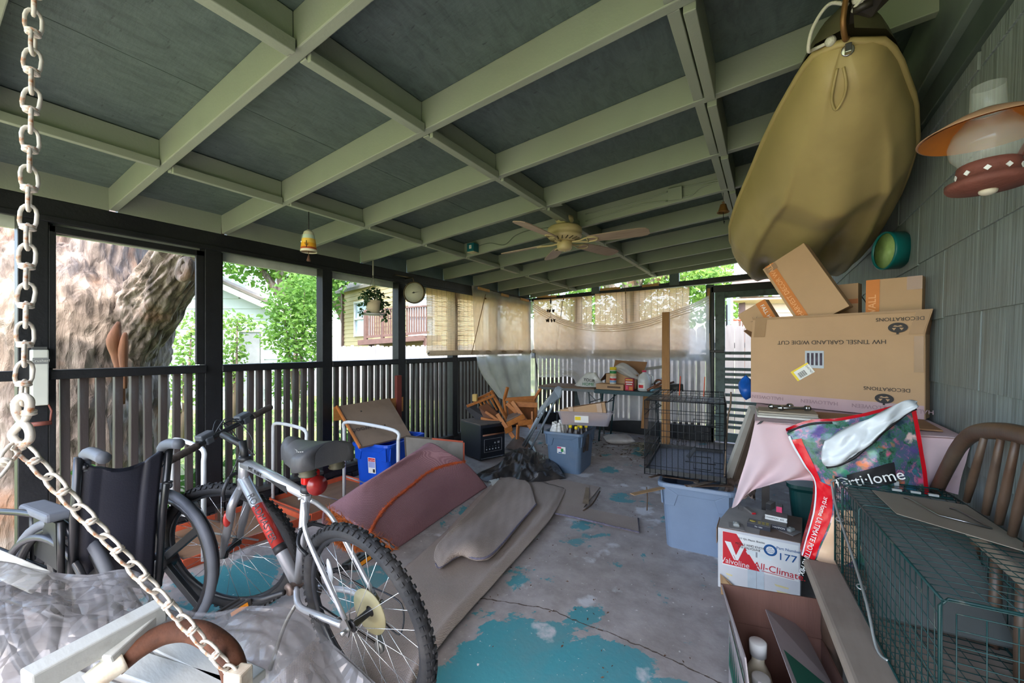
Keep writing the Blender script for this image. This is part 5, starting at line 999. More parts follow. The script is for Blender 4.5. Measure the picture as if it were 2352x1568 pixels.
b = MB(); b.lathe([(.055, -.05), (.062, -.055), (.062, -.1), (.05, -.118), (.012, -.124)], fc, 24); b.ball(fc + Vector((0, 0, -.125)), .006, 8, 6); build('switch_housing', b, cream, fan)
blade_m = wood('blade_wash', (196, 172, 152), (158, 132, 116), .5, 'X', 9)
for tip in ((-2.289, 3.127, 2.16), (-1.451, 2.542, 2.16), (-0.737, 3.087, 2.16), (-1.102, 3.929, 2.16), (-2.14, 3.956, 2.16)):
    d = Vector(tip) - fc; d.z = 0; d.normalize(); side = Vector((-d.y, d.x, 0)); up_v = Vector((0, 0, 1)); tl_ = (side * math.cos(.21) - up_v * math.sin(.21)); nb = d.cross(tl_)
    z0 = fc + Vector((0, 0, -.052)); pr = [(.2, .045), (.28, .055), (.5, .066), (.60, .066), (.645, .055), (.665, .03)]; P = [z0 + d * r_ + tl_ * w for r_, w in pr] + [z0 + d * r_ - tl_ * w for r_, w in reversed(pr)]
    b = MB(); b.prism(P, nb * .006); bl = build('blade', b, blade_m, fan)
    b = MB()
    for s in (1, -1): b.tube(path([z0 + d * .06 + Vector((0, 0, -.005)), z0 + d * .13 + tl_ * s * .012 - nb * .008, z0 + d * .19 + tl_ * s * .034 - nb * .004, z0 + d * .25 + tl_ * s * .03 - nb * .002, z0 + d * .275 - nb * .002], 4), .007, 6)
    b.tube([z0 + d * .19 + tl_ * .034 - nb * .004, z0 + d * .19 - tl_ * .034 - nb * .004], .006, 6); build('blade_bracket', b, cream, bl)
# painted clay bell
be = thing('clay_bell', 'yellow and orange painted clay bell hanging near the railing', 'bell', (-2.65, 1.571, 1.989)); c = Vector((-2.65, 1.571, 1.941)); top = Vector((c.x, c.y, CZ(c.x) + .02))
b = MB(); b.tube([c + Vector((0, 0, .13)), top], .003, 6); build('cord', b, ink, be)
for (r0, z0, r1, z1, col_, nm) in ((.008, .145, .03, .128, (214, 208, 190), 'crown'), (.03, .128, .037, .105, (206, 204, 176), 'band'), (.037, .105, .042, .08, (196, 214, 196), 'band'), (.042, .08, .046, .05, (240, 196, 84), 'band'), (.046, .05, .049, .022, (236, 168, 38), 'band'), (.049, .022, .051, .008, (176, 82, 34), 'band'), (.051, .008, .052, -.008, (232, 224, 200), 'band')):
    b = MB(); b.lathe([(r0, z0), (r1, z1)], c, 28, caps=False); build(nm, b, M_('bell_%d_%d' % (col_[0], col_[1]), col_, .5), be)
b = MB(); b.disc(c + Vector((0, 0, .0)), .05, .004); build('inner_floor', b, M_('bell_dark', (120, 90, 60), .8), be)
b = MB(); b.tube([c, c + Vector((0, 0, -.05))], .002, 5); b.lathe([(.004, -.03), (.014, -.065), (.012, -.07)], c, 10); build('clapper', b, M_('tassel_brown', (96, 66, 54), .9), be)
b = MB(); vd = (Vector((0, 0, 1.28)) - c); vd.z = 0; vd.normalize(); s_ = vd.cross(Vector((0, 0, 1))); q = c + vd * .0495 + s_ * .014 + Vector((0, 0, .03)); b.tube([q + Vector((0, 0, -.015)), q + Vector((0, 0, .03))], .0022, 5); b.tube([q + s_ * -.008 + Vector((0, 0, .012)), q + s_ * -.008, q], .0016, 5); b.tube([q + s_ * .008 + Vector((0, 0, .016)), q + s_ * .008 + Vector((0, 0, .004)), q], .0016, 5); build('cactus_motif', b, ink, be)
# hanging plant
hpn = thing('hanging_plant', 'jade plant in a cream pot hanging from a macrame cord', 'plant', (-3.3, 2.623, 1.747)); c = Vector((-3.3, 2.617, 1.695)); top = Vector((-3.36, c.y + .0, 2.14))
b = MB(); b.tube([top + Vector((.06, 0, 0)), c + Vector((0, 0, .30))], .007, 6)
for a in (0, 2.1, 4.2): b.tube([c + Vector((0, 0, .30)), c + Vector((.07 * math.cos(a), .07 * math.sin(a), .03))], .003, 4)
build('cord', b, M_('cord_grey', (150, 150, 136), .9), hpn)
b = MB(); b.lathe([(.05, -.09), (.066, -.02), (.068, .03), (.076, .032), (.076, .05), (.062, .05)], c, 22); build('pot', b, M_('pot_cream', (206, 190, 158), .7, var=.12, dirt=(150, 122, 92), dsc=20, dlo=.6, dhi=.7), hpn)
b = MB(); b.lathe([(.02, -.095), (.11, -.09), (.115, -.08)], c, 22); build('saucer', b, M_('saucer_pale', (196, 196, 196), .6), hpn)
jl = leaf_mat('jade_leaf', (66, 98, 52), (34, 56, 34), .15); b = MB(); rs = random.Random(8)
for (o, r_, n_) in (((0, 0, .12), (.10, .10, .07), 110), ((.02, .09, .02), (.05, .07, .14), 70), ((.03, .12, -.08), (.04, .05, .09), 30), ((0, -.09, .08), (.05, .06, .09), 50), ((0, -.12, -.05), (.03, .04, .06), 16)): leaves(b, c + Vector(o), r_, n_, .05, rs)
build('foliage', b, jl, hpn, kind='stuff')
# round dial thermometer
th = thing('thermometer', 'round dial thermometer with cream face and bronze rim hung under the left header', 'thermometer', (-3.36, 3.226, 1.899)); c = Vector((-3.33, 3.191, 1.893)); nrm = Vector((.42, -.9, 0)).normalized(); Mt = frame(nrm) @ Matrix.Rotation(PI / 2, 3, 'Y'); bronze = M_('bronze_rim', (92, 80, 58), .35, .6, var=.2)
b = MB(); b.lathe([(.0, -.05), (.115, -.045), (.122, -.02), (.122, -.012), (.118, -.008), (.122, -.002), (.122, .012), (.112, .016), (.108, .006)], c, 36, Mt, caps=False); build('case', b, bronze, th)
b = MB(); b.disc(c + nrm * .004, .109, .004, Mt, 36); build('dial', b, M_('dial_cream', (206, 204, 186), .5, var=.06), th); e1, e2 = Mt @ Vector((1, 0, 0)), Mt @ Vector((0, 1, 0)); xr = Vector((-nrm.y, nrm.x, 0)); b = MB()
for k in range(40):
    a = 2 * PI * k / 40; d = xr * math.cos(a) + Vector((0, 0, 1)) * math.sin(a); b.bar(c + nrm * .0068 + d * .098, c + nrm * .0068 + d * (.088 if k % 5 else .08), .002, .001, nrm)
build('dial_mark', b, grey_p, th, kind='stuff')
b = MB(); d = (xr * .98 + Vector((0, 0, .12))).normalized(); b.prism([c + nrm * .008 - d * .02 + Vector((0, 0, .004)), c + nrm * .008 - d * .02 - Vector((0, 0, .004)), c + nrm * .008 + d * .07], nrm * .002); b.disc(c + nrm * .009, .009, .004, Mt, 12); build('needle', b, ink, th)
b = MB(); b.tube([c + Vector((0, 0, .12)), c + Vector((-.02, 0, .17)), (-3.47, c.y, c.z + .17)], .007, 6); b.tube(path([(-3.47, c.y - .15, c.z + .19), c + Vector((0, -.05, .16)), (-3.46, c.y + .12, c.z + .2)], 4), .005, 5); build('bracket', b, bronze, th)
# teal box, wires
tx_ = thing('alarm_box', 'small teal box with a pale sticker on a rafter with a trailing wire', 'box', (-2.481, 3.17, 2.265)); c = Vector((-2.481, 3.17, 2.27))
b = MB(); b.bx((c.x - .042, 3.12, c.z - .04), (c.x + .042, 3.205, c.z + .042)); build('body', b, M_('teal_box', (14, 92, 98), .4), tx_, bevel=.004)
b = MB(); b.bx((c.x - .042, 3.125, c.z - .047), (c.x + .042, 3.2, c.z - .041)); build('base', b, M_('wood_base', (190, 176, 140), .6), tx_)
patch([(c.x - .012, 3.1195, c.z - .014), (c.x + .016, 3.1195, c.z - .014), (c.x + .016, 3.1195, c.z + .02), (c.x - .012, 3.1195, c.z + .02)], white_p, tx_)
patch([(c.x - .004, 3.119, c.z - .006), (c.x + .008, 3.119, c.z - .006), (c.x + .008, 3.119, c.z + .012), (c.x - .004, 3.119, c.z + .012)], M_('tan_print', (190, 160, 120), .6), tx_, off=.0015)
b = MB(); b.tube(path([(c.x + .042, 3.19, c.z + .02), (-2.297, 3.195, 2.301), (-2.128, 3.195, 2.261), (-1.996, 3.195, 2.333), (-1.809, 3.195, 2.356), (-1.46, 3.19, 2.33)], 6), .0025, 5); build('wire', b, M_('wire_dark', (84, 92, 84), .6), tx_)
# junction box and conduit on the fan rafter
jb = thing('junction_box', 'painted metal junction box with conduit on the side of a rafter', 'junction box', (-0.591, 3.19, 2.422))
b = MB(); b.hexa([(-0.639, 3.17, 2.383), (-0.539, 3.17, 2.376), (-0.545, 3.205, 2.389), (-0.646, 3.205, 2.396), (-0.639, 3.17, 2.471), (-0.542, 3.17, 2.473), (-0.548, 3.205, 2.486), (-0.646, 3.205, 2.485)]); build('body', b, sage, jb, bevel=.003)
b = MB()
for pts in ([(-1.304, 3.195, 2.405), (-0.954, 3.195, 2.419), (-0.753, 3.195, 2.44), (-0.647, 3.195, 2.459)], [(-1.304, 3.195, 2.346), (-1.097, 3.195, 2.368), (-0.852, 3.195, 2.399), (-0.647, 3.195, 2.389)], [(-0.543, 3.195, 2.469), (-0.331, 3.195, 2.47), (-0.222, 3.195, 2.455)], [(-0.543, 3.195, 2.395), (-0.475, 3.195, 2.4), (-0.416, 3.195, 2.442), (-0.304, 3.195, 2.455), (-0.209, 3.195, 2.428)]): b.tube(path(pts, 5), .005, 6)
build('conduit', b, sage, jb)
# small brass bell by the boat
bb_ = thing('brass_bell', 'small brass bell hanging from the rafters beside the boat', 'bell', (-0.279, 3.262, 2.278)); c = Vector((-0.279, 3.262, 2.256)); b = MB(); b.lathe([(.006, .062), (.02, .055), (.026, .03), (.034, .006), (.042, 0), (.04, -.003), (.03, .008)], c, 22, caps=False); b.torus(c + Vector((0, 0, .07)), .008, .003, frame((0, 1, 0)), 10, 5); build('body', b, M_('old_brass', (140, 100, 56), .45, .5, var=.2), bb_)
b = MB(); b.tube([c + Vector((0, 0, .07)), (c.x, c.y, CZ(c.x) + .05)], .0015, 4); b.tube([c, c + Vector((.002, 0, -.05)), c + Vector((.006, 0, -.085))], .0022, 5); b.ball(c + Vector((.006, 0, -.07)), .006, 8, 6); build('cord', b, ink, bb_)
# wind chime at the far wall
wch = thing('wind_chime', 'dark metal wind chime of small figures hanging before the far curtain', 'wind chime', (-2.853, 5.6, 2.014)); b = MB(); t0 = Vector((-2.861, 5.6, 2.19)); b.tube([t0, (-2.861, 5.6, 1.71)], .002, 4); b.ball((-2.861, 5.6, 2.001), .022, 10, 8, (.6, .6, 1.9)); build('cord', b, M_('chime_iron', (62, 48, 42), .6), wch)
c = Vector((-2.861, 5.6, 1.892)); d0 = None
for row, (pz, n, r_) in enumerate(((708, 5, .05), (732, 7, .06))):
    z = 1.28 + (798.5 - pz) * .0063
    for k in range(n):
        a = 2 * PI * k / n; p = Vector((c.x + r_ * math.cos(a), 5.6 + r_ * math.sin(a), z)); b = MB(); b.ball(p, .014, 8, 6, (1, 1, 1.4)); b.box(p + Vector((0, 0, .018)), (.04, .008, .012), a); b.tube([p + Vector((0, 0, .02)), Vector((c.x, 5.6, z + .07))], .0015, 4); build('figure', b, M_('chime_iron', 0), wch)
# ================================================================ roll-up blinds
slat_m = clear('bamboo_slat', (246, 222, 194), .86, .6, .72, 6, .78); cordm = M_('blind_cord', (110, 92, 72), .9)
def blind(label, a, c, z0, z1, nn, loc, cords):
    a, c = Vector(a), Vector(c); t = thing('roll_up_blind', label, 'blind', loc); d = (c - a); n = int((z1 - z0) / .0135); m = MB(); rs = random.Random(int(a.x * 10))
    for i in range(n):
        z = z0 + .0135 * (i + .5); o = nn * (rs.uniform(-.002, .002) + .006 * math.sin(z * 9)); m.bar(Vector((a.x, a.y, z)) + o, Vector((c.x, c.y, z)) + o, .003, .0118)
    build('slats', m, slat_m, t, kind='stuff'); m = MB(); k = int(d.length / .085)
    for i in range(k + 1):
        p = a + d * (i / k) + nn * .005; m.tube([(p.x, p.y, z0), (p.x, p.y, z1)], .0016, 4)
    build('warp_cord', m, cordm, t, kind='stuff'); m = MB()
    rl = [Vector((a.x, a.y, z0)) + nn * .035, Vector((c.x, c.y, z0)) + nn * .035]; m.tube([rl[0], rl[1]], .032, 12)
    for r_ in (.022, .012): m.tube([rl[0] - d.normalized() * .004, rl[0]], r_, 10)
    build('roll', m, M_('blind_roll', (186, 168, 146), .8, var=.15), t)
    m = MB()
    for u, du in cords: p = a + d * u; e = a + d * (u + du); m.tube([(p.x + nn.x * .04, p.y + nn.y * .04, z1 + .03), (e.x + nn.x * .07, e.y + nn.y * .07, z0 - .02)], .005, 6); m.ball((p.x + nn.x * .04, p.y + nn.y * .04, z1 - .03), .012, 8, 6)
    build('pull_cord', m, M_('sisal', (128, 98, 66), .9), t); return t
blind('beige bamboo blind let down on the left wall beside the dial thermometer', (-3.44, 3.5, 0), (-3.44, 5.9, 0), 1.215, 2.01, Vector((1, 0, 0)), (-3.44, 4.5, 1.2), ((.47, -.15),))
blind('bamboo blind on the far wall nearest the corner', (-3.40, 6.02, 0), (-2.35, 6.02, 0), 1.22, 2.10, Vector((0, -1, 0)), (-2.9, 6.02, 1.2), ((.55, -.12),))
blind('bamboo blind on the far wall next to the slatted door', (-2.30, 6.02, 0), (-.93, 6.02, 0), 1.22, 2.13, Vector((0, -1, 0)), (-1.6, 6.02, 1.2), ((.36, .02),))
# ================================================================ hanging plastic curtains with their wooden cleats
curt = clear('curtain_film', (250, 242, 232), .70, .3, .72, 3, .56)
L1 = [[(-3.42, 4.331, 2.132), (-3.42, 4.651, 2.117), (-3.42, 5.039, 2.099), (-3.42, 5.54, 2.086), (-3.42, 6.024, 2.076)], [(-3.4, 4.344, 1.627), (-3.4, 4.655, 1.613), (-3.4, 5.033, 1.611), (-3.4, 5.507, 1.605), (-3.4, 5.988, 1.566)],
      [(-3.38, 4.366, 1.2), (-3.37, 4.656, 1.196), (-3.36, 5.008, 1.179), (-3.36, 5.469, 1.159), (-3.38, 6.013, 1.12)], [(-3.32, 4.444, 0.9), (-3.28, 4.668, 0.864), (-3.27, 4.955, 0.808), (-3.27, 5.401, 0.724), (-3.34, 6.003, 0.632)], [(-3.16, 4.57, 0.623), (-3.14, 4.68, 0.552), (-3.13, 4.879, 0.456), (-3.16, 5.296, 0.324), (-3.28, 5.985, 0.128)]]
b = MB(); b.grid(lambda u, v: lattice(L1, u, v) + Vector((1, -.2, 0)) * (.026 * (.15 + v) * math.sin(u * 34 + 3 * math.sin(v * 2.5 + u * 4)) + .012 * wob(u * 9, v * 5)), 110, 40); tag(build('plastic_curtain', b, curt), 'translucent plastic curtain hung from the left header at the far corner', 'plastic curtain')
L2 = [[(-3.367, 5.93, 2.049), (-3.038, 5.93, 1.857), (-2.604, 5.93, 1.692), (-2.036, 5.93, 1.632), (-1.519, 5.93, 1.685), (-1.161, 5.93, 1.794), (-0.881, 5.93, 1.88), (-0.675, 5.95, 1.98)], [(-3.344, 5.92, 1.563), (-3.016, 5.92, 1.469), (-2.591, 5.9, 1.366), (-2.025, 5.9, 1.303), (-1.511, 5.9, 1.346), (-1.155, 5.9, 1.44), (-0.879, 5.92, 1.49), (-0.675, 5.95, 1.55)],
      [(-3.3, 5.9, 1.16), (-2.974, 5.9, 1.092), (-2.582, 5.88, 1.05), (-2.018, 5.88, 1.061), (-1.506, 5.88, 1.109), (-1.155, 5.9, 1.138), (-0.879, 5.92, 1.153), (-0.669, 5.95, 1.167)], [(-3.25, 5.9, 0.906), (-2.959, 5.9, 0.915), (-2.576, 5.9, 0.885), (-2.242, 5.93, 0.599), (-1.644, 5.93, 0.622), (-1.161, 5.93, 0.651), (-0.881, 5.93, 0.668), (-0.659, 5.95, 0.679)], [(-3.233, 5.9, 0.79), (-2.943, 5.9, 0.795), (-2.606, 5.9, 0.774), (-2.425, 5.94, 0.192), (-1.774, 5.94, 0.207), (-1.163, 5.94, 0.248), (-0.882, 5.94, 0.264), (-0.659, 5.95, 0.261)]]
def c2pt(u, v):
    p = lattice(L2, u, v); return p + Vector((0, -1, 0)) * (.018 * math.sin(v * 15 + 3.5 * math.sin(u * 3.2) - 2) * math.sin(PI * u) * (1 if v < .55 else .3) + .016 * wob(u * 12, v * 8) + .01 * (v > .5) * math.sin(u * 60))
b = MB(); b.grid(c2pt, 130, 60); pcf = tag(build('plastic_curtain', b, curt), 'wide sagging plastic curtain across the far wall behind the work tables', 'plastic curtain')
b = MB()
for k in range(4): b.tube([c2pt(i / 30, .012 + .022 * k + .02 * math.sin(PI * i / 30)) + Vector((0, -.006 - .006 * k, 0)) for i in range(31)], .006, 5)
build('fold', b, clear('curtain_fold', (246, 236, 224), .7, .3, .6, 3, .6), pcf)
cleat_m = M_('raw_pine', (206, 160, 102), .7, var=.15)
for k, (p, q, pl) in enumerate((((-3.4, 4.451, 2.109), (-3.4, 4.719, 2.099), 'on the left header nearest the camera'), ((-3.4, 5.033, 2.084), (-3.4, 5.225, 2.078), 'on the left header, second from the camera'), ((-3.4, 5.588, 2.075), (-3.4, 5.841, 2.065), 'on the left header at the corner'), ((-3.355, 6.03, 2.155), (-2.976, 6.03, 2.136), 'on the far beam nearest the corner'), ((-2.223, 6.03, 2.186), (-1.9, 6.03, 2.187), 'on the middle of the far beam'), ((-1.576, 6.03, 2.187), (-1.341, 6.03, 2.193), 'on the far beam next to the last blind cord'), ((-0.689, 6.03, 2.085), (-0.7, 6.03, 1.655), 'upright on the door post, upper'), ((-0.694, 6.03, 1.478), (-0.689, 6.03, 1.242), 'upright on the door post below the latch'))):
    b = MB(); p, q = Vector(p), Vector(q); b.bar(p, q, .014, .035, (0, 0, 1) if abs(q.z - p.z) < .2 else (1, 0, 0)); tag(build('cleat', b, cleat_m), 'raw pine cleat pinning the plastic, ' + pl, 'cleat', 'pine cleats holding the plastic')
# ================================================================ work tables
gs = M_('table_green_steel', (44, 70, 74), .45, .3, var=.1); grs = M_('table_grey_steel', (112, 118, 120), .45, .3)
def ftable(label, x0, x1, y0, y1, h, top_m, leg_m):
    t = thing('folding_table', label, 'table', ((x0 + x1) / 2, (y0 + y1) / 2, 0)); b = MB(); b.bx((x0, y0, h - .022), (x1, y1, h)); build('table_top', b, top_m, t, bevel=.004)
    b = MB()
    for p, q in (((x0, y0), (x1, y0)), ((x0, y1), (x1, y1)), ((x0, y0), (x0, y1)), ((x1, y0), (x1, y1))): b.bar((p[0], p[1], h - .035), (q[0], q[1], h - .035), .014, .036)
    build('apron', b, leg_m, t)
    for sx, x in ((1, x0 + .1), (-1, x1 - .1)):
        for y in (y0 + .05, y1 - .05): b = MB(); b.tube([(x, y, h - .03), (x - sx * .06, y, 0)], .0125, 8); build('leg', b, leg_m, t)
        b = MB(); b.tube([(x + sx * .16, (y0 + y1) / 2, h - .04), (x - sx * .015, (y0 + y1) / 2, h - .2)], .006, 6); b.tube([(x - sx * .015, y0 + .05, h - .2), (x - sx * .015, y1 - .05, h - .2)], .008, 6); build('brace', b, leg_m, t)
    return t
ftable('brown topped folding table in the far left corner', -2.90, -2.03, 5.28, 5.84, .72, M_('table_brown', (120, 94, 72), .6, var=.12), grs)
ftable('dark green steel folding table carrying boxes and a water jug', -2.01, -1.12, 5.25, 5.84, .715, gs, gs)
TZ = .716
bg_ = thing('shopping_bag', 'white plastic shopping bag with black and green lettering on the corner table', 'bag', (-2.442, 5.983, 0.72)); c = Vector((-2.215, 5.378, 0.72)); wp = M_('bag_white', (216, 218, 216), .35, var=.05, sc_=20, bump=.4, bsc=20)
def bagpt(u, v):
    a = 2 * PI * u; r_ = .16 * (1 - v * .85) ** .7 * (1 + .12 * math.sin(a * 3 + v * 5) + .08 * math.sin(a * 7 + 9 * v)); return c + Vector((.0, .14, 0)) + Vector((math.cos(a) * r_ * 1.25 + .07 * v, math.sin(a) * r_ * .75, .005 + .2 * v ** .8))
b = MB(); b.grid(bagpt, 30, 12); build('body', b, wp, bg_)
words('YOUR', c + Vector((.07, .005, .10)), face_n((1, .1, -.12), (-.3, -.9, .35)), .062, ink, bg_, .001); words('HOME', c + Vector((.06, -.005, .045)), face_n((1, .1, -.02), (-.3, -.9, .3)), .06, green_p, bg_, .001)
bxm = card; cb1 = thing('carton', 'open cardboard box with a plastic bag spilling out on the green table', 'carton', (-1.72, 5.6, TZ)); b = MB()
for a, q in (((-1.95, 5.5, TZ), (-1.50, 5.51, TZ + .20)), ((-1.95, 5.8, TZ), (-1.50, 5.81, TZ + .20)), ((-1.95, 5.5, TZ), (-1.94, 5.81, TZ + .2)), ((-1.51, 5.5, TZ), (-1.50, 5.81, TZ + .2)), ((-1.95, 5.5, TZ), (-1.5, 5.81, TZ + .006))): b.bx(a, q)
build('body', b, bxm, cb1)
for q in ([(-1.95, 5.81, TZ + .2), (-1.5, 5.81, TZ + .2), (-1.46, 5.86, TZ + .36), (-1.93, 5.87, TZ + .38)], [(-1.95, 5.5, TZ + .2), (-1.95, 5.81, TZ + .2), (-2.04, 5.78, TZ + .1), (-2.04, 5.5, TZ + .08)]):
    b = MB(); b.prism(q, (0, .004, .003)); build('flap', b, cardd, cb1)
cb2 = thing('carton', 'low printed cardboard tray at the front edge of the green table', 'carton', (-1.9, 5.33, TZ)); b = MB(); b.bx((-2.0, 5.27, TZ), (-1.62, 5.46, TZ + .075)); build('body', b, bxm, cb2, bevel=.003); patch([(-1.84, 5.2695, TZ + .025), (-1.66, 5.2695, TZ + .025), (-1.66, 5.2695, TZ + .05), (-1.84, 5.2695, TZ + .05)], M_('print_brown', (92, 70, 54), .7), cb2, 'print')
pb = thing('plastic_bag', 'crumpled clear plastic bag slumped on the open box', 'bag', (-1.72, 5.5, TZ + .2))
def pbag(u, v): a = 2 * PI * u; r_ = math.sin(PI * min(1, v * .9 + .05)) * .1 * (1 + .2 * math.sin(3 * a + 6 * v) + .12 * math.sin(8 * a)); return Vector((-1.85 + .42 * v + .0, 5.54, TZ + .27 - .10 * v + .04 * math.sin(5 * v))) + Vector((.1 * math.cos(a) * r_, math.cos(a) * r_, math.sin(a) * r_ * .75))
b = MB(); b.grid(pbag, 24, 16); build('body', b, clear('bag_film', (226, 226, 224), .75, .2, .4, 9), pb)
cn = thing('canister', 'tall wipes canister with a yellow lid on the cardboard tray', 'canister', (-1.834, 5.36, 0.795)); c = Vector((-1.79, 5.36, TZ + .076)); b = MB(); b.lathe([(.042, 0), (.044, .004), (.044, .19)], c, 20); build('body', b, M_('canister_white', (216, 212, 204), .5), cn); b = MB(); b.lathe([(.046, .188), (.046, .22), (.036, .226)], c, 20); build('lid', b, yel_p, cn)
for z0, z1, m_ in ((.14, .175, green_p), (.10, .14, M_('print_tan', (214, 186, 140), .6)), (.05, .075, red_p), (.02, .045, M_('print_sky', (116, 160, 206), .6))): b = MB(); b.lathe([(.0445, z0), (.0445, z1)], c, 20, caps=False, arc=PI, M=rotz(PI * 1.05)); build('label', b, m_, cn)
rbx = thing('red_box', 'upright red printed packet in front of the water jug', 'packet', (-1.54, 5.34, TZ)); b = MB(); b.bx((-1.61, 5.30, TZ), (-1.50, 5.36, TZ + .16)); build('carton', b, M_('packet_red', (176, 26, 40), .5), rbx, bevel=.002)
q = [(-1.61, 5.2995, TZ), (-1.50, 5.2995, TZ), (-1.50, 5.2995, TZ + .16), (-1.61, 5.2995, TZ + .16)]; quadpatch(q, .1, .86, .9, .92, yel_p, rbx, 'print'); quadpatch(q, .08, .66, .92, .74, white_p, rbx, 'print'); quadpatch(q, .1, .1, .35, .4, pink_p, rbx, 'print'); quadpatch(q, .5, .06, .92, .34, orange_p, rbx, 'print'); quadpatch(q, .15, .48, .85, .56, white_p, rbx, 'print')
jug = thing('water_jug', 'clear plastic gallon water jug with a red cap and label', 'jug', (-1.37, 5.36, TZ)); c = Vector((-1.375, 5.36, TZ)); b = MB(); b.lathe([(.06, 0), (.082, .008), (.083, .12), (.08, .16), (.055, .215), (.026, .235), (.024, .25)], c, 24); build('body', b, M_('jug_milky', (206, 208, 208), .25, var=.04), jug); b = MB(); b.lathe([(.028, .248), (.028, .27)], c, 16); build('cap', b, M_('cap_pink', (216, 60, 96), .4), jug)
b = MB(); b.tube(path([c + Vector((.045, .05, .21)), c + Vector((.09, .06, .19)), c + Vector((.095, .06, .1))], 4), .012, 8); build('handle', b, M_('jug_milky', 0), jug)
b = MB(); b.lathe([(.0845, .035), (.0845, .11)], c, 12, caps=False, arc=1.15, M=rotz(-2.4)); build('label', b, white_p, jug); b = MB(); b.lathe([(.0852, .045), (.0852, .085)], c, 10, caps=False, arc=.8, M=rotz(-2.25)); build('label_print', b, red_p, jug)
for k, (p, q, r_, m_, lb) in enumerate((((-1.32, 5.29, TZ + .02), (-1.1, 5.5, TZ + .16), .016, M_('copper_pipe', (128, 84, 62), .45, .5), 'copper pipe'), ((-1.28, 5.3, TZ + .015), (-1.08, 5.56, TZ + .10), .014, M_('pvc_blue', (96, 140, 158), .5), 'blue grey pipe'), ((-1.24, 5.28, TZ + .05), (-1.02, 5.42, TZ + .13), .013, M_('rust_pipe', (110, 72, 52), .7), 'rusty pipe'), ((-1.34, 5.34, TZ + .05), (-1.16, 5.62, TZ + .19), .011, steel, 'bright steel pipe'))):
    b = MB(); b.tube([p, q], r_, 10); tag(build('pipe', b, m_), 'short %s in the bundle beside the water jug' % lb, 'pipe', 'pipes on the green table')
b = MB(); b.torus((-1.22, 5.5, TZ + .09), .055, .012, frame((0, 1, .2)) @ Matrix.Rotation(PI / 2, 3, 'Y'), 20, 8); tag(build('hose_coil', b, M_('hose_rust', (124, 66, 42), .7)), 'rust coloured hose ring standing behind the pipes', 'hose')
b = MB(); Md = frame((1, .35, .06)); o = Vector((-1.04, 5.44, TZ + .055))
for z in (-.042, .042): b.box(o + Md @ Vector((0, 0, z)), (.24, .11, .006), Md)
for y in (-.052, .052): b.box(o + Md @ Vector((0, y, 0)), (.24, .006, .084), Md)
tag(build('downspout', b, M_('spout_black', (36, 38, 40), .45, dirt=(120, 116, 108), dsc=14, dlo=.6, dhi=.75), bevel=.006), 'black square downspout elbow at the right end of the green table', 'downspout')
b = MB(); b.bar((-1.45, 5.7, TZ + .27), (-1.2, 5.62, TZ + .31), .004, .04); b2 = tag(build('bracket_rail', b, steel), 'perforated metal strip lying across the open box', 'metal strip')
# ================================================================ posts leaning at the tables
b = MB(); b.hexa([(-1.115, 5.15, 0), (-1.02, 5.15, 0), (-1.02, 5.19, 0), (-1.115, 5.19, 0), (-1.115, 5.19, 1.72), (-1.03, 5.19, 1.72), (-1.03, 5.23, 1.72), (-1.115, 5.23, 1.72)]); tag(build('timber', b, pineZ, bevel=.003), 'tall pine stud standing on end against the green table', 'timber')
b = MB(); b.hexa([(-1.56, 5.9, .12), (-1.47, 5.9, .12), (-1.47, 5.93, .12), (-1.56, 5.93, .12), (-1.52, 5.9, .72), (-1.43, 5.9, .72), (-1.43, 5.93, .72), (-1.52, 5.93, .72)]); tag(build('timber', b, pineZ), 'short pine offcut standing under the green table against the plastic', 'timber')
so2 = thing('soil_bag', 'white and orange soil bag lying flat on the floor before the far tables', 'bag', (-1.651, 5.149, 0)); c = (Vector((-1.804, 5.051, 0)) + Vector((-1.605, 5.618, 0))) / 2; Ms = rotz(.5)
def sbag(u, v): a = 2 * PI * u; w = (1 - abs(2 * v - 1) ** 5); return c + Ms @ Vector(((v - .5) * .38, math.cos(a) * .145 * (.9 + .1 * w), .055 + math.sin(a) * (.055 * w + .004)))
b = MB(); b.grid(sbag, 20, 18); build('sack', b, M_('sack_white', (196, 190, 184), .5, var=.1, dirt=(146, 126, 108), dsc=5), so2)
b = MB(); b.grid(lambda u, v: sbag(.66 + .12 * u + .0, .1 + .8 * v) + Vector((0, 0, .002)) + Ms @ Vector((0, -.002, 0)), 4, 14); build('print_band', b, M_('sack_orange', (214, 104, 48), .5, var=.1), so2)
b = MB(); b.grid(lambda u, v: sbag(.80 + .10 * u, .25 + .5 * v) + Vector((0, 0, -.0)) + Ms @ Vector((0, .0, .003)), 4, 10); build('print_band', b, M_('sack_lilac', (136, 120, 150), .5), so2)
rp2 = MB(); rs = random.Random(12)
for _ in range(70):
    p = Vector((-1.2 + rs.gauss(0, .12), 4.98 + rs.gauss(0, .08), .02 + abs(rs.gauss(0, .06)))); q = [p + Vector((rs.gauss(0, .05), rs.gauss(0, .05), abs(rs.gauss(0, .03)))) for _ in range(4)]; rp2.tube([p] + q, .004, 4)
tag(build('wire_tangle', rp2, M_('wire_mesh_grey', (140, 132, 112), .6, var=.3), kind='stuff'), 'tangle of wire and twigs on the floor at the foot of the pine stud', 'wire')
lt = MB(); rs = random.Random(14)
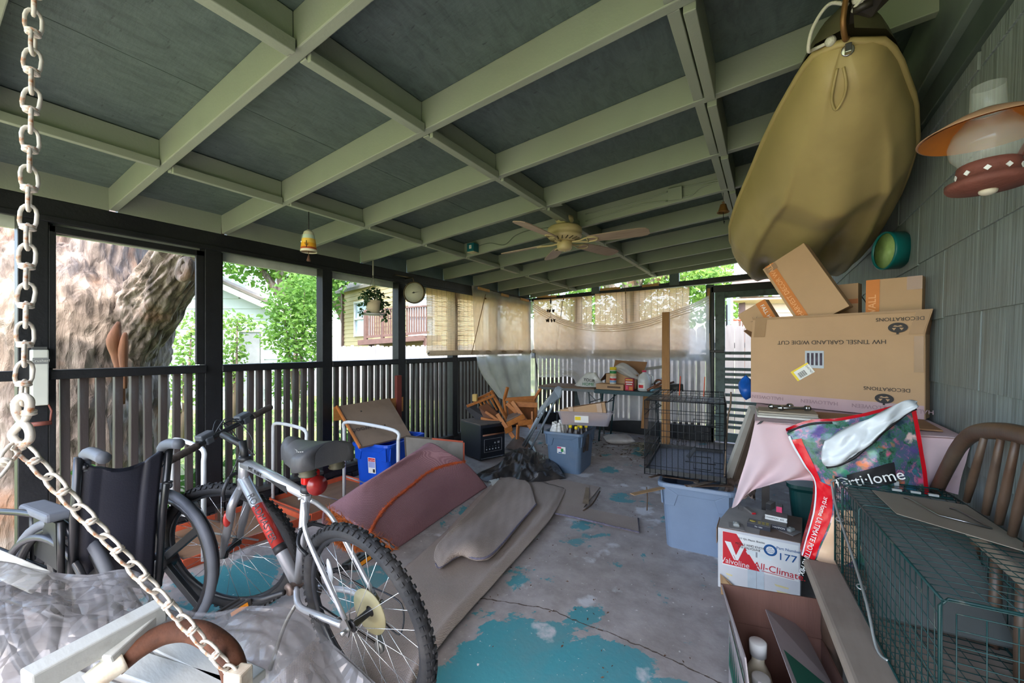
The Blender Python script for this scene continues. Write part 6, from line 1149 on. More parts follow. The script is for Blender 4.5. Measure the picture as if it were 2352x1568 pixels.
for _ in range(700):
    if rs.random() < .65: p = Vector((rs.uniform(-2.5, -.9), rs.uniform(4.5, 5.9), .004))
    else: p = Vector((rs.uniform(-1.6, .0), rs.uniform(1.4, 4.5), .004))
    a = rs.uniform(0, 6.28); s = rs.uniform(.006, .022) if p.y > 4.5 else rs.uniform(.004, .010); d = Vector((math.cos(a), math.sin(a), rs.uniform(0, .2))) * s; w = Vector((-d.y, d.x, 0)) * .4; lt.add([p - d, p - w, p + d, p + w + Vector((0, 0, s * .3))], [(0, 1, 2), (0, 2, 3)])
tag(build('leaf_litter', lt, M_('dry_leaf', (92, 66, 48), .9, var=.4), kind='stuff'), 'dry brown leaf litter scattered over the floor below the far tables', 'leaf litter')
# ================================================================ heap of wooden chairs, grey folding chair
oak = wood('chair_oak', (196, 124, 58), (150, 84, 36), .45, 'X', 10); oak2 = wood('chair_oak_dark', (160, 96, 44), (112, 62, 28), .5, 'Z', 10)
ch = thing('wooden_chair', 'golden oak chair lying upside down on top of the heap with its legs up', 'chair', (-2.633, 4.37, 0.169))
dz = 5.1
b = MB(); b.hexa([(-2.727, 4.191, 0.596), (-2.478, 4.409, 0.573), (-2.606, 4.684, 0.554), (-2.871, 4.455, 0.578), (-2.736, 4.185, 0.64), (-2.469, 4.415, 0.633), (-2.596, 4.69, 0.618), (-2.881, 4.449, 0.63)]); build('seat', b, oak, ch, bevel=.004)
for p, q in (((-2.773, 4.162, 0.634), (-2.709, 4.143, 0.796)), ((-2.488, 4.403, 0.628), (-2.39, 4.406, 0.775))): b = MB(); b.bar(p, q, .035, .03); build('leg', b, oak, ch, bevel=.004)
b = MB(); b.bar((-2.764, 4.168, 0.64), (-2.469, 4.415, 0.66), .03, .04); build('stretcher', b, oak, ch, bevel=.003)
b = MB(); b.prism([(-2.752, 4.199, 0.594), (-2.745, 4.239, 0.317), (-2.484, 4.465, 0.252), (-2.493, 4.435, 0.585)], Vector((-.3, .9, 0)) * .015); build('back_panel', b, oak2, ch)
for p, q in (((-2.773, 4.162, 0.634), (-2.727, 4.191, 0.272)), ((-2.479, 4.444, 0.585), (-2.494, 4.459, 0.252))): b = MB(); b.bar(p, q, .03, .03); build('leg', b, oak, ch, bevel=.003)
ch2 = thing('folding_chair', 'small wooden folding chair jammed on its side under the oak chair', 'chair', (-2.469, 4, 0.256))
for p, q in (((-2.556, 4.004, 0.646), (-2.332, 4.087, 0.333)), ((-2.635, 4.012, 0.618), (-2.478, 4.113, 0.442)), ((-2.675, 3.869, 0.51), (-2.485, 3.93, 0.242)), ((-2.443, 3.957, 0.393), (-2.451, 3.952, 0.227)), ((-2.357, 4.131, 0.528), (-2.332, 4.087, 0.333))): b = MB(); b.bar(p, q, .022, .045); build('leg', b, oak, ch2, bevel=.003)
for p, q in (((-2.539, 4.074, 0.608), (-2.329, 4.208, 0.598)), ((-2.532, 3.864, 0.399), (-2.399, 4.021, 0.488)), ((-2.443, 3.957, 0.408), (-2.332, 4.087, 0.419)), ((-2.542, 3.834, 0.328), (-2.502, 3.919, 0.353))): b = MB(); b.bar(p, q, .02, .06); build('rail', b, oak, ch2, bevel=.003)
b = MB(); b.prism([(-2.567, 3.89, 0.406), (-2.444, 4.016, 0.485), (-2.566, 4.116, 0.486), (-2.654, 4.06, 0.444)], (0, 0, .03)); build('seat', b, M_('seat_worn_brown', (110, 92, 80), .8), ch2, bevel=.01)
ch3 = thing('chair_frame', 'tilted wooden chair with a slatted back leaning on the left railing', 'chair', (-2.887, 3.97, 0.266))
for p, q in (((-3.061, 3.919, 0.63), (-2.958, 4.162, 0.72)), ((-2.967, 4.156, 0.737), (-2.681, 4.102, 0.382)), ((-3.101, 3.834, 0.568), (-2.877, 4.095, 0.688)), ((-2.85, 3.875, 0.52), (-2.625, 3.959, 0.374)), ((-2.894, 3.848, 0.442), (-2.69, 3.918, 0.41))): b = MB(); b.bar(p, q, .035, .03); build('rail', b, oak, ch3, bevel=.004)
for t in (.2, .4, .6, .8): b = MB(); b.bar(lerp((-3.052, 3.925, 0.63), (-2.967, 4.156, 0.72), t), lerp((-2.91, 3.896, 0.486), (-2.781, 4.097, 0.523), t), .02, .012); build('slat', b, oak, ch3)
b = MB(); b.prism([(-2.946, 3.873, 0.564), (-2.887, 3.97, 0.594), (-2.734, 4.009, 0.46), (-2.74, 3.945, 0.401), (-2.863, 3.867, 0.432)], (-.01, .02, .01)); build('splat', b, M_('splat_brown', (112, 70, 46), .5), ch3)
b = MB(); b.prism([(-3.128, 3.817, 0.557), (-3.074, 3.91, 0.576), (-2.863, 3.867, 0.416), (-2.924, 3.828, 0.401)], (.0, .02, .03)); build('cushion', b, M_('cushion_dark', (52, 50, 52), .7), ch3)
b = MB(); b.box((-3.016, 3.888, 0.674), (.06, .05, .09), .3); tag(build('sponge', b, M_('foam_yellow', (206, 172, 104), .9, var=.12, bump=.4), bevel=.01), 'yellow foam block wedged on the tilted wooden chair', 'foam block')
cs = MB(); cl_ = Vector((-2.438, 3.901, 0.189)); cs.grid(lambda u, v: Vector((lerp((-2.805, 4.231, 0.01), (-2.445, 4.211, 0.01), u))) + Vector((0, 0, .0)) + Vector((-.2, .5, 0)) * v * .7 + Vector((0, 0, max(.006, .13 * math.sin(PI * v) * math.sin(PI * u) + .02 * wob(u * 9, v * 8)))), 20, 14); tag(build('cloth_rag', cs, M_('rag_taupe', (112, 94, 84), .9, var=.2)), 'dusty taupe cloth heaped on the floor behind the heater', 'cloth')
fc2 = thing('folding_chair', 'folded grey metal folding chair leaning against the plastic covered corner table', 'chair', (-2.465, 4.244, 0)); gch = M_('chair_grey_enamel', (164, 176, 186), .35, .2, var=.05)
b = MB(); q = [Vector(k) for k in ((-2.001, 3.765, 0.644), (-2.066, 3.723, 0.561), (-2.119, 3.867, 0.607), (-2.036, 4.039, 0.811), (-1.979, 4.076, 0.85), (-1.928, 4.048, 0.825), (-1.939, 3.982, 0.74))]; b.prism([(-2.066, 3.723, 0.547), (-2.02, 3.812, 0.646), (-1.957, 4.03, 0.734), (-2.028, 4.044, 0.806), (-2.111, 3.872, 0.631)], (.01, .02, 0)); build('seat', b, gch, fc2, bevel=.003)
b = MB(); b.prism([(-2.019, 4.026, 0.808), (-2.004, 4.083, 0.853), (-1.946, 4.073, 0.827), (-1.944, 4.003, 0.728)], (.012, .02, 0)); build('backrest', b, gch, fc2, bevel=.004)
for p, q in (((-1.941, 4.052, 0.824), (-2.462, 4.251, 0.02)), ((-2.03, 3.782, 0.588), (-2.586, 4.323, 0.02)), ((-2.087, 3.769, 0.529), (-2.632, 4.346, 0.02)), ((-2.003, 4.06, 0.835), (-2.672, 4.567, 0.06))): b = MB(); b.tube([p, q], .0125, 8); build('leg', b, gch, fc2)
b = MB(); b.prism([(-2.764, 4.713, 0.02), (-2.317, 4.144, 0.012), (-2.237, 4.062, 0.012), (-2.635, 4.618, 0.02)], (.0, .0, .02)); b.tube([(-2.506, 4.327, 0.03), (-2.624, 4.409, 0.03)], .008, 6); build('stretcher', b, gch, fc2)

# ================================================================ boat hung along the house wall
bo_t = thing('small_boat', 'olive tan plastic boat hung upside down under the rafters by a rope at its bow', 'boat', (.2, 2.8, 1.95))
#        y     xl     xr     zl    zr    keel z
SEC = [(1.690, .190, .225, 2.275, 2.270, 2.265), (1.70, .150, .275, 2.282, 2.265, 2.20), (1.73, .125, .315, 2.285, 2.26, 2.15), (1.80, .098, .355, 2.283, 2.245, 2.10), (2.00, .032, .440, 2.26, 2.17, 1.98), (2.20, -.022, .490, 2.235, 2.10, 1.885), (2.40, -.078, .505, 2.185, 2.04, 1.885),
       (2.60, -.150, .515, 2.10, 2.00, 1.835), (2.80, -.200, .515, 2.03, 1.97, 1.79), (3.05, -.215, .515, 1.99, 1.95, 1.755), (3.30, -.205, .515, 1.98, 1.94, 1.75), (3.55, -.175, .50, 1.98, 1.94, 1.765), (3.75, -.11, .44, 1.985, 1.95, 1.80), (3.88, -.03, .36, 1.99, 1.96, 1.85), (3.93, .08, .25, 1.99, 1.97, 1.93)]
olive = M_('hull_olive', (176, 156, 104), .5, var=.06, sc_=3, bump=.05, bsc=140, dirt=(128, 104, 66), dsc=2.2, dlo=.5, dhi=.75, damt=.45); deckm = M_('deck_olive_dark', (86, 82, 58), .5, var=.12)
ys = [s[0] for s in SEC]
def sec(y):
    k = max(0, min(len(SEC) - 2, sum(1 for q in ys if q <= y) - 1)); a, c = SEC[k], SEC[k + 1]; t = (y - a[0]) / (c[0] - a[0]); return [a[i] + (c[i] - a[i]) * t for i in range(6)]
def hull(u, v):
    # u around the section from the left gunwale over the bottom to the right, v from bow to stern
    y = 1.69 + 2.24 * (v if v > .12 else v * v / .12 * .5 + v * .5); y_, xl, xr, zl, zr, zk = sec(y); a = PI * u; cx, hw = (xl + xr) / 2, (xr - xl) / 2
    ex = math.copysign(abs(math.cos(a)) ** .78, math.cos(a)); ez = abs(math.sin(a)) ** .82; zg = zl + (zr - zl) * u; ramp = min(1, max(0, (y - 1.85) / .35)) * min(1, max(0, (3.85 - y) / .3))
    ridge = (.034 * math.exp(-((u - .27) / .035) ** 2) + .034 * math.exp(-((u - .72) / .035) ** 2)) * ramp; keel = .05 * math.exp(-((u - .5) / .07) ** 2) * ramp
    for uc in (.38, .58): ridge -= .09 * math.exp(-((u - uc) / .045) ** 2) * math.exp(-((y - 3.2 + (.35 if uc > .5 else 0)) / .3) ** 2)
    nck = .012 * math.exp(-((u - .46) / .08) ** 4) * math.exp(-((y - 1.72) / .12) ** 2)
    return Vector((cx - hw * ex, y, zg - (zg - zk) * ez - ridge * ez - keel * ez + nck))
b = MB(); b.grid(hull, 64, 90); hl_ = build('hull', b, olive, bo_t)
ring = [hull(0, v / 40) for v in range(41)] + [hull(1, 1 - v / 40) for v in range(41)]
b = MB(); b.tube([p + Vector((0, 0, .0)) for p in ring], .013, 8, True); build('gunwale', b, olive, bo_t)
def deckf(u, v):
    p = lerp(hull(0, v), hull(1, v), u); return p + Vector((0, -.05 * (1 - v) ** 8, .012 + .10 * math.sin(PI * u) ** .5 * (1 - .5 * v)))
b = MB(); b.grid(deckf, 14, 40); build('deck', b, deckm, bo_t)
c = Vector((.215, 1.70, 2.20)); b = MB(); ho2 = lambda u, v: hull(u, v) + (hull(u, v) - Vector((.215, hull(u, v).y + .12, 2.275))).normalized() * .004; b.tube(path([ho2(.42, .012), ho2(.405, .03), ho2(.415, .05), ho2(.45, .062), ho2(.485, .05), ho2(.495, .03), ho2(.48, .012)], 5), .0045, 6); build('tow_recess', b, olive, hl_)
b = MB(); b.box(c + Vector((0, -.02, .045)), (.018, .02, .03)); b.disc(c + Vector((0, -.012, .045)), .018, .006, frame((0, -1, -.3)) @ Matrix.Rotation(PI / 2, 3, 'Y'), 12); build('bow_bolt', b, steel, bo_t, bevel=.003)
b = MB()
for x, y in ((-.03, 3.02), (.24, 2.75)): b.prism([(x, y, 1.79), (x + .05, y + .02, 1.785), (x + .06, y + .2, 1.775), (x + .01, y + .2, 1.775)], (0, 0, .03))
ho_ = MB(); hk_b = Vector((.205, 1.62, 2.33))
ho_.tube(path([(.2, 1.6, 2.44), (.2, 1.6, 2.40), (.2, 1.6, 2.36)], 3), .008, 8); ho_.torus((.2, 1.6, 2.435), .014, .005, frame((0, 1, 0)), 12, 6); ho_.tube(path([(.2, 1.605, 2.36), (.195, 1.62, 2.30), (.205, 1.66, 2.27), (.215, 1.69, 2.285)], 5), .008, 8); hook_o = build('hook', ho_, M_('old_brass', 0), None)
tag(hook_o, 'worn brass hook hanging from the rafter above the boat bow', 'hook')
b = MB(); ropem = M_('white_rope', (214, 210, 196), .8, var=.1, bump=.5, bsc=300)
b.tube(path([(.21, 1.64, 2.36), (.16, 1.62, 2.37), (.12, 1.63, 2.32), (.11, 1.66, 2.27), (.13, 1.69, 2.285), (.18, 1.68, 2.29)], 8), .0055, 8); b.tube(path([(.2, 1.62, 2.37), (.23, 1.61, 2.38), (.25, 1.64, 2.35), (.22, 1.63, 2.33), (.25, 1.6, 2.35), (.29, 1.6, 2.352)], 8), .0055, 8); b.ball((.235, 1.62, 2.355), .02, 10, 8); b.ball((.17, 1.68, 2.288), .016, 10, 8)
tag(build('rope', b, ropem), 'knotted white rope tying the boat bow to the hook', 'rope')
b = MB(); b.prism([(.215, 1.62, 2.335), (.30, 1.6, 2.345), (.31, 1.64, 2.335), (.27, 1.66, 2.31), (.215, 1.67, 2.315)], (0, 0, .006)); b.tube([(.22, 1.63, 2.33), (.265, 1.62, 2.33)], .012, 8); tag(build('strap', b, M_('strap_dark', (40, 34, 26), .5)), 'dark folded strap caught in the rope above the boat', 'strap')
# ================================================================ lantern and round tin on the wall
ln = thing('wall_lantern', 'rusty oil lantern style lamp with glass globe and orange lined tin shade on the wall', 'lamp', (.43, 1.40, 1.66)); c = Vector((.425, 1.372, 1.655)); rusty = M_('lantern_rust', (112, 62, 50), .75, var=.3, bump=.4, bsc=90)
b = MB(); b.lathe([(.02, -.012), (.066, -.006), (.07, 0), (.07, .01), (.05, .014), (.052, .035), (.05, .048), (.046, .05)], c, 30); build('base', b, rusty, ln)
b = MB()
for k in range(10):
    a = 2 * PI * k / 10; d = Vector((math.cos(a), math.sin(a), 0)); b.box(c + d * .0525 + Vector((0, 0, .026)), (.002, .009, .009), rotz(a) @ Matrix.Rotation(.78, 3, 'X'))
build('star_cutout', b, white_p, ln, kind='stuff')
b = MB(); b.lathe([(.044, .048), (.062, .075), (.066, .098), (.058, .125), (.040, .148), (.030, .165), (.028, .228)], c, 30, caps=False); build('glass_globe', b, glass('lamp_glass', (210, 214, 206), .03, .24), ln)
b = MB(); b.lathe([(.030, .168), (.06, .155), (.118, .122)], c, 36, caps=False); build('shade', b, M_('shade_tan', (168, 128, 96), .7, var=.15), ln, solid=.002)
b = MB(); b.lathe([(.030, .165), (.06, .152), (.114, .120)], c, 36, caps=False); build('shade_lining', b, M_('lining_orange', (196, 116, 36), .5, var=.1), ln)
b = MB(); b.ball(c + Vector((0, 0, -.014)), .016, 12, 8, (1, 1, .6)); build('knob', b, M_('knob_cream', (206, 196, 176), .4), ln)
b = MB(); b.tube(path([(.55, 1.38, 1.79), (.52, 1.38, 1.80), (.47, 1.375, 1.70), c + Vector((.04, .0, .005))], 5), .006, 6); b.disc((.545, 1.38, 1.79), .02, .02, frame((1, 0, 0)) @ Matrix.Rotation(PI / 2, 3, 'Y'), 12); build('bracket', b, rusty, ln)
tn = thing('round_thermometer', 'teal round wall thermometer mounted edge on beyond the boat', 'thermometer', (.5, 2.63, 1.75)); Mx_ = frame((-1, -.35, 0)) @ Matrix.Rotation(PI / 2, 3, 'Y'); c = Vector((.495, 2.62, 1.748))
b = MB(); b.lathe([(.06, -.04), (.088, -.035), (.09, .02), (.092, .03), (.086, .034), (.082, .026)], c, 36, Mx_, caps=False); build('case', b, M_('teal_enamel', (10, 104, 104), .35), tn)
b = MB(); b.disc(c + Mx_ @ Vector((0, 0, .022)), .083, .003, Mx_, 32); build('glass_face', b, M_('painted_reflection', (150, 176, 110), .06, .0, var=.3, sc_=12), tn)  # green reflection in the glass is painted into the face colour
# ================================================================ work table with pink cloth
tb_ = thing('tall_table', 'tall table against the house wall under a dusty pink cloth', 'table', (.25, 2.3, 0)); tm = M_('table_dark', (52, 44, 40), .6)
b = MB(); b.bx((-.05, 1.90, .955), (.535, 3.35, .985)); build('table_top', b, tm, tb_)
for x, y in ((-.018, 2.86), (.5, 2.86), (-.018, 3.3), (.5, 3.3)): b = MB(); b.bx((x - .02, y - .02, 0), (x + .02, y + .02, .955)); build('leg', b, tm, tb_)
pink = M_('cloth_pink', (206, 180, 184), .85, var=.05, sc_=3, dirt=(176, 150, 150), dsc=2.5, dlo=.5, dhi=.75, damt=.5)
CL = [[Vector(p) for p in r] for r in ([(-.055, 2.85, .99), (.15, 2.85, .99), (.33, 2.85, .99), (.535, 2.85, .99)], [(-.055, 2.3, .992), (.15, 2.3, .992), (.33, 2.3, .992), (.535, 2.3, .992)], [(-.05, 1.905, .992), (.15, 1.90, .992), (.33, 1.90, .992), (.535, 1.90, .992)],
      [(-0.05, 1.885, 0.972), (0.115, 1.87, 0.975), (0.289, 1.87, 0.971), (0.541, 1.88, 0.982)], [(-0.072, 1.88, 0.856), (0.094, 1.85, 0.886), (0.287, 1.86, 0.904), (0.541, 1.88, 0.942)], [(-0.099, 1.87, 0.749), (0.047, 1.85, 0.797), (0.276, 1.86, 0.84), (0.532, 1.88, 0.878)], [(-0.129, 1.86, 0.626), (0.002, 1.84, 0.755), (0.252, 1.86, 0.804), (0.516, 1.88, 0.805)])]
def clothp(u, v):
    p = lattice(CL, u, v); h = max(0, v - .34); return p + Vector((0, -1, 0)) * (h * .022 * math.sin(u * 26 + 2 * math.sin(v * 6)) + h * .02 * wob(u * 8, v * 4)) + Vector((0, 0, .002 * wob(u * 14, v * 14)))
b = MB(); b.grid(clothp, 60, 60); tag(build('tablecloth', b, pink), 'dusty pink cloth hanging over the front of the tall table', 'tablecloth')
b = MB(); b.prism([(-0.042, 1.865, 0.976), (-0.03, 1.865, 0.991), (-0.017, 1.865, 0.994), (-0.027, 1.865, 0.982)], (0, -.002, 0)); tag(build('scrap', b, ink), 'small black scrap on the left corner of the pink cloth', 'scrap')
cs_ = lambda nm, lb, q0, q1, z, h, m, rz=0: None
def slab(name, label, cat, c, size, rz, m, group=None):
    b = MB(); b.box((c[0], c[1], c[2] + size[2] / 2), size, rz); return tag(build(name, b, m, bevel=.001), label, cat, group)
paperm = M_('paper_white', (214, 208, 196), .7, var=.05)
slab('magazine', 'lowest of the pale magazines stacked at the front left of the tall table', 'magazine', (.06, 2.02, .996), (.21, .16, .008), .05, paperm, 'magazines under the bolts')
slab('magazine', 'middle magazine of the small stack on the tall table, greyer cover', 'magazine', (.055, 2.03, 1.0045), (.20, .15, .008), .09, M_('paper_grey', (170, 162, 150), .7), 'magazines under the bolts')
slab('magazine', 'topmost magazine of the small stack, lying under the two bolts', 'magazine', (.06, 2.035, 1.013), (.20, .14, .006), .02, M_('paper_tan', (160, 146, 128), .7), 'magazines under the bolts')
slab('cardboard_sheet', 'flat brown cardboard sheet on the tall table in front of the large carton', 'cardboard', (.32, 2.06, .996), (.36, .25, .006), -.04, cardd)
for k, (p, q, lb) in enumerate((((-.0, 2.03, 1.031), (.08, 2.10, 1.031), 'shorter steel bolt with big nuts lying behind its twin'), ((.03, 2.0, 1.031), (.14, 2.06, 1.031), 'longer steel bolt with big nuts at the front of the stack'))):
    t = thing('bolt', lb, 'bolt', p); b = MB(); b.tube([p, q], .006, 8); build('shaft', b, steel, t); d = Vector(q) - Vector(p); Mq = frame(d) @ Matrix.Rotation(PI / 2, 3, 'Y')
    for u in (.1, .9, .97): b = MB(); b.lathe([(.011, -.005), (.011, .005)], lerp(p, q, u), 6, Mq); build('nut', b, steel, t)
# ---- large carton and the boxes inside it
printk = M_('carton_print', (46, 40, 38), .7); ob = M_('carton_orange', (204, 122, 56), .7, var=.08); lil = M_('tape_lilac', (178, 146, 146), .35, var=.06); obt = M_('orange_text', (236, 176, 122), .7)
big = thing('carton', 'large upturned cardboard carton with upside down print on the tall table', 'carton', (.23, 2.45, .998))
BL, BR = Vector((-.078, 2.44, .998)), Vector((.515, 2.21, .998)); bxd = (BR - BL).normalized(); byd = Vector((-bxd.y, bxd.x, 0)); H_, DP = .335, .30
TL, TR = BL + Vector((0, 0, H_)), BR + Vector((.0, 0, H_))
b = MB()
for p, q in ((BL, BR), (BL + byd * DP, BR + byd * DP)): b.bar(p + Vector((0, 0, H_ / 2)), q + Vector((0, 0, H_ / 2)), .005, H_)
for p in (BL, BR): b.bar(p + Vector((0, 0, H_ / 2)), p + byd * DP + Vector((0, 0, H_ / 2)), .005, H_)
b.hexa([BL, BR, BR + byd * DP, BL + byd * DP] + [p + Vector((0, 0, .006)) for p in (BL, BR, BR + byd * DP, BL + byd * DP)]); build('body', b, card, big)
fl0, fl1 = TL + Vector((.008, -.012, .10)), TR + Vector((.02, -.02, .098)); b = MB(); b.prism([TL, TR, fl1, fl0], byd * .005); build('flap', b, card, big)
b = MB(); b.prism([TL, TL + byd * DP, TL + byd * DP + Vector((-.03, .0, .1)), TL + Vector((-.055, .0, .035)) + byd * .05], (0, 0, .004)); build('flap', b, cardd, big)
b = MB(); b.prism([TR, TR + byd * DP, TR + byd * DP + Vector((.014, 0, .1)), TR + Vector((.018, 0, .1))], (.003, 0, 0)); build('flap', b, cardd, big)
Qb = [BL, BR, TR, TL]; Qb = [p - byd * .003 for p in Qb]; Qf = [TL - byd * .002, TR - byd * .002, fl1 - byd * .002, fl0 - byd * .002]
quadpatch(Qb, 0, .0, 1, .16, lil, big, 'tape', .001); quadpatch(Qf, 0, .9, 1, 1, tape, big, 'tape', .0015); quadpatch(Qb, .955, .55, .998, .98, tape, big, 'tape', .0015); quadpatch(Qf, .93, .02, .995, .98, tape, big, 'tape', .001); quadpatch(Qf, .02, .02, .10, .98, tape, big, 'tape', .0012)
quadwords('HW TINSEL GARLAND W/DIE CUT', Qb, .51, .92, .026, printk, big, True, off=.002); quadwords('DECORATIONS', Qf, .865, .66, .021, printk, big, True); quadwords('DECORATIONS', Qb, .825, .33, .021, printk, big, True, off=.002)
for s in (.12, .46, .76, .93): quadwords('HALLOWEEN', Qb, s, .095, .024, M_('tape_text', (150, 118, 122), .4), big, True, off=.003)
nb3 = -byd
def pumpkin(Q, s, t, sz):
    c = Vector(quadpt(Q, s, t)) + nb3 * .0022; X_, Z_ = bxd, Vector((0, 0, 1)); b = MB(); b.poly([c + X_ * math.cos(a) * sz + Z_ * math.sin(a) * sz * .68 for a in [2 * PI * i / 28 for i in range(28)]]); b.poly([c + X_ * -.15 * sz - Z_ * .9 * sz, c + X_ * .1 * sz - Z_ * .9 * sz, c + X_ * .1 * sz - Z_ * .6 * sz, c - X_ * .15 * sz - Z_ * .6 * sz]); o = build('pumpkin_mark', b, printk, big); b = MB(); k = c + nb3 * .0008
    for sx in (-1, 1): b.poly([k + X_ * sx * .15 * sz + Z_ * -.02 * sz, k + X_ * sx * .6 * sz + Z_ * -.05 * sz, k + X_ * sx * .38 * sz - Z_ * .38 * sz])
    b.poly([k + X_ * -.5 * sz + Z_ * .16 * sz, k + Z_ * .10 * sz, k + X_ * .5 * sz + Z_ * .16 * sz, k + X_ * .3 * sz + Z_ * .34 * sz, k + Z_ * .22 * sz, k - X_ * .3 * sz + Z_ * .34 * sz]); build('pumpkin_mark', b, card, o)
pumpkin(Qf, .87, .30, .03); pumpkin(Qb, .815, .21, .03)
quadpatch(Qb, .375, .56, .49, .80, silver_p, big, 'picture', .0015)
for i in range(4): quadpatch(Qb, .387 + .026 * i, .6, .403 + .026 * i, .77, M_('garland_print', (70, 58, 72), .7, var=.4, sc_=60), big, 'picture', .0022)
lq = lambda u, v: Vector(quadpt(Qb, .36, .50)) + nb3 * .003 + (bxd * math.cos(.62) + Vector((0, 0, math.sin(.62)))) * u + (-bxd * math.sin(.62) + Vector((0, 0, math.cos(.62)))) * v
lqd = [lq(-.042, -.026), lq(.042, -.026), lq(.042, .026), lq(-.042, .026)]; patch(lqd, white_p, big, 'barcode_label', 0)
for s0, t0, s1, t1, m_ in ((0, 0, .12, 1, yel_p), (.12, .86, 1, 1, yel_p)): quadpatch(lqd, s0, t0, s1, t1, m_, big, 'label_print', .0006)
for i in range(12): quadpatch(lqd, .22 + .035 * i, .12, .22 + .035 * i + (.02 if i % 3 else .01), .60, ink, big, 'label_print', .0006)
words('1Q4574D', lq(.030, .0), face_n((-bxd * math.sin(.62) + Vector((0, 0, math.cos(.62)))) * -1, nb3), .012, ink, big, .0002)
def carton(label, p0, w, h, d, tilt, m=card, loc=None, yaw=0):
    """box whose front lower left corner is p0; tilt about the facing axis"""
    t = thing('carton', label, 'carton', p0); X0 = rotz(yaw) @ bxd; Y0 = rotz(yaw) @ byd; X_ = X0 * math.cos(tilt) + Vector((0, 0, math.sin(tilt))); Z_ = -X0 * math.sin(tilt) + Vector((0, 0, math.cos(tilt))); p0 = Vector(p0); b = MB()
    c = [p0, p0 + X_ * w, p0 + X_ * w + Y0 * d, p0 + Y0 * d]; b.hexa(c + [p + Z_ * h for p in c]); build('body', b, m, t, bevel=.002); return t, [p0 - Y0 * .001, p0 + X_ * w - Y0 * .001, p0 + X_ * w + Z_ * h - Y0 * .001, p0 + Z_ * h - Y0 * .001], [p0, p0 + Y0 * d, p0 + Y0 * d + Z_ * h, p0 + Z_ * h]
p0 = Vector((.055, 2.47, 1.30)) ; pA = Vector((0.178, 2.546, 1.299)); 
tA, QA, SA = carton('tilted cardboard carton with an orange strip standing askew in the large carton', (0.132, 2.374, 1.367), .205, .36, .06, .50)
quadpatch(QA, .0, .0, .0, .0, ob, tA) if False else None
quadpatch(QA, .06, 0, .27, 1, ob, tA, 'orange_strip'); quadwords('HARVEST DECOR WALL', QA, .165, .58, .030, obt, tA, rot=PI / 2, off=.002, sx=.95); quadpatch(QA, .04, .9, .3, .985, tape, tA, 'tape', .0016)
tC, QC, SC = carton('plain brown carton with a thin orange line at the back of the large carton', (.175, 2.535, 1.15), .19, .435, .06, .0)
quadpatch(QC, 0, .78, 1, .83, M_('orange_thin', (186, 112, 66), .7), tC, 'orange_strip'); quadwords('HARVEST', QC, .55, .805, .016, M_('orange_text_dark', (140, 84, 50), .7), tC, off=.002); quadpatch(QC, .0, .64, .2, 1, tape, tC, 'tape', .0012)
tD, QD, SD = carton('upright carton with an orange end strip beside the house wall in the large carton', (.352, 2.325, 1.12), .175, .455, .06, -.015)
quadpatch(QD, .0, 0, .26, 1, ob, tD, 'orange_strip'); quadwords('FLORAL WALL', QD, .13, .60, .036, obt, tD, rot=PI / 2, off=.002); quadpatch(QD, .74, .88, 1, 1, tape, tD, 'tape')
tE, QE, SE = carton('small carton with an orange corner strip leaning at the left edge of the large carton', (-.075, 2.50, 1.32), .155, .16, .05, .50)
quadpatch(QE, .68, 0, .99, 1, ob, tE, 'orange_strip'); quadwords('FALL H', QE, .83, .62, .026, white_p, tE, rot=-PI / 2, off=.002)
b = MB(); c = Vector(quadpt(QE, .40, .52)) - byd * .002
for a in range(6): b.poly([c, c + (bxd * math.cos(a * 1.05) + Vector((0, 0, math.sin(a * 1.05)))) * .02 + (bxd * math.cos(a * 1.05 + .35) + Vector((0, 0, math.sin(a * 1.05 + .35)))) * .008, c + (bxd * math.cos(a * 1.05 + .7) + Vector((0, 0, math.sin(a * 1.05 + .7)))) * .006])
build('leaf_print', b, printk, tE)
b = MB()
for i in range(5): b.tube(path([(.2 + .03 * i, 2.62 - .02 * i, 1.40), (.24 + .03 * i, 2.60 - .02 * i, 1.49 + .01 * i), (.27 + .035 * i, 2.58, 1.47)], 4), .002, 4)
b.lathe([(.02, 0), (.05, .004), (.05, .01)], (.22, 2.56, 1.475), 16); tag(build('wire_basket', b, M_('basket_iron', (52, 46, 44), .6)), 'dark wire basket behind the tilted carton under the boat', 'basket')
bt = MB(); bt.grid(lambda u, v: Vector((-.11 + .05 * math.sin(2 * PI * u) * math.sin(PI * v) * (1 + .3 * math.sin(5 * u + 3 * v)), 2.62 + .06 * math.cos(2 * PI * u) * math.sin(PI * v), .985 + .13 * v * (1 + .1 * math.sin(9 * u)))), 22, 10); tag(build('tarp_bundle', bt, M_('tarp_blue', (22, 84, 168), .4, var=.25, sc_=14, bump=.4, bsc=20)), 'crumpled blue tarp bundle beside the large carton', 'tarp')
for k, (p, q, m_, lb, w, h) in enumerate((((-0.059, 2.572, 0.948), (-0.236, 2.958, 0.37), M_('door_white', (186, 180, 170), .6, var=.1), 'grey white panel leaning on the left side of the tall table', .03, .07), ((-0.05, 2.602, 0.928), (-0.196, 2.96, 0.405), M_('panel_black', (28, 26, 26), .5), 'black panel leaning between the white panel and the table', .02, .06), ((-0.041, 2.584, 0.908), (-0.173, 2.915, 0.421), M_('panel_brown', (92, 76, 64), .6), 'brown board leaning closest to the pink cloth', .02, .06))):
    p, q = Vector(p), Vector(q); d = (q - p).normalized(); e = p + d * (-(p.z - .01) / d.z); b = MB(); b.bar(p + Vector((0, h / 2, 0)), e + Vector((0, h / 2, 0)), h, w); tag(build('leaning_panel', b, m_), lb, 'panel')
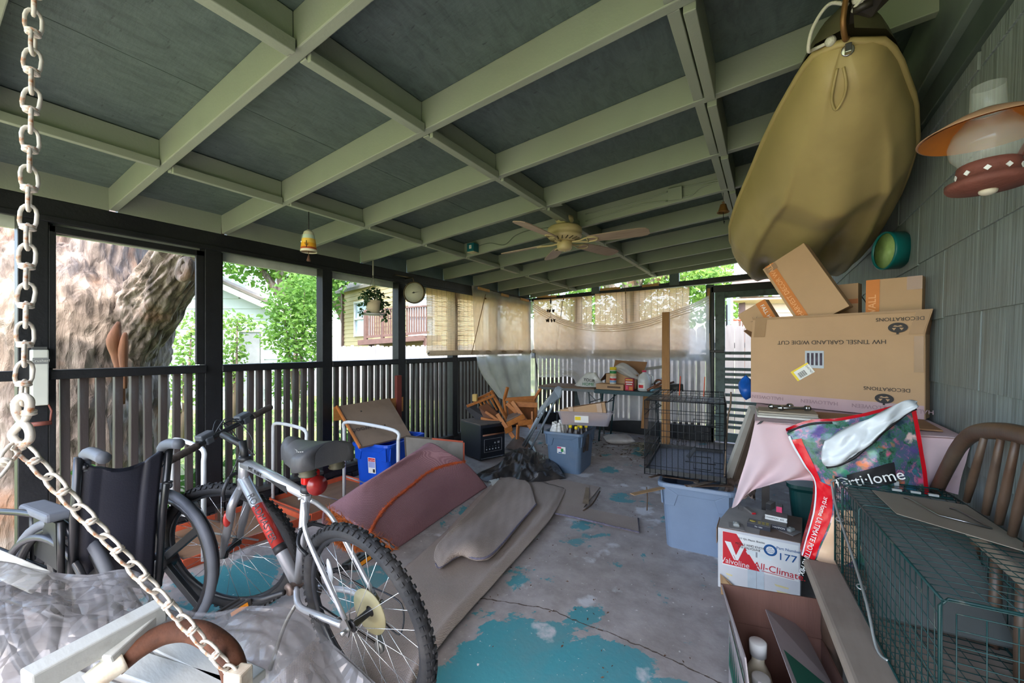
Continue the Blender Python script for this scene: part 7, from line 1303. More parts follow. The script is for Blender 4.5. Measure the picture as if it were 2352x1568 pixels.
gt = thing('storage_tote', 'dark green tote standing on the floor beneath the tall table', 'storage tote', (.30, 3.08, 0)); b = MB(); rings(b, [(0, .16, .2), (.45, .2, .24), (.47, .215, .255), (.49, .215, .255)], rotz(0), Vector((.30, 3.08, 0)), True, True, .05); build('body', b, M_('tote_green', (8, 62, 60), .5), gt)
# ================================================================ dog crate on the tote
cr_ = thing('dog_crate', 'black wire dog crate with a grey tray standing on the light blue grey tote', 'crate', (-.49, 3.1, .45)); wire = M_('crate_black', (26, 28, 32), .4)
C0, CX, CY = Vector((-.695, 2.715, .45)), Vector((.475, .06, 0)), Vector((-.075, .76, 0)); CH = .485
cpt = lambda s, t, z: C0 + CX * s + CY * t + Vector((0, 0, z * CH))
def panel(P, nv, hs, parent, r_=.0017, name='wire_panel'):
    """P(s, z) gives points of a flat panel; nv uprights, level wires at heights hs"""
    b = MB()
    for i in range(nv + 1): b.tube([P(i / nv, 0), P(i / nv, 1)], r_, 4)
    for h in hs: b.tube([P(0, h), P(1, h)], r_ * 1.15, 4)
    build(name, b, wire, parent, kind='stuff'); b = MB(); b.tube([P(0, 0), P(1, 0), P(1, 1), P(0, 1)], r_ * 1.7, 5, True); build('panel_frame', b, wire, parent)
panel(lambda s, z: cpt(s, 0, z), 14, (.12, .42, .6, .75, .88), cr_); panel(lambda s, z: cpt(s, 1, z), 14, (.2, .42, .6, .8), cr_); panel(lambda s, z: cpt(0, s, z), 22, (.2, .5, .8), cr_); panel(lambda s, z: cpt(1, s, z), 22, (.2, .5, .8), cr_); panel(lambda s, z: cpt(s, z, 1), 14, (.1, .3, .5, .7, .9), cr_)
for zz in (.22, .70):
    b = MB(); P = lambda s, z: cpt(s, -.01, z); b.tube([P(.62, zz - .07), P(.82, zz - .07), P(.82, zz + .09), P(.62, zz + .09)], .0028, 5, True); b.tube([P(.52, zz + .01), P(.88, zz + .01)], .003, 5); b.tube([P(.86, zz + .03), P(.96, zz + .03), P(.96, zz - .04), P(.86, zz - .04)], .0026, 5, True); build('door_latch', b, wire, cr_)
for p in (cpt(.12, -.01, .93), cpt(.86, -.01, .95)): b = MB(); b.torus(p, .016, .0025, frame((0, 1, 0)) @ Matrix.Rotation(PI / 2, 3, 'Y'), 14, 5); build('clip', b, wire, cr_)
b = MB(); b.hexa([cpt(.02, .02, .012), cpt(.98, .02, .012), cpt(.98, .98, .012), cpt(.02, .98, .012), cpt(.0, .0, .02), cpt(1, .0, .02), cpt(1, 1, .02), cpt(0, 1, .02)])
build('tray', b, M_('tray_speckled', (128, 132, 146), .8, var=.25, sc_=90, bump=.3), cr_); b = MB()
for p, q in (((.01, .01), (.99, .01)), ((.99, .01), (.99, .99)), ((.99, .99), (.01, .99)), ((.01, .99), (.01, .01))): b.bar(cpt(p[0], p[1], .045), cpt(q[0], q[1], .045), .008, .028)
build('tray_rim', b, blk_plastic, cr_)
b = MB(); b.poly([cpt(.02, .02, 1.003), cpt(.98, .02, 1.003), cpt(.98, .42, 1.003), cpt(.02, .42, 1.003)]); tag(build('mesh_cloth', b, clear('mesh_dark', (30, 30, 34), .45, .5, .1, 40), solid=.002), 'dark gauze cloth laid on the front of the dog crate top', 'cloth')
b = MB(); b.box(cpt(.55, .62, .12), (.03, .025, .10), Matrix.Rotation(.6, 3, 'Y')); tag(build('brush', b, M_('dark_grey_felt', (64, 66, 70), .9), bevel=.008), 'small dark grey brush hanging inside the dog crate', 'brush')
rs = random.Random(19); strips = MB()
for k in range(16):
    x, y = rs.uniform(-.6, -.2), rs.uniform(2.72, 3.25); a = rs.uniform(-.5, 1.9); L_ = rs.uniform(.08, .2); z = .428 + .0013 * k; b = MB(); b.bar((x - L_ * math.cos(a), y - L_ * math.sin(a), z), (x + L_ * math.cos(a), y + L_ * math.sin(a), z + rs.uniform(-.002, .002)), rs.uniform(.02, .045), .004)
    tag(build('bark_strip', b, (M_('bark_grey', (118, 102, 88), .9, var=.3), M_('bark_brown', (92, 70, 54), .9, var=.3))[k % 2]), 'dry bark strip among those piled under the dog crate', 'bark', 'bark strips under the dog crate')
b = MB(); b.bar((-0.541, 2.763, 0.381), (-0.702, 2.458, 0.389), .035, .004); tag(build('cardboard_strip', b, M_('strip_tan', (176, 140, 100), .8)), 'tan cardboard strip sticking out left under the dog crate', 'cardboard')
b = MB(); b.tube(path([(-0.654, 2.608, 0.399), (-0.647, 2.6, 0.342), (-0.652, 2.609, 0.251)], 4), .004, 5); tag(build('twig', b, M_('twig_brown', 0)), 'thin twig hanging down at the left rim of the light tote', 'twig')
b = MB(); b.tube(path([(-0.19, 2.667, 0.54), (-0.207, 2.656, 0.768), (-0.203, 2.659, 0.908), (-0.165, 2.695, 0.97), (-0.185, 2.694, 1.025)], 5) if False else path([(-0.234, 2.817, 0.465), (-0.225, 2.823, 0.681), (-0.216, 2.828, 0.844), (-0.202, 2.837, 0.925), (-0.2, 2.839, 1.006)], 5), .005, 6); tag(build('stick', b, M_('peeled_stick', (120, 100, 82), .8, var=.35, sc_=30)), 'long peeled stick leaning up the right side of the dog crate', 'stick')
for px, lb in ((1550, 'left of the two orange plastic ties standing on the dog crate'), (1615, 'right of the two orange plastic ties standing on the dog crate')):
    p = cpt((px - 1475) / 195, .5, 1.0); b = MB(); b.tube(path([p, p + Vector((.004, 0, .08)), p + Vector((.008, 0, .14))], 3), .0035, 5); tag(build('zip_tie', b, M_('tie_orange', (226, 84, 40), .5)), lb, 'tie')
rg2 = MB(); rg2.grid(lambda u, v: Vector((-.23 + .16 * u, 2.72 + .3 * v, .40 + .03 * wob(u * 8, v * 7) + .05 * v)), 14, 12); tag(build('rag', rg2, M_('rag_taupe', 0), solid=.004), 'dusty brown rag spilling over the right rim of the light tote', 'cloth')
# ================================================================ motor oil carton with spark plug boxes
vb = thing('carton', 'white motor oil carton with a red triangle logo under small parts boxes', 'carton', (-.03, 2.62, 0)); wcard = M_('carton_white', (206, 204, 204), .6, var=.04, bump=.05)
v0, v1, v2, v3 = Vector((-.232, 2.415, 0)), Vector((.130, 2.435, 0)), Vector((.158, 2.80, 0)), Vector((-.19, 2.80, 0)); VH = Vector((0, 0, .318))
b = MB(); b.hexa([v0, v1, v2, v3, v0 + VH, v1 + VH, v2 + VH, v3 + VH]); build('body', b, wcard, vb, bevel=.003)
b = MB(); b.hexa([p + VH for p in (v0, v1, v2, v3)] + [p + VH + Vector((0, 0, .003)) for p in (v0, v1, v2, v3)]); build('top', b, M_('carton_top_brown', (140, 116, 102), .8, var=.08), vb)
b = MB(); q = [lerp(v0, v1, .0), lerp(v0, v1, .52), lerp(v3, v2, .5), v3]; b.hexa([p + VH + Vector((0, 0, .003)) for p in q] + [p + VH + Vector((0, 0, .006)) for p in (q[0] + Vector((0, .1, 0)), q[1] + Vector((0, .1, 0)), q[2], q[3])]); build('flap', b, M_('carton_grey_flap', (170, 162, 154), .7), vb)
b = MB(); b.prism([v0 + VH * .99 + Vector((-.004, .0, 0)), v0 + VH * .7 + Vector((-.006, .02, 0)), v0 + VH * .7 + Vector((-.006, .16, 0)), v0 + VH * .99 + Vector((-.004, .16, 0))], (-.003, 0, 0)); build('flap', b, cardd, vb)
VQ = [v0, v1, v1 + VH, v0 + VH]; VQ = [p + Vector((0, -.001, 0)) for p in VQ]
def vp(s, t, o=.0012): return Vector(quadpt(VQ, s, t)) + Vector((0, -o, 0))
def vpoly(pts, m, o=.0012, name='print'): b = MB(); b.poly([vp(s, t, o) for s, t in pts]); return build(name, b, m, vb)
quadpatch(VQ, .47 - .09, .0, .58, .46, M_('tape_clear', (196, 204, 208), .2), vb, 'tape', .001); vpoly([(.485, .0), (.49, .0), (.49, .46), (.485, .46)], grey_p, .0016)
vpoly([(.06, .96), (.98, .96), (.98, .40), (.06, .40)], white_p, .0010, 'label'); vpoly([(.065, .955), (.24, .955), (.53, .42), (.065, .42)], red_p, .0016)
vpoly([(.09, .80), (.17, .80), (.235, .60), (.30, .78), (.35, .78), (.26, .52), (.21, .52)], white_p, .0022, 'emblem'); vpoly([(.225, .53), (.232, .53), (.205, .60), (.198, .60)], red_p, .0028, 'emblem')
quadwords('Valvoline', VQ, .222, .475, .040, white_p, vb, off=.003, sx=.9, rot=-.03); quadwords('All-Climate.', VQ, .755, .495, .046, red_p, vb, off=.003, rot=-.05); vpoly([(.55, .445), (.93, .425), (.93, .417), (.55, .437)], red_p, .0022)
quadwords('177', VQ, .85, .73, .050, blue_p, vb, off=.003, sx=1.1); quadwords('Part Number', VQ, .865, .86, .019, blue_p, vb, off=.003); quadwords('12/1 Qt. Plastic Bottles', VQ, .42, .895, .013, printk, vb, off=.003); quadwords('PEOPLE WHO KNOW', VQ, .41, .80, .016, printk, vb, off=.003, sx=.85); quadwords('USE VALVOLINE', VQ, .40, .755, .016, printk, vb, off=.003, sx=.85)
c = vp(.655, .80, .002); b = MB(); X_ = (v1 - v0).normalized(); b.poly([c + X_ * math.cos(a) * .029 + Vector((0, 0, math.sin(a) * .029)) for a in [2 * PI * i / 28 for i in range(28)]]); e = build('seal', b, blue_p, vb); b = MB(); b.poly([c + Vector((0, -.0006, 0)) + X_ * math.cos(a) * .019 + Vector((0, 0, math.sin(a) * .019)) for a in [2 * PI * i / 24 for i in range(24)]]); build('seal', b, white_p, vb)
for i, w in enumerate(('FOR', 'GASOLINE', 'ENGINES')): words(w, c + Vector((0, -.0014, .009 - .009 * i)), face_n(X_, (0, -1, 0)), .0085 if i != 1 else .0075, blue_p, vb, .0002)
b = MB(); pts = [(.36, .70), (.38, .735), (.66, .705), (.685, .665), (.66, .63), (.38, .66)]; b.poly([vp(s, t, .0035) for s, t in pts]); build('hand_hole', b, M_('hole_pale', (226, 230, 226), .6), vb); vpoly([(.48, .64), (.50, .64), (.50, .725), (.48, .725)], grey_p, .0045)
for s, t, w in ((.10, .27, .09), (.11, .21, .03), (.70, .28, .17), (.72, .19, .16)): vpoly([(s, t), (s + w, t - .01), (s + w * .95, t - .035), (s + .02, t - .03)], M_('glue_yellow', (222, 206, 150), .5), .0016, 'glue_mark')
quadwords('177', [v0 + VH + Vector((0, 0, .006)), v1 + VH + Vector((0, 0, .006)), v2 + VH + Vector((0, 0, .006)), v3 + VH + Vector((0, 0, .006))], .16, .85, .04, M_('flap_print', (126, 118, 112), .7), vb, rot=PI / 2)
ZT = .3245
def pbox(name, label, cat, px, size, rz, m, front=None, txt=None, z=ZT, tm=white_p, ts=.012):
    p = Vector(px); p.z = z; t = thing(name, label, cat, p, rz); b = MB(); M = rotz(rz); b.box(p + Vector((0, 0, size[2] / 2)), size, rz); build('body', b, m, t, bevel=.001)
    q = [p + M @ Vector((sx * size[0] / 2, -size[1] / 2 - .0004, zz)) for sx, zz in ((-1, .001), (1, .001), (1, size[2] - .001), (-1, size[2] - .001))]
    if front: patch(q, front, t, 'print', .0005)
    if txt: quadwords(txt, q, .5, .5, ts, tm, t)
    return t, q
dust = M_('dusty_box_top', (130, 122, 116), .8, var=.12); darkb = M_('box_dark', (44, 44, 54), .5)
pbox('spark_plug_box', 'dark spark plug box under the white fronted one', 'box', (0.022, 2.576, 0.35), (.115, .085, .025), -.06, dust, darkb, 'sturdy  CHAMPION'); pbox('spark_plug_box', 'white fronted spark plug box marked 405 on top of the dark one', 'box', (0.033, 2.625, 0.37), (.10, .08, .026), -.06, dust, white_p, 'CHAMPION  405   4', ZT + .0255, ink)
pbox('spark_plug_box', 'single narrow spark plug packet with black front, left of the two on top', 'box', (0.007, 2.691, 0.4), (.026, .065, .036), -.35, dust, ink, None, ZT + .052); pbox('spark_plug_box', 'single narrow spark plug packet with pink red front, right of the two on top', 'box', (0.049, 2.682, 0.4), (.026, .06, .032), -.10, dust, pink_p, None, ZT + .052)
tq, qq = pbox('parts_box', 'dusty parts box with a yellow dot at the front of the oil carton', 'box', (-0.044, 2.522, 0.34), (.105, .07, .024), -.10, dust, darkb, 'No. 1004', ZT, white_p, .009)
p = Vector((-0.044, 2.522, 0.34)); p.z = ZT + .0248; b = MB(); b.disc(p + Vector((-.03, .005, 0)), .015, .0006, None, 18); build('print', b, M_('print_mustard', (196, 170, 70), .6), tq); b = MB()
for i in range(3): b.box(p + Vector((.0 + .018 * i, .008, 0)), (.013, .012, .0006)); b.box(p + Vector((.0 + .018 * i, -.012, 0)), (.013, .012, .0006))
build('print', b, M_('print_mustard', 0), tq, kind='stuff')
tq, qq = pbox('parts_box', 'thin red and grey parts packet lying aslant on the oil carton flap', 'packet', (-0.096, 2.731, 0.34), (.022, .09, .012), .5, dust, red_p)
for px, rz, lb in (((1691,1208), .12, 'blister pack with a bulb at the left corner of the oil carton'), ((1818,1218), -.5, 'blister pack with a bulb at the right corner of the oil carton')):
    p = Vector((-0.149, 2.464, 0.33)) if px[0] < 1700 else Vector((0.092, 2.545, 0.33)); p.z = ZT; t = thing('blister_pack', lb, 'blister pack', p, rz); b = MB(); b.box(p + Vector((0, 0, .001)), (.07, .085, .002), rz); build('card', b, M_('blister_card', (150, 142, 136), .6, var=.15), t); b = MB(); b.box(p + Vector((0, .005, .01)), (.03, .045, .016), rz); build('bubble', b, clear('bubble_film', (224, 226, 222), .5, .1, .3, 20), t, bevel=.006); b = MB(); b.ball(p + Vector((0, .01, .011)), .009, 10, 8); build('bulb', b, M_('bulb_pale', (220, 214, 196), .2), t)
# ================================================================ open box of bottles
ox = thing('carton', 'open brown carton with green zigzag print holding white bottles by the bench', 'carton', (.05, 1.45, 0)); bi = M_('carton_dark_inner', (104, 70, 58), .85, var=.12, sc_=4, bump=.2, bsc=60, stretch=(6, 1, .2)); og = M_('carton_grey_outer', (156, 144, 144), .7, var=.06); zg = M_('zigzag_green', (26, 92, 74), .6)
o0, o1, o2, o3 = Vector((-.045, 1.27, .0)), Vector((.21, 1.30, .0)), Vector((.145, 1.66, .0)), Vector((-.115, 1.60, .0)); OH = Vector((0, 0, .325)); 
for p, q in ((o0, o1), (o1, o2), (o2, o3), (o3, o0)):
    b = MB(); b.bar(p + OH / 2, q + OH / 2, .005, OH.z); build('side', b, bi, ox)
b = MB(); b.hexa([o0, o1, o2, o3] + [p + Vector((0, 0, .005)) for p in (o0, o1, o2, o3)]); build('bottom', b, bi, ox)
b = MB(); b.prism([o3 + OH, o2 + OH, o2 + OH + Vector((.01, .02, .12)), o3 + OH + Vector((-.03, .0, .12))], (0, .004, 0)); build('flap', b, bi, ox)
lf = [o0 + OH, o3 + OH, o3 + OH + Vector((-.028, -.005, .12)), o0 + OH + Vector((-.012, 0, .11))]; b = MB(); b.prism(lf, (.004, 0, 0)); build('flap', b, og, ox)
sq = [o3 + Vector((-.0035, 0, 0)), o0 + Vector((-.0035, 0, 0)), o0 + OH + Vector((-.0035, 0, 0)), o3 + OH + Vector((-.0035, 0, 0))]; b = MB(); b.poly([p + Vector((-.001, 0, 0)) for p in sq]); build('side_print', b, og, ox)
def zig(Q, s0, s1, t0, t1, n, m):
    b = MB()
    for i in range(n):
        s = s0 + (s1 - s0) * i / n; w = (s1 - s0) / n; b.poly([quadpt(Q, s, t0), quadpt(Q, s + w, t0), quadpt(Q, s + w * .5, t1)])
    for p in range(len(b.v)): pass
    return b
Lq = [p + Vector((-.002, 0, .0)) for p in lf]; bz = zig(Lq, .1, .95, .1, .55, 9, zg); bz.v = [tuple(Vector(p) + Vector((-.002, 0, 0))) for p in bz.v]; build('zigzag_print', bz, zg, ox); bz = zig([p + Vector((-.003, 0, 0)) for p in sq], .05, .95, .55, .95, 9, zg); build('zigzag_print', bz, zg, ox)
rf = [Vector(p) for p in ((0.052, 1.254, 0.42), (0.149, 1.429, 0.34), (0.094, 1.682, 0.335), (-0.01, 1.513, 0.45))]; b = MB(); b.prism(rf, (0, 0, -.004)); build('flap', b, og, ox)
RQ = [p + Vector((0, 0, .001)) for p in (rf[0], rf[1], rf[2], rf[3])]; bz = MB(); n = 9
for i in range(n): a, c = quadpt(RQ, .02 + .0, .0), 0; s = i / n; bz.poly([quadpt(RQ, .1, .5 - .55 * s - .05), quadpt(RQ, .1 + .75 * s + .12, .52 - .55 * s - .06), quadpt(RQ, .1 + .75 * s + .12, .46 - .55 * s - .06)])
bz.poly([quadpt(RQ, .08, .42), quadpt(RQ, .9, -.05), quadpt(RQ, .1, -.05)]); build('zigzag_print', bz, zg, ox)
bz = MB(); bz.poly([quadpt(RQ, .42, .66), quadpt(RQ, .5, .70), quadpt(RQ, .62, .62), quadpt(RQ, .75, .52), quadpt(RQ, .58, .54), quadpt(RQ, .44, .6)])
for s, t in ((.2, .84), (.3, .8), (.4, .84), (.25, .92), (.35, .9)): bz.poly([quadpt(RQ, s, t), quadpt(RQ, s + .08, t), quadpt(RQ, s + .08, t - .035), quadpt(RQ, s, t - .035)])
build('mark', bz, M_('print_dark', (58, 52, 56), .7), ox)
b = MB(); b.prism([o0 + OH, o1 + OH, o1 + OH + Vector((-.02, .04, .02)), o0 + OH + Vector((.02, .04, .03))], (0, 0, -.004)); build('flap', b, og, ox)
for k, ((x, y), h, lb) in enumerate((((-.03, 1.50), .34, 'tall cream bottle with a long neck in the open carton'), ((-.02, 1.40), .30, 'short white capped bottle at the left side of the open carton'), ((.07, 1.37), .325, 'white capped bottle at the front of the open carton'))):
    t = thing('bottle', lb, 'bottle', (x, y, .006)); b = MB(); b.lathe([(.04, 0), (.045, .01), (.045, h * .6), (.035, h * .72), (.018, h * .82), (.018, h * .9)], (x, y, .006), 18); build('body', b, M_('bottle_cream', (206, 196, 170), .4, var=.06), t); b = MB(); b.lathe([(.024, h * .88), (.025, h), (.021, h + .003)], (x, y, .006), 18); build('cap', b, white_p, t)
b = MB(); b.prism([(-.21, 2.34, .004), (-.12, 2.36, .004), (-.12, 2.40, .01), (-.22, 2.40, .08)], (0, -.003, .002)); tag(build('cardboard_scrap', b, M_('strip_tan', 0)), 'tan cardboard scrap poking out in front of the white oil carton', 'cardboard')
# ================================================================ bench with spindle back
bn = thing('bench', 'dark wooden captain bench with spindle back and dusty seat along the house wall', 'bench', (.35, 1.3, 0)); bw = wood('bench_wood', (92, 62, 42), (52, 34, 24), .45, 'Z', 12, dust=(120, 106, 94), damt=.5); bs = wood('bench_seat_dusty', (150, 134, 120), (116, 100, 88), .8, 'Y', 10, dust=(160, 146, 132), damt=.7)
SZ = .55; s0, s1 = Vector((.10, 1.735, SZ)), Vector((.215, .45, SZ)); s2, s3 = Vector((.53, .45, SZ)), Vector((.50, 1.76, SZ))
b = MB(); b.hexa([p + Vector((0, 0, -.035)) for p in (s1, s2, s3, s0)] + [s1, s2, s3, s0]); build('seat', b, bs, bn, bevel=.012, seg=3)
for p in ((.17, 1.66), (.46, 1.68), (.26, .55), (.5, .55)): b = MB(); b.lathe([(.018, 0), (.024, .1), (.03, .25), (.022, .3), (.028, .36), (.024, SZ - .03)], (p[0], p[1], 0), 12); build('leg', b, bw, bn)
RZ_ = .815; b = MB(); b.hexa([(.435, 1.80, RZ_ - .03), (.435, .5, RZ_ - .03), (.49, .5, RZ_ - .03), (.49, 1.80, RZ_ - .03), (.44, 1.80, RZ_), (.44, .5, RZ_), (.49, .5, RZ_), (.49, 1.80, RZ_)]); build('arm_rail', b, bs, bn, bevel=.006)
bow = path([(0.462, 1.865, 0.809), (0.462, 1.758, 0.918), (0.462, 1.658, 1.007), (0.462, 1.553, 1.058), (0.462, 1.423, 1.083), (0.462, 1.309, 1.092), (0.462, 1.189, 1.092)], 6); b = MB(); b.tube(bow, .0165, 10, flat=1.25); build('back_bow', b, bw, bn)
for (p, q) in (((0.462, 1.622, 0.855), (0.462, 1.51, 1.057)), ((0.462, 1.505, 0.86), (0.462, 1.423, 1.073)), ((0.462, 1.436, 0.861), (0.462, 1.354, 1.078)), ((0.462, 1.373, 0.858), (0.462, 1.284, 1.085)), ((0.462, 1.306, 0.857), (0.462, 1.216, 1.086))): b = MB(); b.tube([p, lerp(p, q, .3), lerp(p, q, .6), q], [.008, .010, .009, .007], 8); build('spindle', b, bw, bn)
for i in range(9): y = 1.70 - .12 * i; b = MB(); b.tube([(.462, y, SZ), (.464, y, SZ + .1), (.466, y, RZ_ - .02)], [.010, .012, .010], 8); build('spindle', b, bw, bn)
# ================================================================ bag of potting mix
pm = thing('potting_mix_bag', 'large torn red and floral potting mix bag slumped behind the wire trap', 'bag', (.3, 1.80, .55))
def floral_mat():
    s = NT('floral_print'); v = s.n.new('ShaderNodeTexVoronoi'); v.inputs['Scale'].default_value = 24; 
    dn = s.n.new('ShaderNodeTexNoise'); dn.inputs['Scale'].default_value = 60; dn.inputs['Detail'].default_value = 4; s.l.new(s.co, dn.inputs['Vector']); dm = s.n.new('ShaderNodeVectorMath'); dm.operation = 'SCALE'; dm.inputs['Scale'].default_value = .045; s.l.new(dn.outputs['Color'], dm.inputs[0]); da = s.n.new('ShaderNodeVectorMath'); da.operation = 'ADD'; s.l.new(s.co, da.inputs[0]); s.l.new(dm.outputs[0], da.inputs[1]); s.l.new(da.outputs[0], v.inputs['Vector']); nn = s.noise(16, 6, da.outputs[0], .7, 1.2); k = s.n.new('ShaderNodeSeparateColor'); s.l.new(v.outputs['Color'], k.inputs[0])
    pal = s.ramp(k.outputs[0], [(0, (40, 66, 80)), (.18, (70, 140, 110)), (.36, (226, 100, 140)), (.5, (60, 140, 170)), (.64, (226, 120, 76)), (.78, (240, 206, 200)), (.9, (96, 80, 140))], 'CONSTANT')
    dark = s.ramp(nn, [(.3, (28, 40, 44)), (.45, (64, 116, 92)), (.55, (90, 92, 132)), (.66, (206, 130, 140)), (.8, (236, 206, 196))]); st = s.ramp(v.outputs['Distance'], [(.2, (1, 1, 1, 1)), (.5, (0, 0, 0, 1))])
    o = s.mix(st, dark, pal); s.col(o); s.set(Roughness=.22); s.bump(s.noise(14, 4), .35, .01); return s.m
flo = floral_mat(); redb = M_('bag_red', (216, 22, 36), .2, var=.05, bump=.5, bsc=16); wfl = M_('bag_inside_white', (212, 216, 220), .25, var=.05, bump=.4, bsc=14)
BG = [[(0.053, 1.8, 0.972), (0.126, 1.8, 1.011), (0.214, 1.79, 1.029), (0.306, 1.8, 1.061), (0.403, 1.83, 1.097)], [(0.069, 1.8, 0.926), (0.147, 1.78, 0.943), (0.23, 1.76, 0.969), (0.317, 1.77, 0.992), (0.415, 1.83, 1.007)], [(0.106, 1.8, 0.855), (0.17, 1.77, 0.866), (0.24, 1.755, 0.884), (0.328, 1.76, 0.911), (0.427, 1.83, 0.909)],
      [(0.136, 1.8, 0.802), (0.184, 1.77, 0.781), (0.251, 1.755, 0.798), (0.336, 1.76, 0.813), (0.436, 1.83, 0.814)], [(0.133, 1.8, 0.7), (0.185, 1.78, 0.695), (0.258, 1.775, 0.706), (0.34, 1.78, 0.723), (0.433, 1.83, 0.726)], [(0.111, 1.8, 0.592), (0.153, 1.785, 0.583), (0.241, 1.78, 0.589), (0.341, 1.785, 0.607), (0.425, 1.83, 0.603)], [(0.098, 1.8, 0.526), (0.138, 1.79, 0.524), (0.186, 1.785, 0.513), (0.299, 1.79, 0.532), (0.418, 1.83, 0.544)]]
bgp = lambda u, v, o=0: lattice(BG, u, v) + Vector((0, -1, 0)) * (.006 * wob(u * 9, v * 12, 1, 1) + o)
def bsub(name, u0, u1, v0, v1, m, o=0, n=14, label=None, fn=None):
    b = MB(); b.grid(lambda s, t: bgp(*(fn(s, t) if fn else (u0 + (u1 - u0) * s, v0 + (v1 - v0) * t)), o), n, n); return build(name, b, m, pm, label=label)
bsub('front', 0, 1, 0, 1, flo, 0, 44); bsub('back', 0, 1, 0, 1, redb, -.06, 20)
b = MB(); b.grid(lambda s, t: lerp(bgp(0, t), bgp(0, t, -.06), s), 4, 30); b.grid(lambda s, t: lerp(bgp(1, t), bgp(1, t, -.06), s), 4, 30); b.grid(lambda s, t: lerp(bgp(s, 1), bgp(s, 1, -.06), t), 20, 3); build('gusset', b, redb, pm)
bsub('red_border', 0, .13, .12, .46, redb, .003, label='glossy red bag edge'); bsub('red_border', 0, .24, .46, 1, redb, .003, 22); bsub('red_border', .955, 1, 0, .62, redb, .003, 22); bsub('white_edge', 0, .035, .08, .98, wfl, .006, 24); bsub('pink_band', .55, .98, .60, .78, M_('bag_pink', (214, 120, 150), .25), .0025, 10); bsub('peach_band', .26, .55, .62, .98, M_('bag_peach', (226, 186, 150), .3), .0025, 10)
def flap(s, t):
    A = lattice([[(0.162, 1.77, 0.956), (0.21, 1.76, 1.004), (0.283, 1.76, 1.052), (0.363, 1.78, 1.109), (0.401, 1.8, 1.108)], [(0.151, 1.76, 0.899), (0.213, 1.74, 0.942), (0.274, 1.74, 0.993), (0.341, 1.76, 1.06), (0.399, 1.8, 1.095)], [(0.166, 1.755, 0.869), (0.224, 1.735, 0.904), (0.277, 1.735, 0.968), (0.335, 1.755, 1.036), (0.398, 1.8, 1.084)]], s, t); return A + Vector((0, -.012, 0)) * (.5 + wob(s * 6, t * 4) + 1.6 * mnoise.noise(Vector((s * 7, t * 3, 2))) + math.sin(PI * t))
b = MB(); b.grid(flap, 30, 12); build('torn_flap', b, wfl, pm, solid=.002, label='white inner side of the torn bag top folded over')
b = MB(); b.tube([flap(i / 20, 1) for i in range(21)], .005, 5); b.tube([bgp(.02 + .4 * i / 12, .02) for i in range(13)], .004, 5); build('torn_edge', b, ink, pm)
bsub('name_plate', .38, .84, .36, .49, ink, .005, 10, fn=lambda s, t: (.42 + .36 * s, .385 - .05 * s + .11 * t))
lx = (bgp(.80, .43) - bgp(.42, .46)).normalized(); c = bgp(.59, .415, .009); c = c + Vector((0, -.012, 0)); words('ferti·lome', c, face_n(lx, Vector((-.05, -1, .12))), .046, white_p, pm, .0006); words('ready-to-use', bgp(.66, .525, .02), face_n(lx, (-.05, -1, 0)), .024, white_p, pm, .0005); words('moisture retention', bgp(.66, .57, .02), face_n(lx, (-.05, -1, 0)), .017, white_p, pm, .0005); words('Mix', bgp(.86, .62, .02), face_n((.95, 0, .3), (-.05, -1, 0)), .034, ink, pm, .0005)
words('Plant Retention', bgp(.6, .69, .012), face_n((.97, 0, .12), (-.05, -1, 0)), .03, ink, pm, .0005); words('gardening Mix', bgp(.68, .78, .012), face_n((.97, 0, .12), (-.05, -1, 0)), .027, ink, pm, .0005)
words('ferti·lome ULTIMATE POTTING MIX', bgp(.125, .79, .010), face_n(bgp(.10, .97) - bgp(.14, .6), (-.3, -1, .0)), .0215, white_p, pm, .0005, sx=.95)
# ================================================================ wire animal trap on the bench
tp_ = thing('animal_trap', 'green wire live animal trap with a steel top plate lying on the bench', 'trap', (.33, 1.38, SZ)); tw = M_('trap_green_wire', (12, 54, 52), .45, var=.2, dirt=(128, 118, 104), dsc=30, dlo=.6, dhi=.75, damt=.5); tsheet = M_('trap_sheet', (138, 126, 110), .6, var=.08)
T0, TX, TY, TH = Vector((.19, 1.755, SZ + .004)), Vector((.264, .022, 0)), Vector((.065, -.755, 0)), .285
tpt = lambda s, t, z: T0 + TX * s + TY * t + Vector((0, 0, z * TH))
def net(P, nu, nv, name='wire_panel', r_=.0011):
    b = MB()
    for i in range(nu + 1): b.tube([P(i / nu, 0), P(i / nu, 1)], r_, 4)
    for j in range(nv + 1): b.tube([P(0, j / nv), P(1, j / nv)], r_, 4)
    build(name, b, tw, tp_, kind='stuff')
net(lambda s, z: tpt(0, s, z), 28, 9); net(lambda s, z: tpt(1, s, z), 28, 9); net(lambda s, z: tpt(s, z, 1), 8, 28); net(lambda s, z: tpt(s, z, 0), 8, 28); net(lambda s, z: tpt(s, 0, z), 9, 11); net(lambda s, z: tpt(.08 + .84 * s, .99, .02 + .9 * z), 6, 9)
for t in (0, .12, .36, .99): b = MB(); b.tube([tpt(0, t, 0), tpt(0, t, .95), tpt(.04, t, 1), tpt(.96, t, 1), tpt(1, t, .95), tpt(1, t, 0)], .003, 6); build('hoop', b, tw, tp_)
for s in (0, 1):
    for z in (0, 1): b = MB(); b.tube([tpt(s, 0, z), tpt(s, 1, z)], .0026, 6); build('edge_rod', b, tw, tp_)
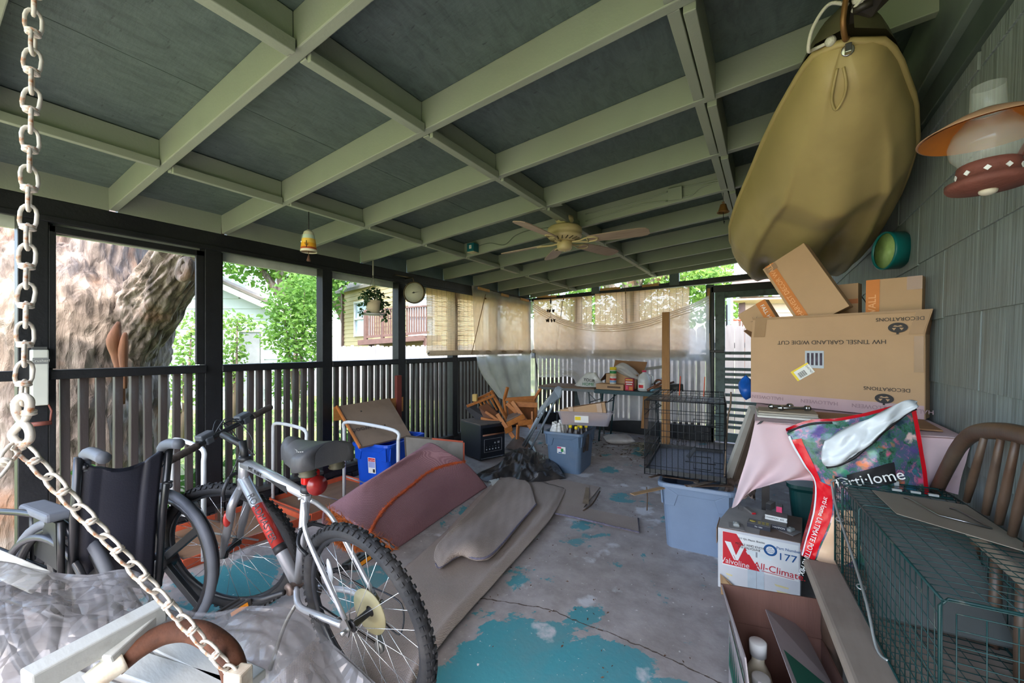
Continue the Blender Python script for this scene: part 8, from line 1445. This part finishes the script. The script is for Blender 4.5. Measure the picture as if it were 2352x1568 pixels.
b = MB(); b.hexa([tpt(.22, .18, 1.01), tpt(.72, .14, 1.01), tpt(1.0, .62, 1.01), tpt(.42, .44, 1.01), tpt(.22, .18, 1.02), tpt(.72, .14, 1.02), tpt(1.0, .62, 1.02), tpt(.42, .44, 1.02)]) if False else b.hexa([tpt(.25, .42, 1.008), tpt(.97, .62, 1.008), tpt(.98, .2, 1.008), tpt(.25, .16, 1.008), tpt(.25, .42, 1.014), tpt(.97, .62, 1.014), tpt(.98, .2, 1.014), tpt(.25, .16, 1.014)]); build('top_plate', b, tsheet, tp_)
b = MB(); z = 1.035; b.tube(path([tpt(.48, .22, 1.02), tpt(.52, .25, z), tpt(.56, .34, z), tpt(.60, .42, z)], 3)[:1] + [tpt(.5, .24, z), tpt(.58, .40, z), tpt(.86, .46, z), tpt(.80, .30, z), tpt(.78, .28, 1.02)], .0026, 6); build('handle', b, steel, tp_)
b = MB(); b.hexa([tpt(.04, .14, .98), tpt(.96, .14, .98), tpt(.96, .14, .995), tpt(.04, .14, .995), tpt(.04, .5, .12), tpt(.96, .5, .12), tpt(.96, .505, .14), tpt(.04, .505, .14)]); build('gate', b, M_('gate_grey', (92, 94, 92), .5, .3, var=.1), tp_)
b = MB(); b.tube(path([tpt(-.05, .02, .95), tpt(-.045, .1, .72), tpt(-.04, .34, .45), tpt(-.05, .52, .25), tpt(-.05, .62, .02), tpt(-.0, .66, .0)], 5), .0035, 6); b.tube([tpt(-.05, .02, .95), tpt(.05, .03, 1.02), tpt(.1, .05, 1.02)], .0035, 6); b.torus(tpt(-.05, .46, .31), .009, .002, frame((0, 1, .3)), 12, 5); b.torus(tpt(-.045, .16, .64), .009, .002, frame((0, 1, .3)), 12, 5); build('trip_rod', b, M_('trip_steel', (168, 170, 168), .35, .6), tp_)
b = MB()
for s, t in ((.5, .12), (.66, .12), (.8, .13)): b.box(tpt(s, t, 1.02), (.022, .008, .006))
b.box(tpt(.55, .0, 1.0), (.035, .008, .02)); build('crimp', b, M_('crimp_silver', (190, 194, 192), .35, .5), tp_, kind='stuff')


# ================================================================ lettering becomes plain mesh
bpy.context.view_layer.update(); dg_ = bpy.context.evaluated_depsgraph_get()
for o in [o for o in COL.objects if o.type == 'FONT']:
    me = bpy.data.meshes.new_from_object(o.evaluated_get(dg_)); n_ = bpy.data.objects.new('lettering', me); n_.parent = o.parent; n_.matrix_local = o.matrix_local.copy(); COL.objects.link(n_); o.name = 'old'; cu_ = o.data; bpy.data.objects.remove(o); bpy.data.curves.remove(cu_)
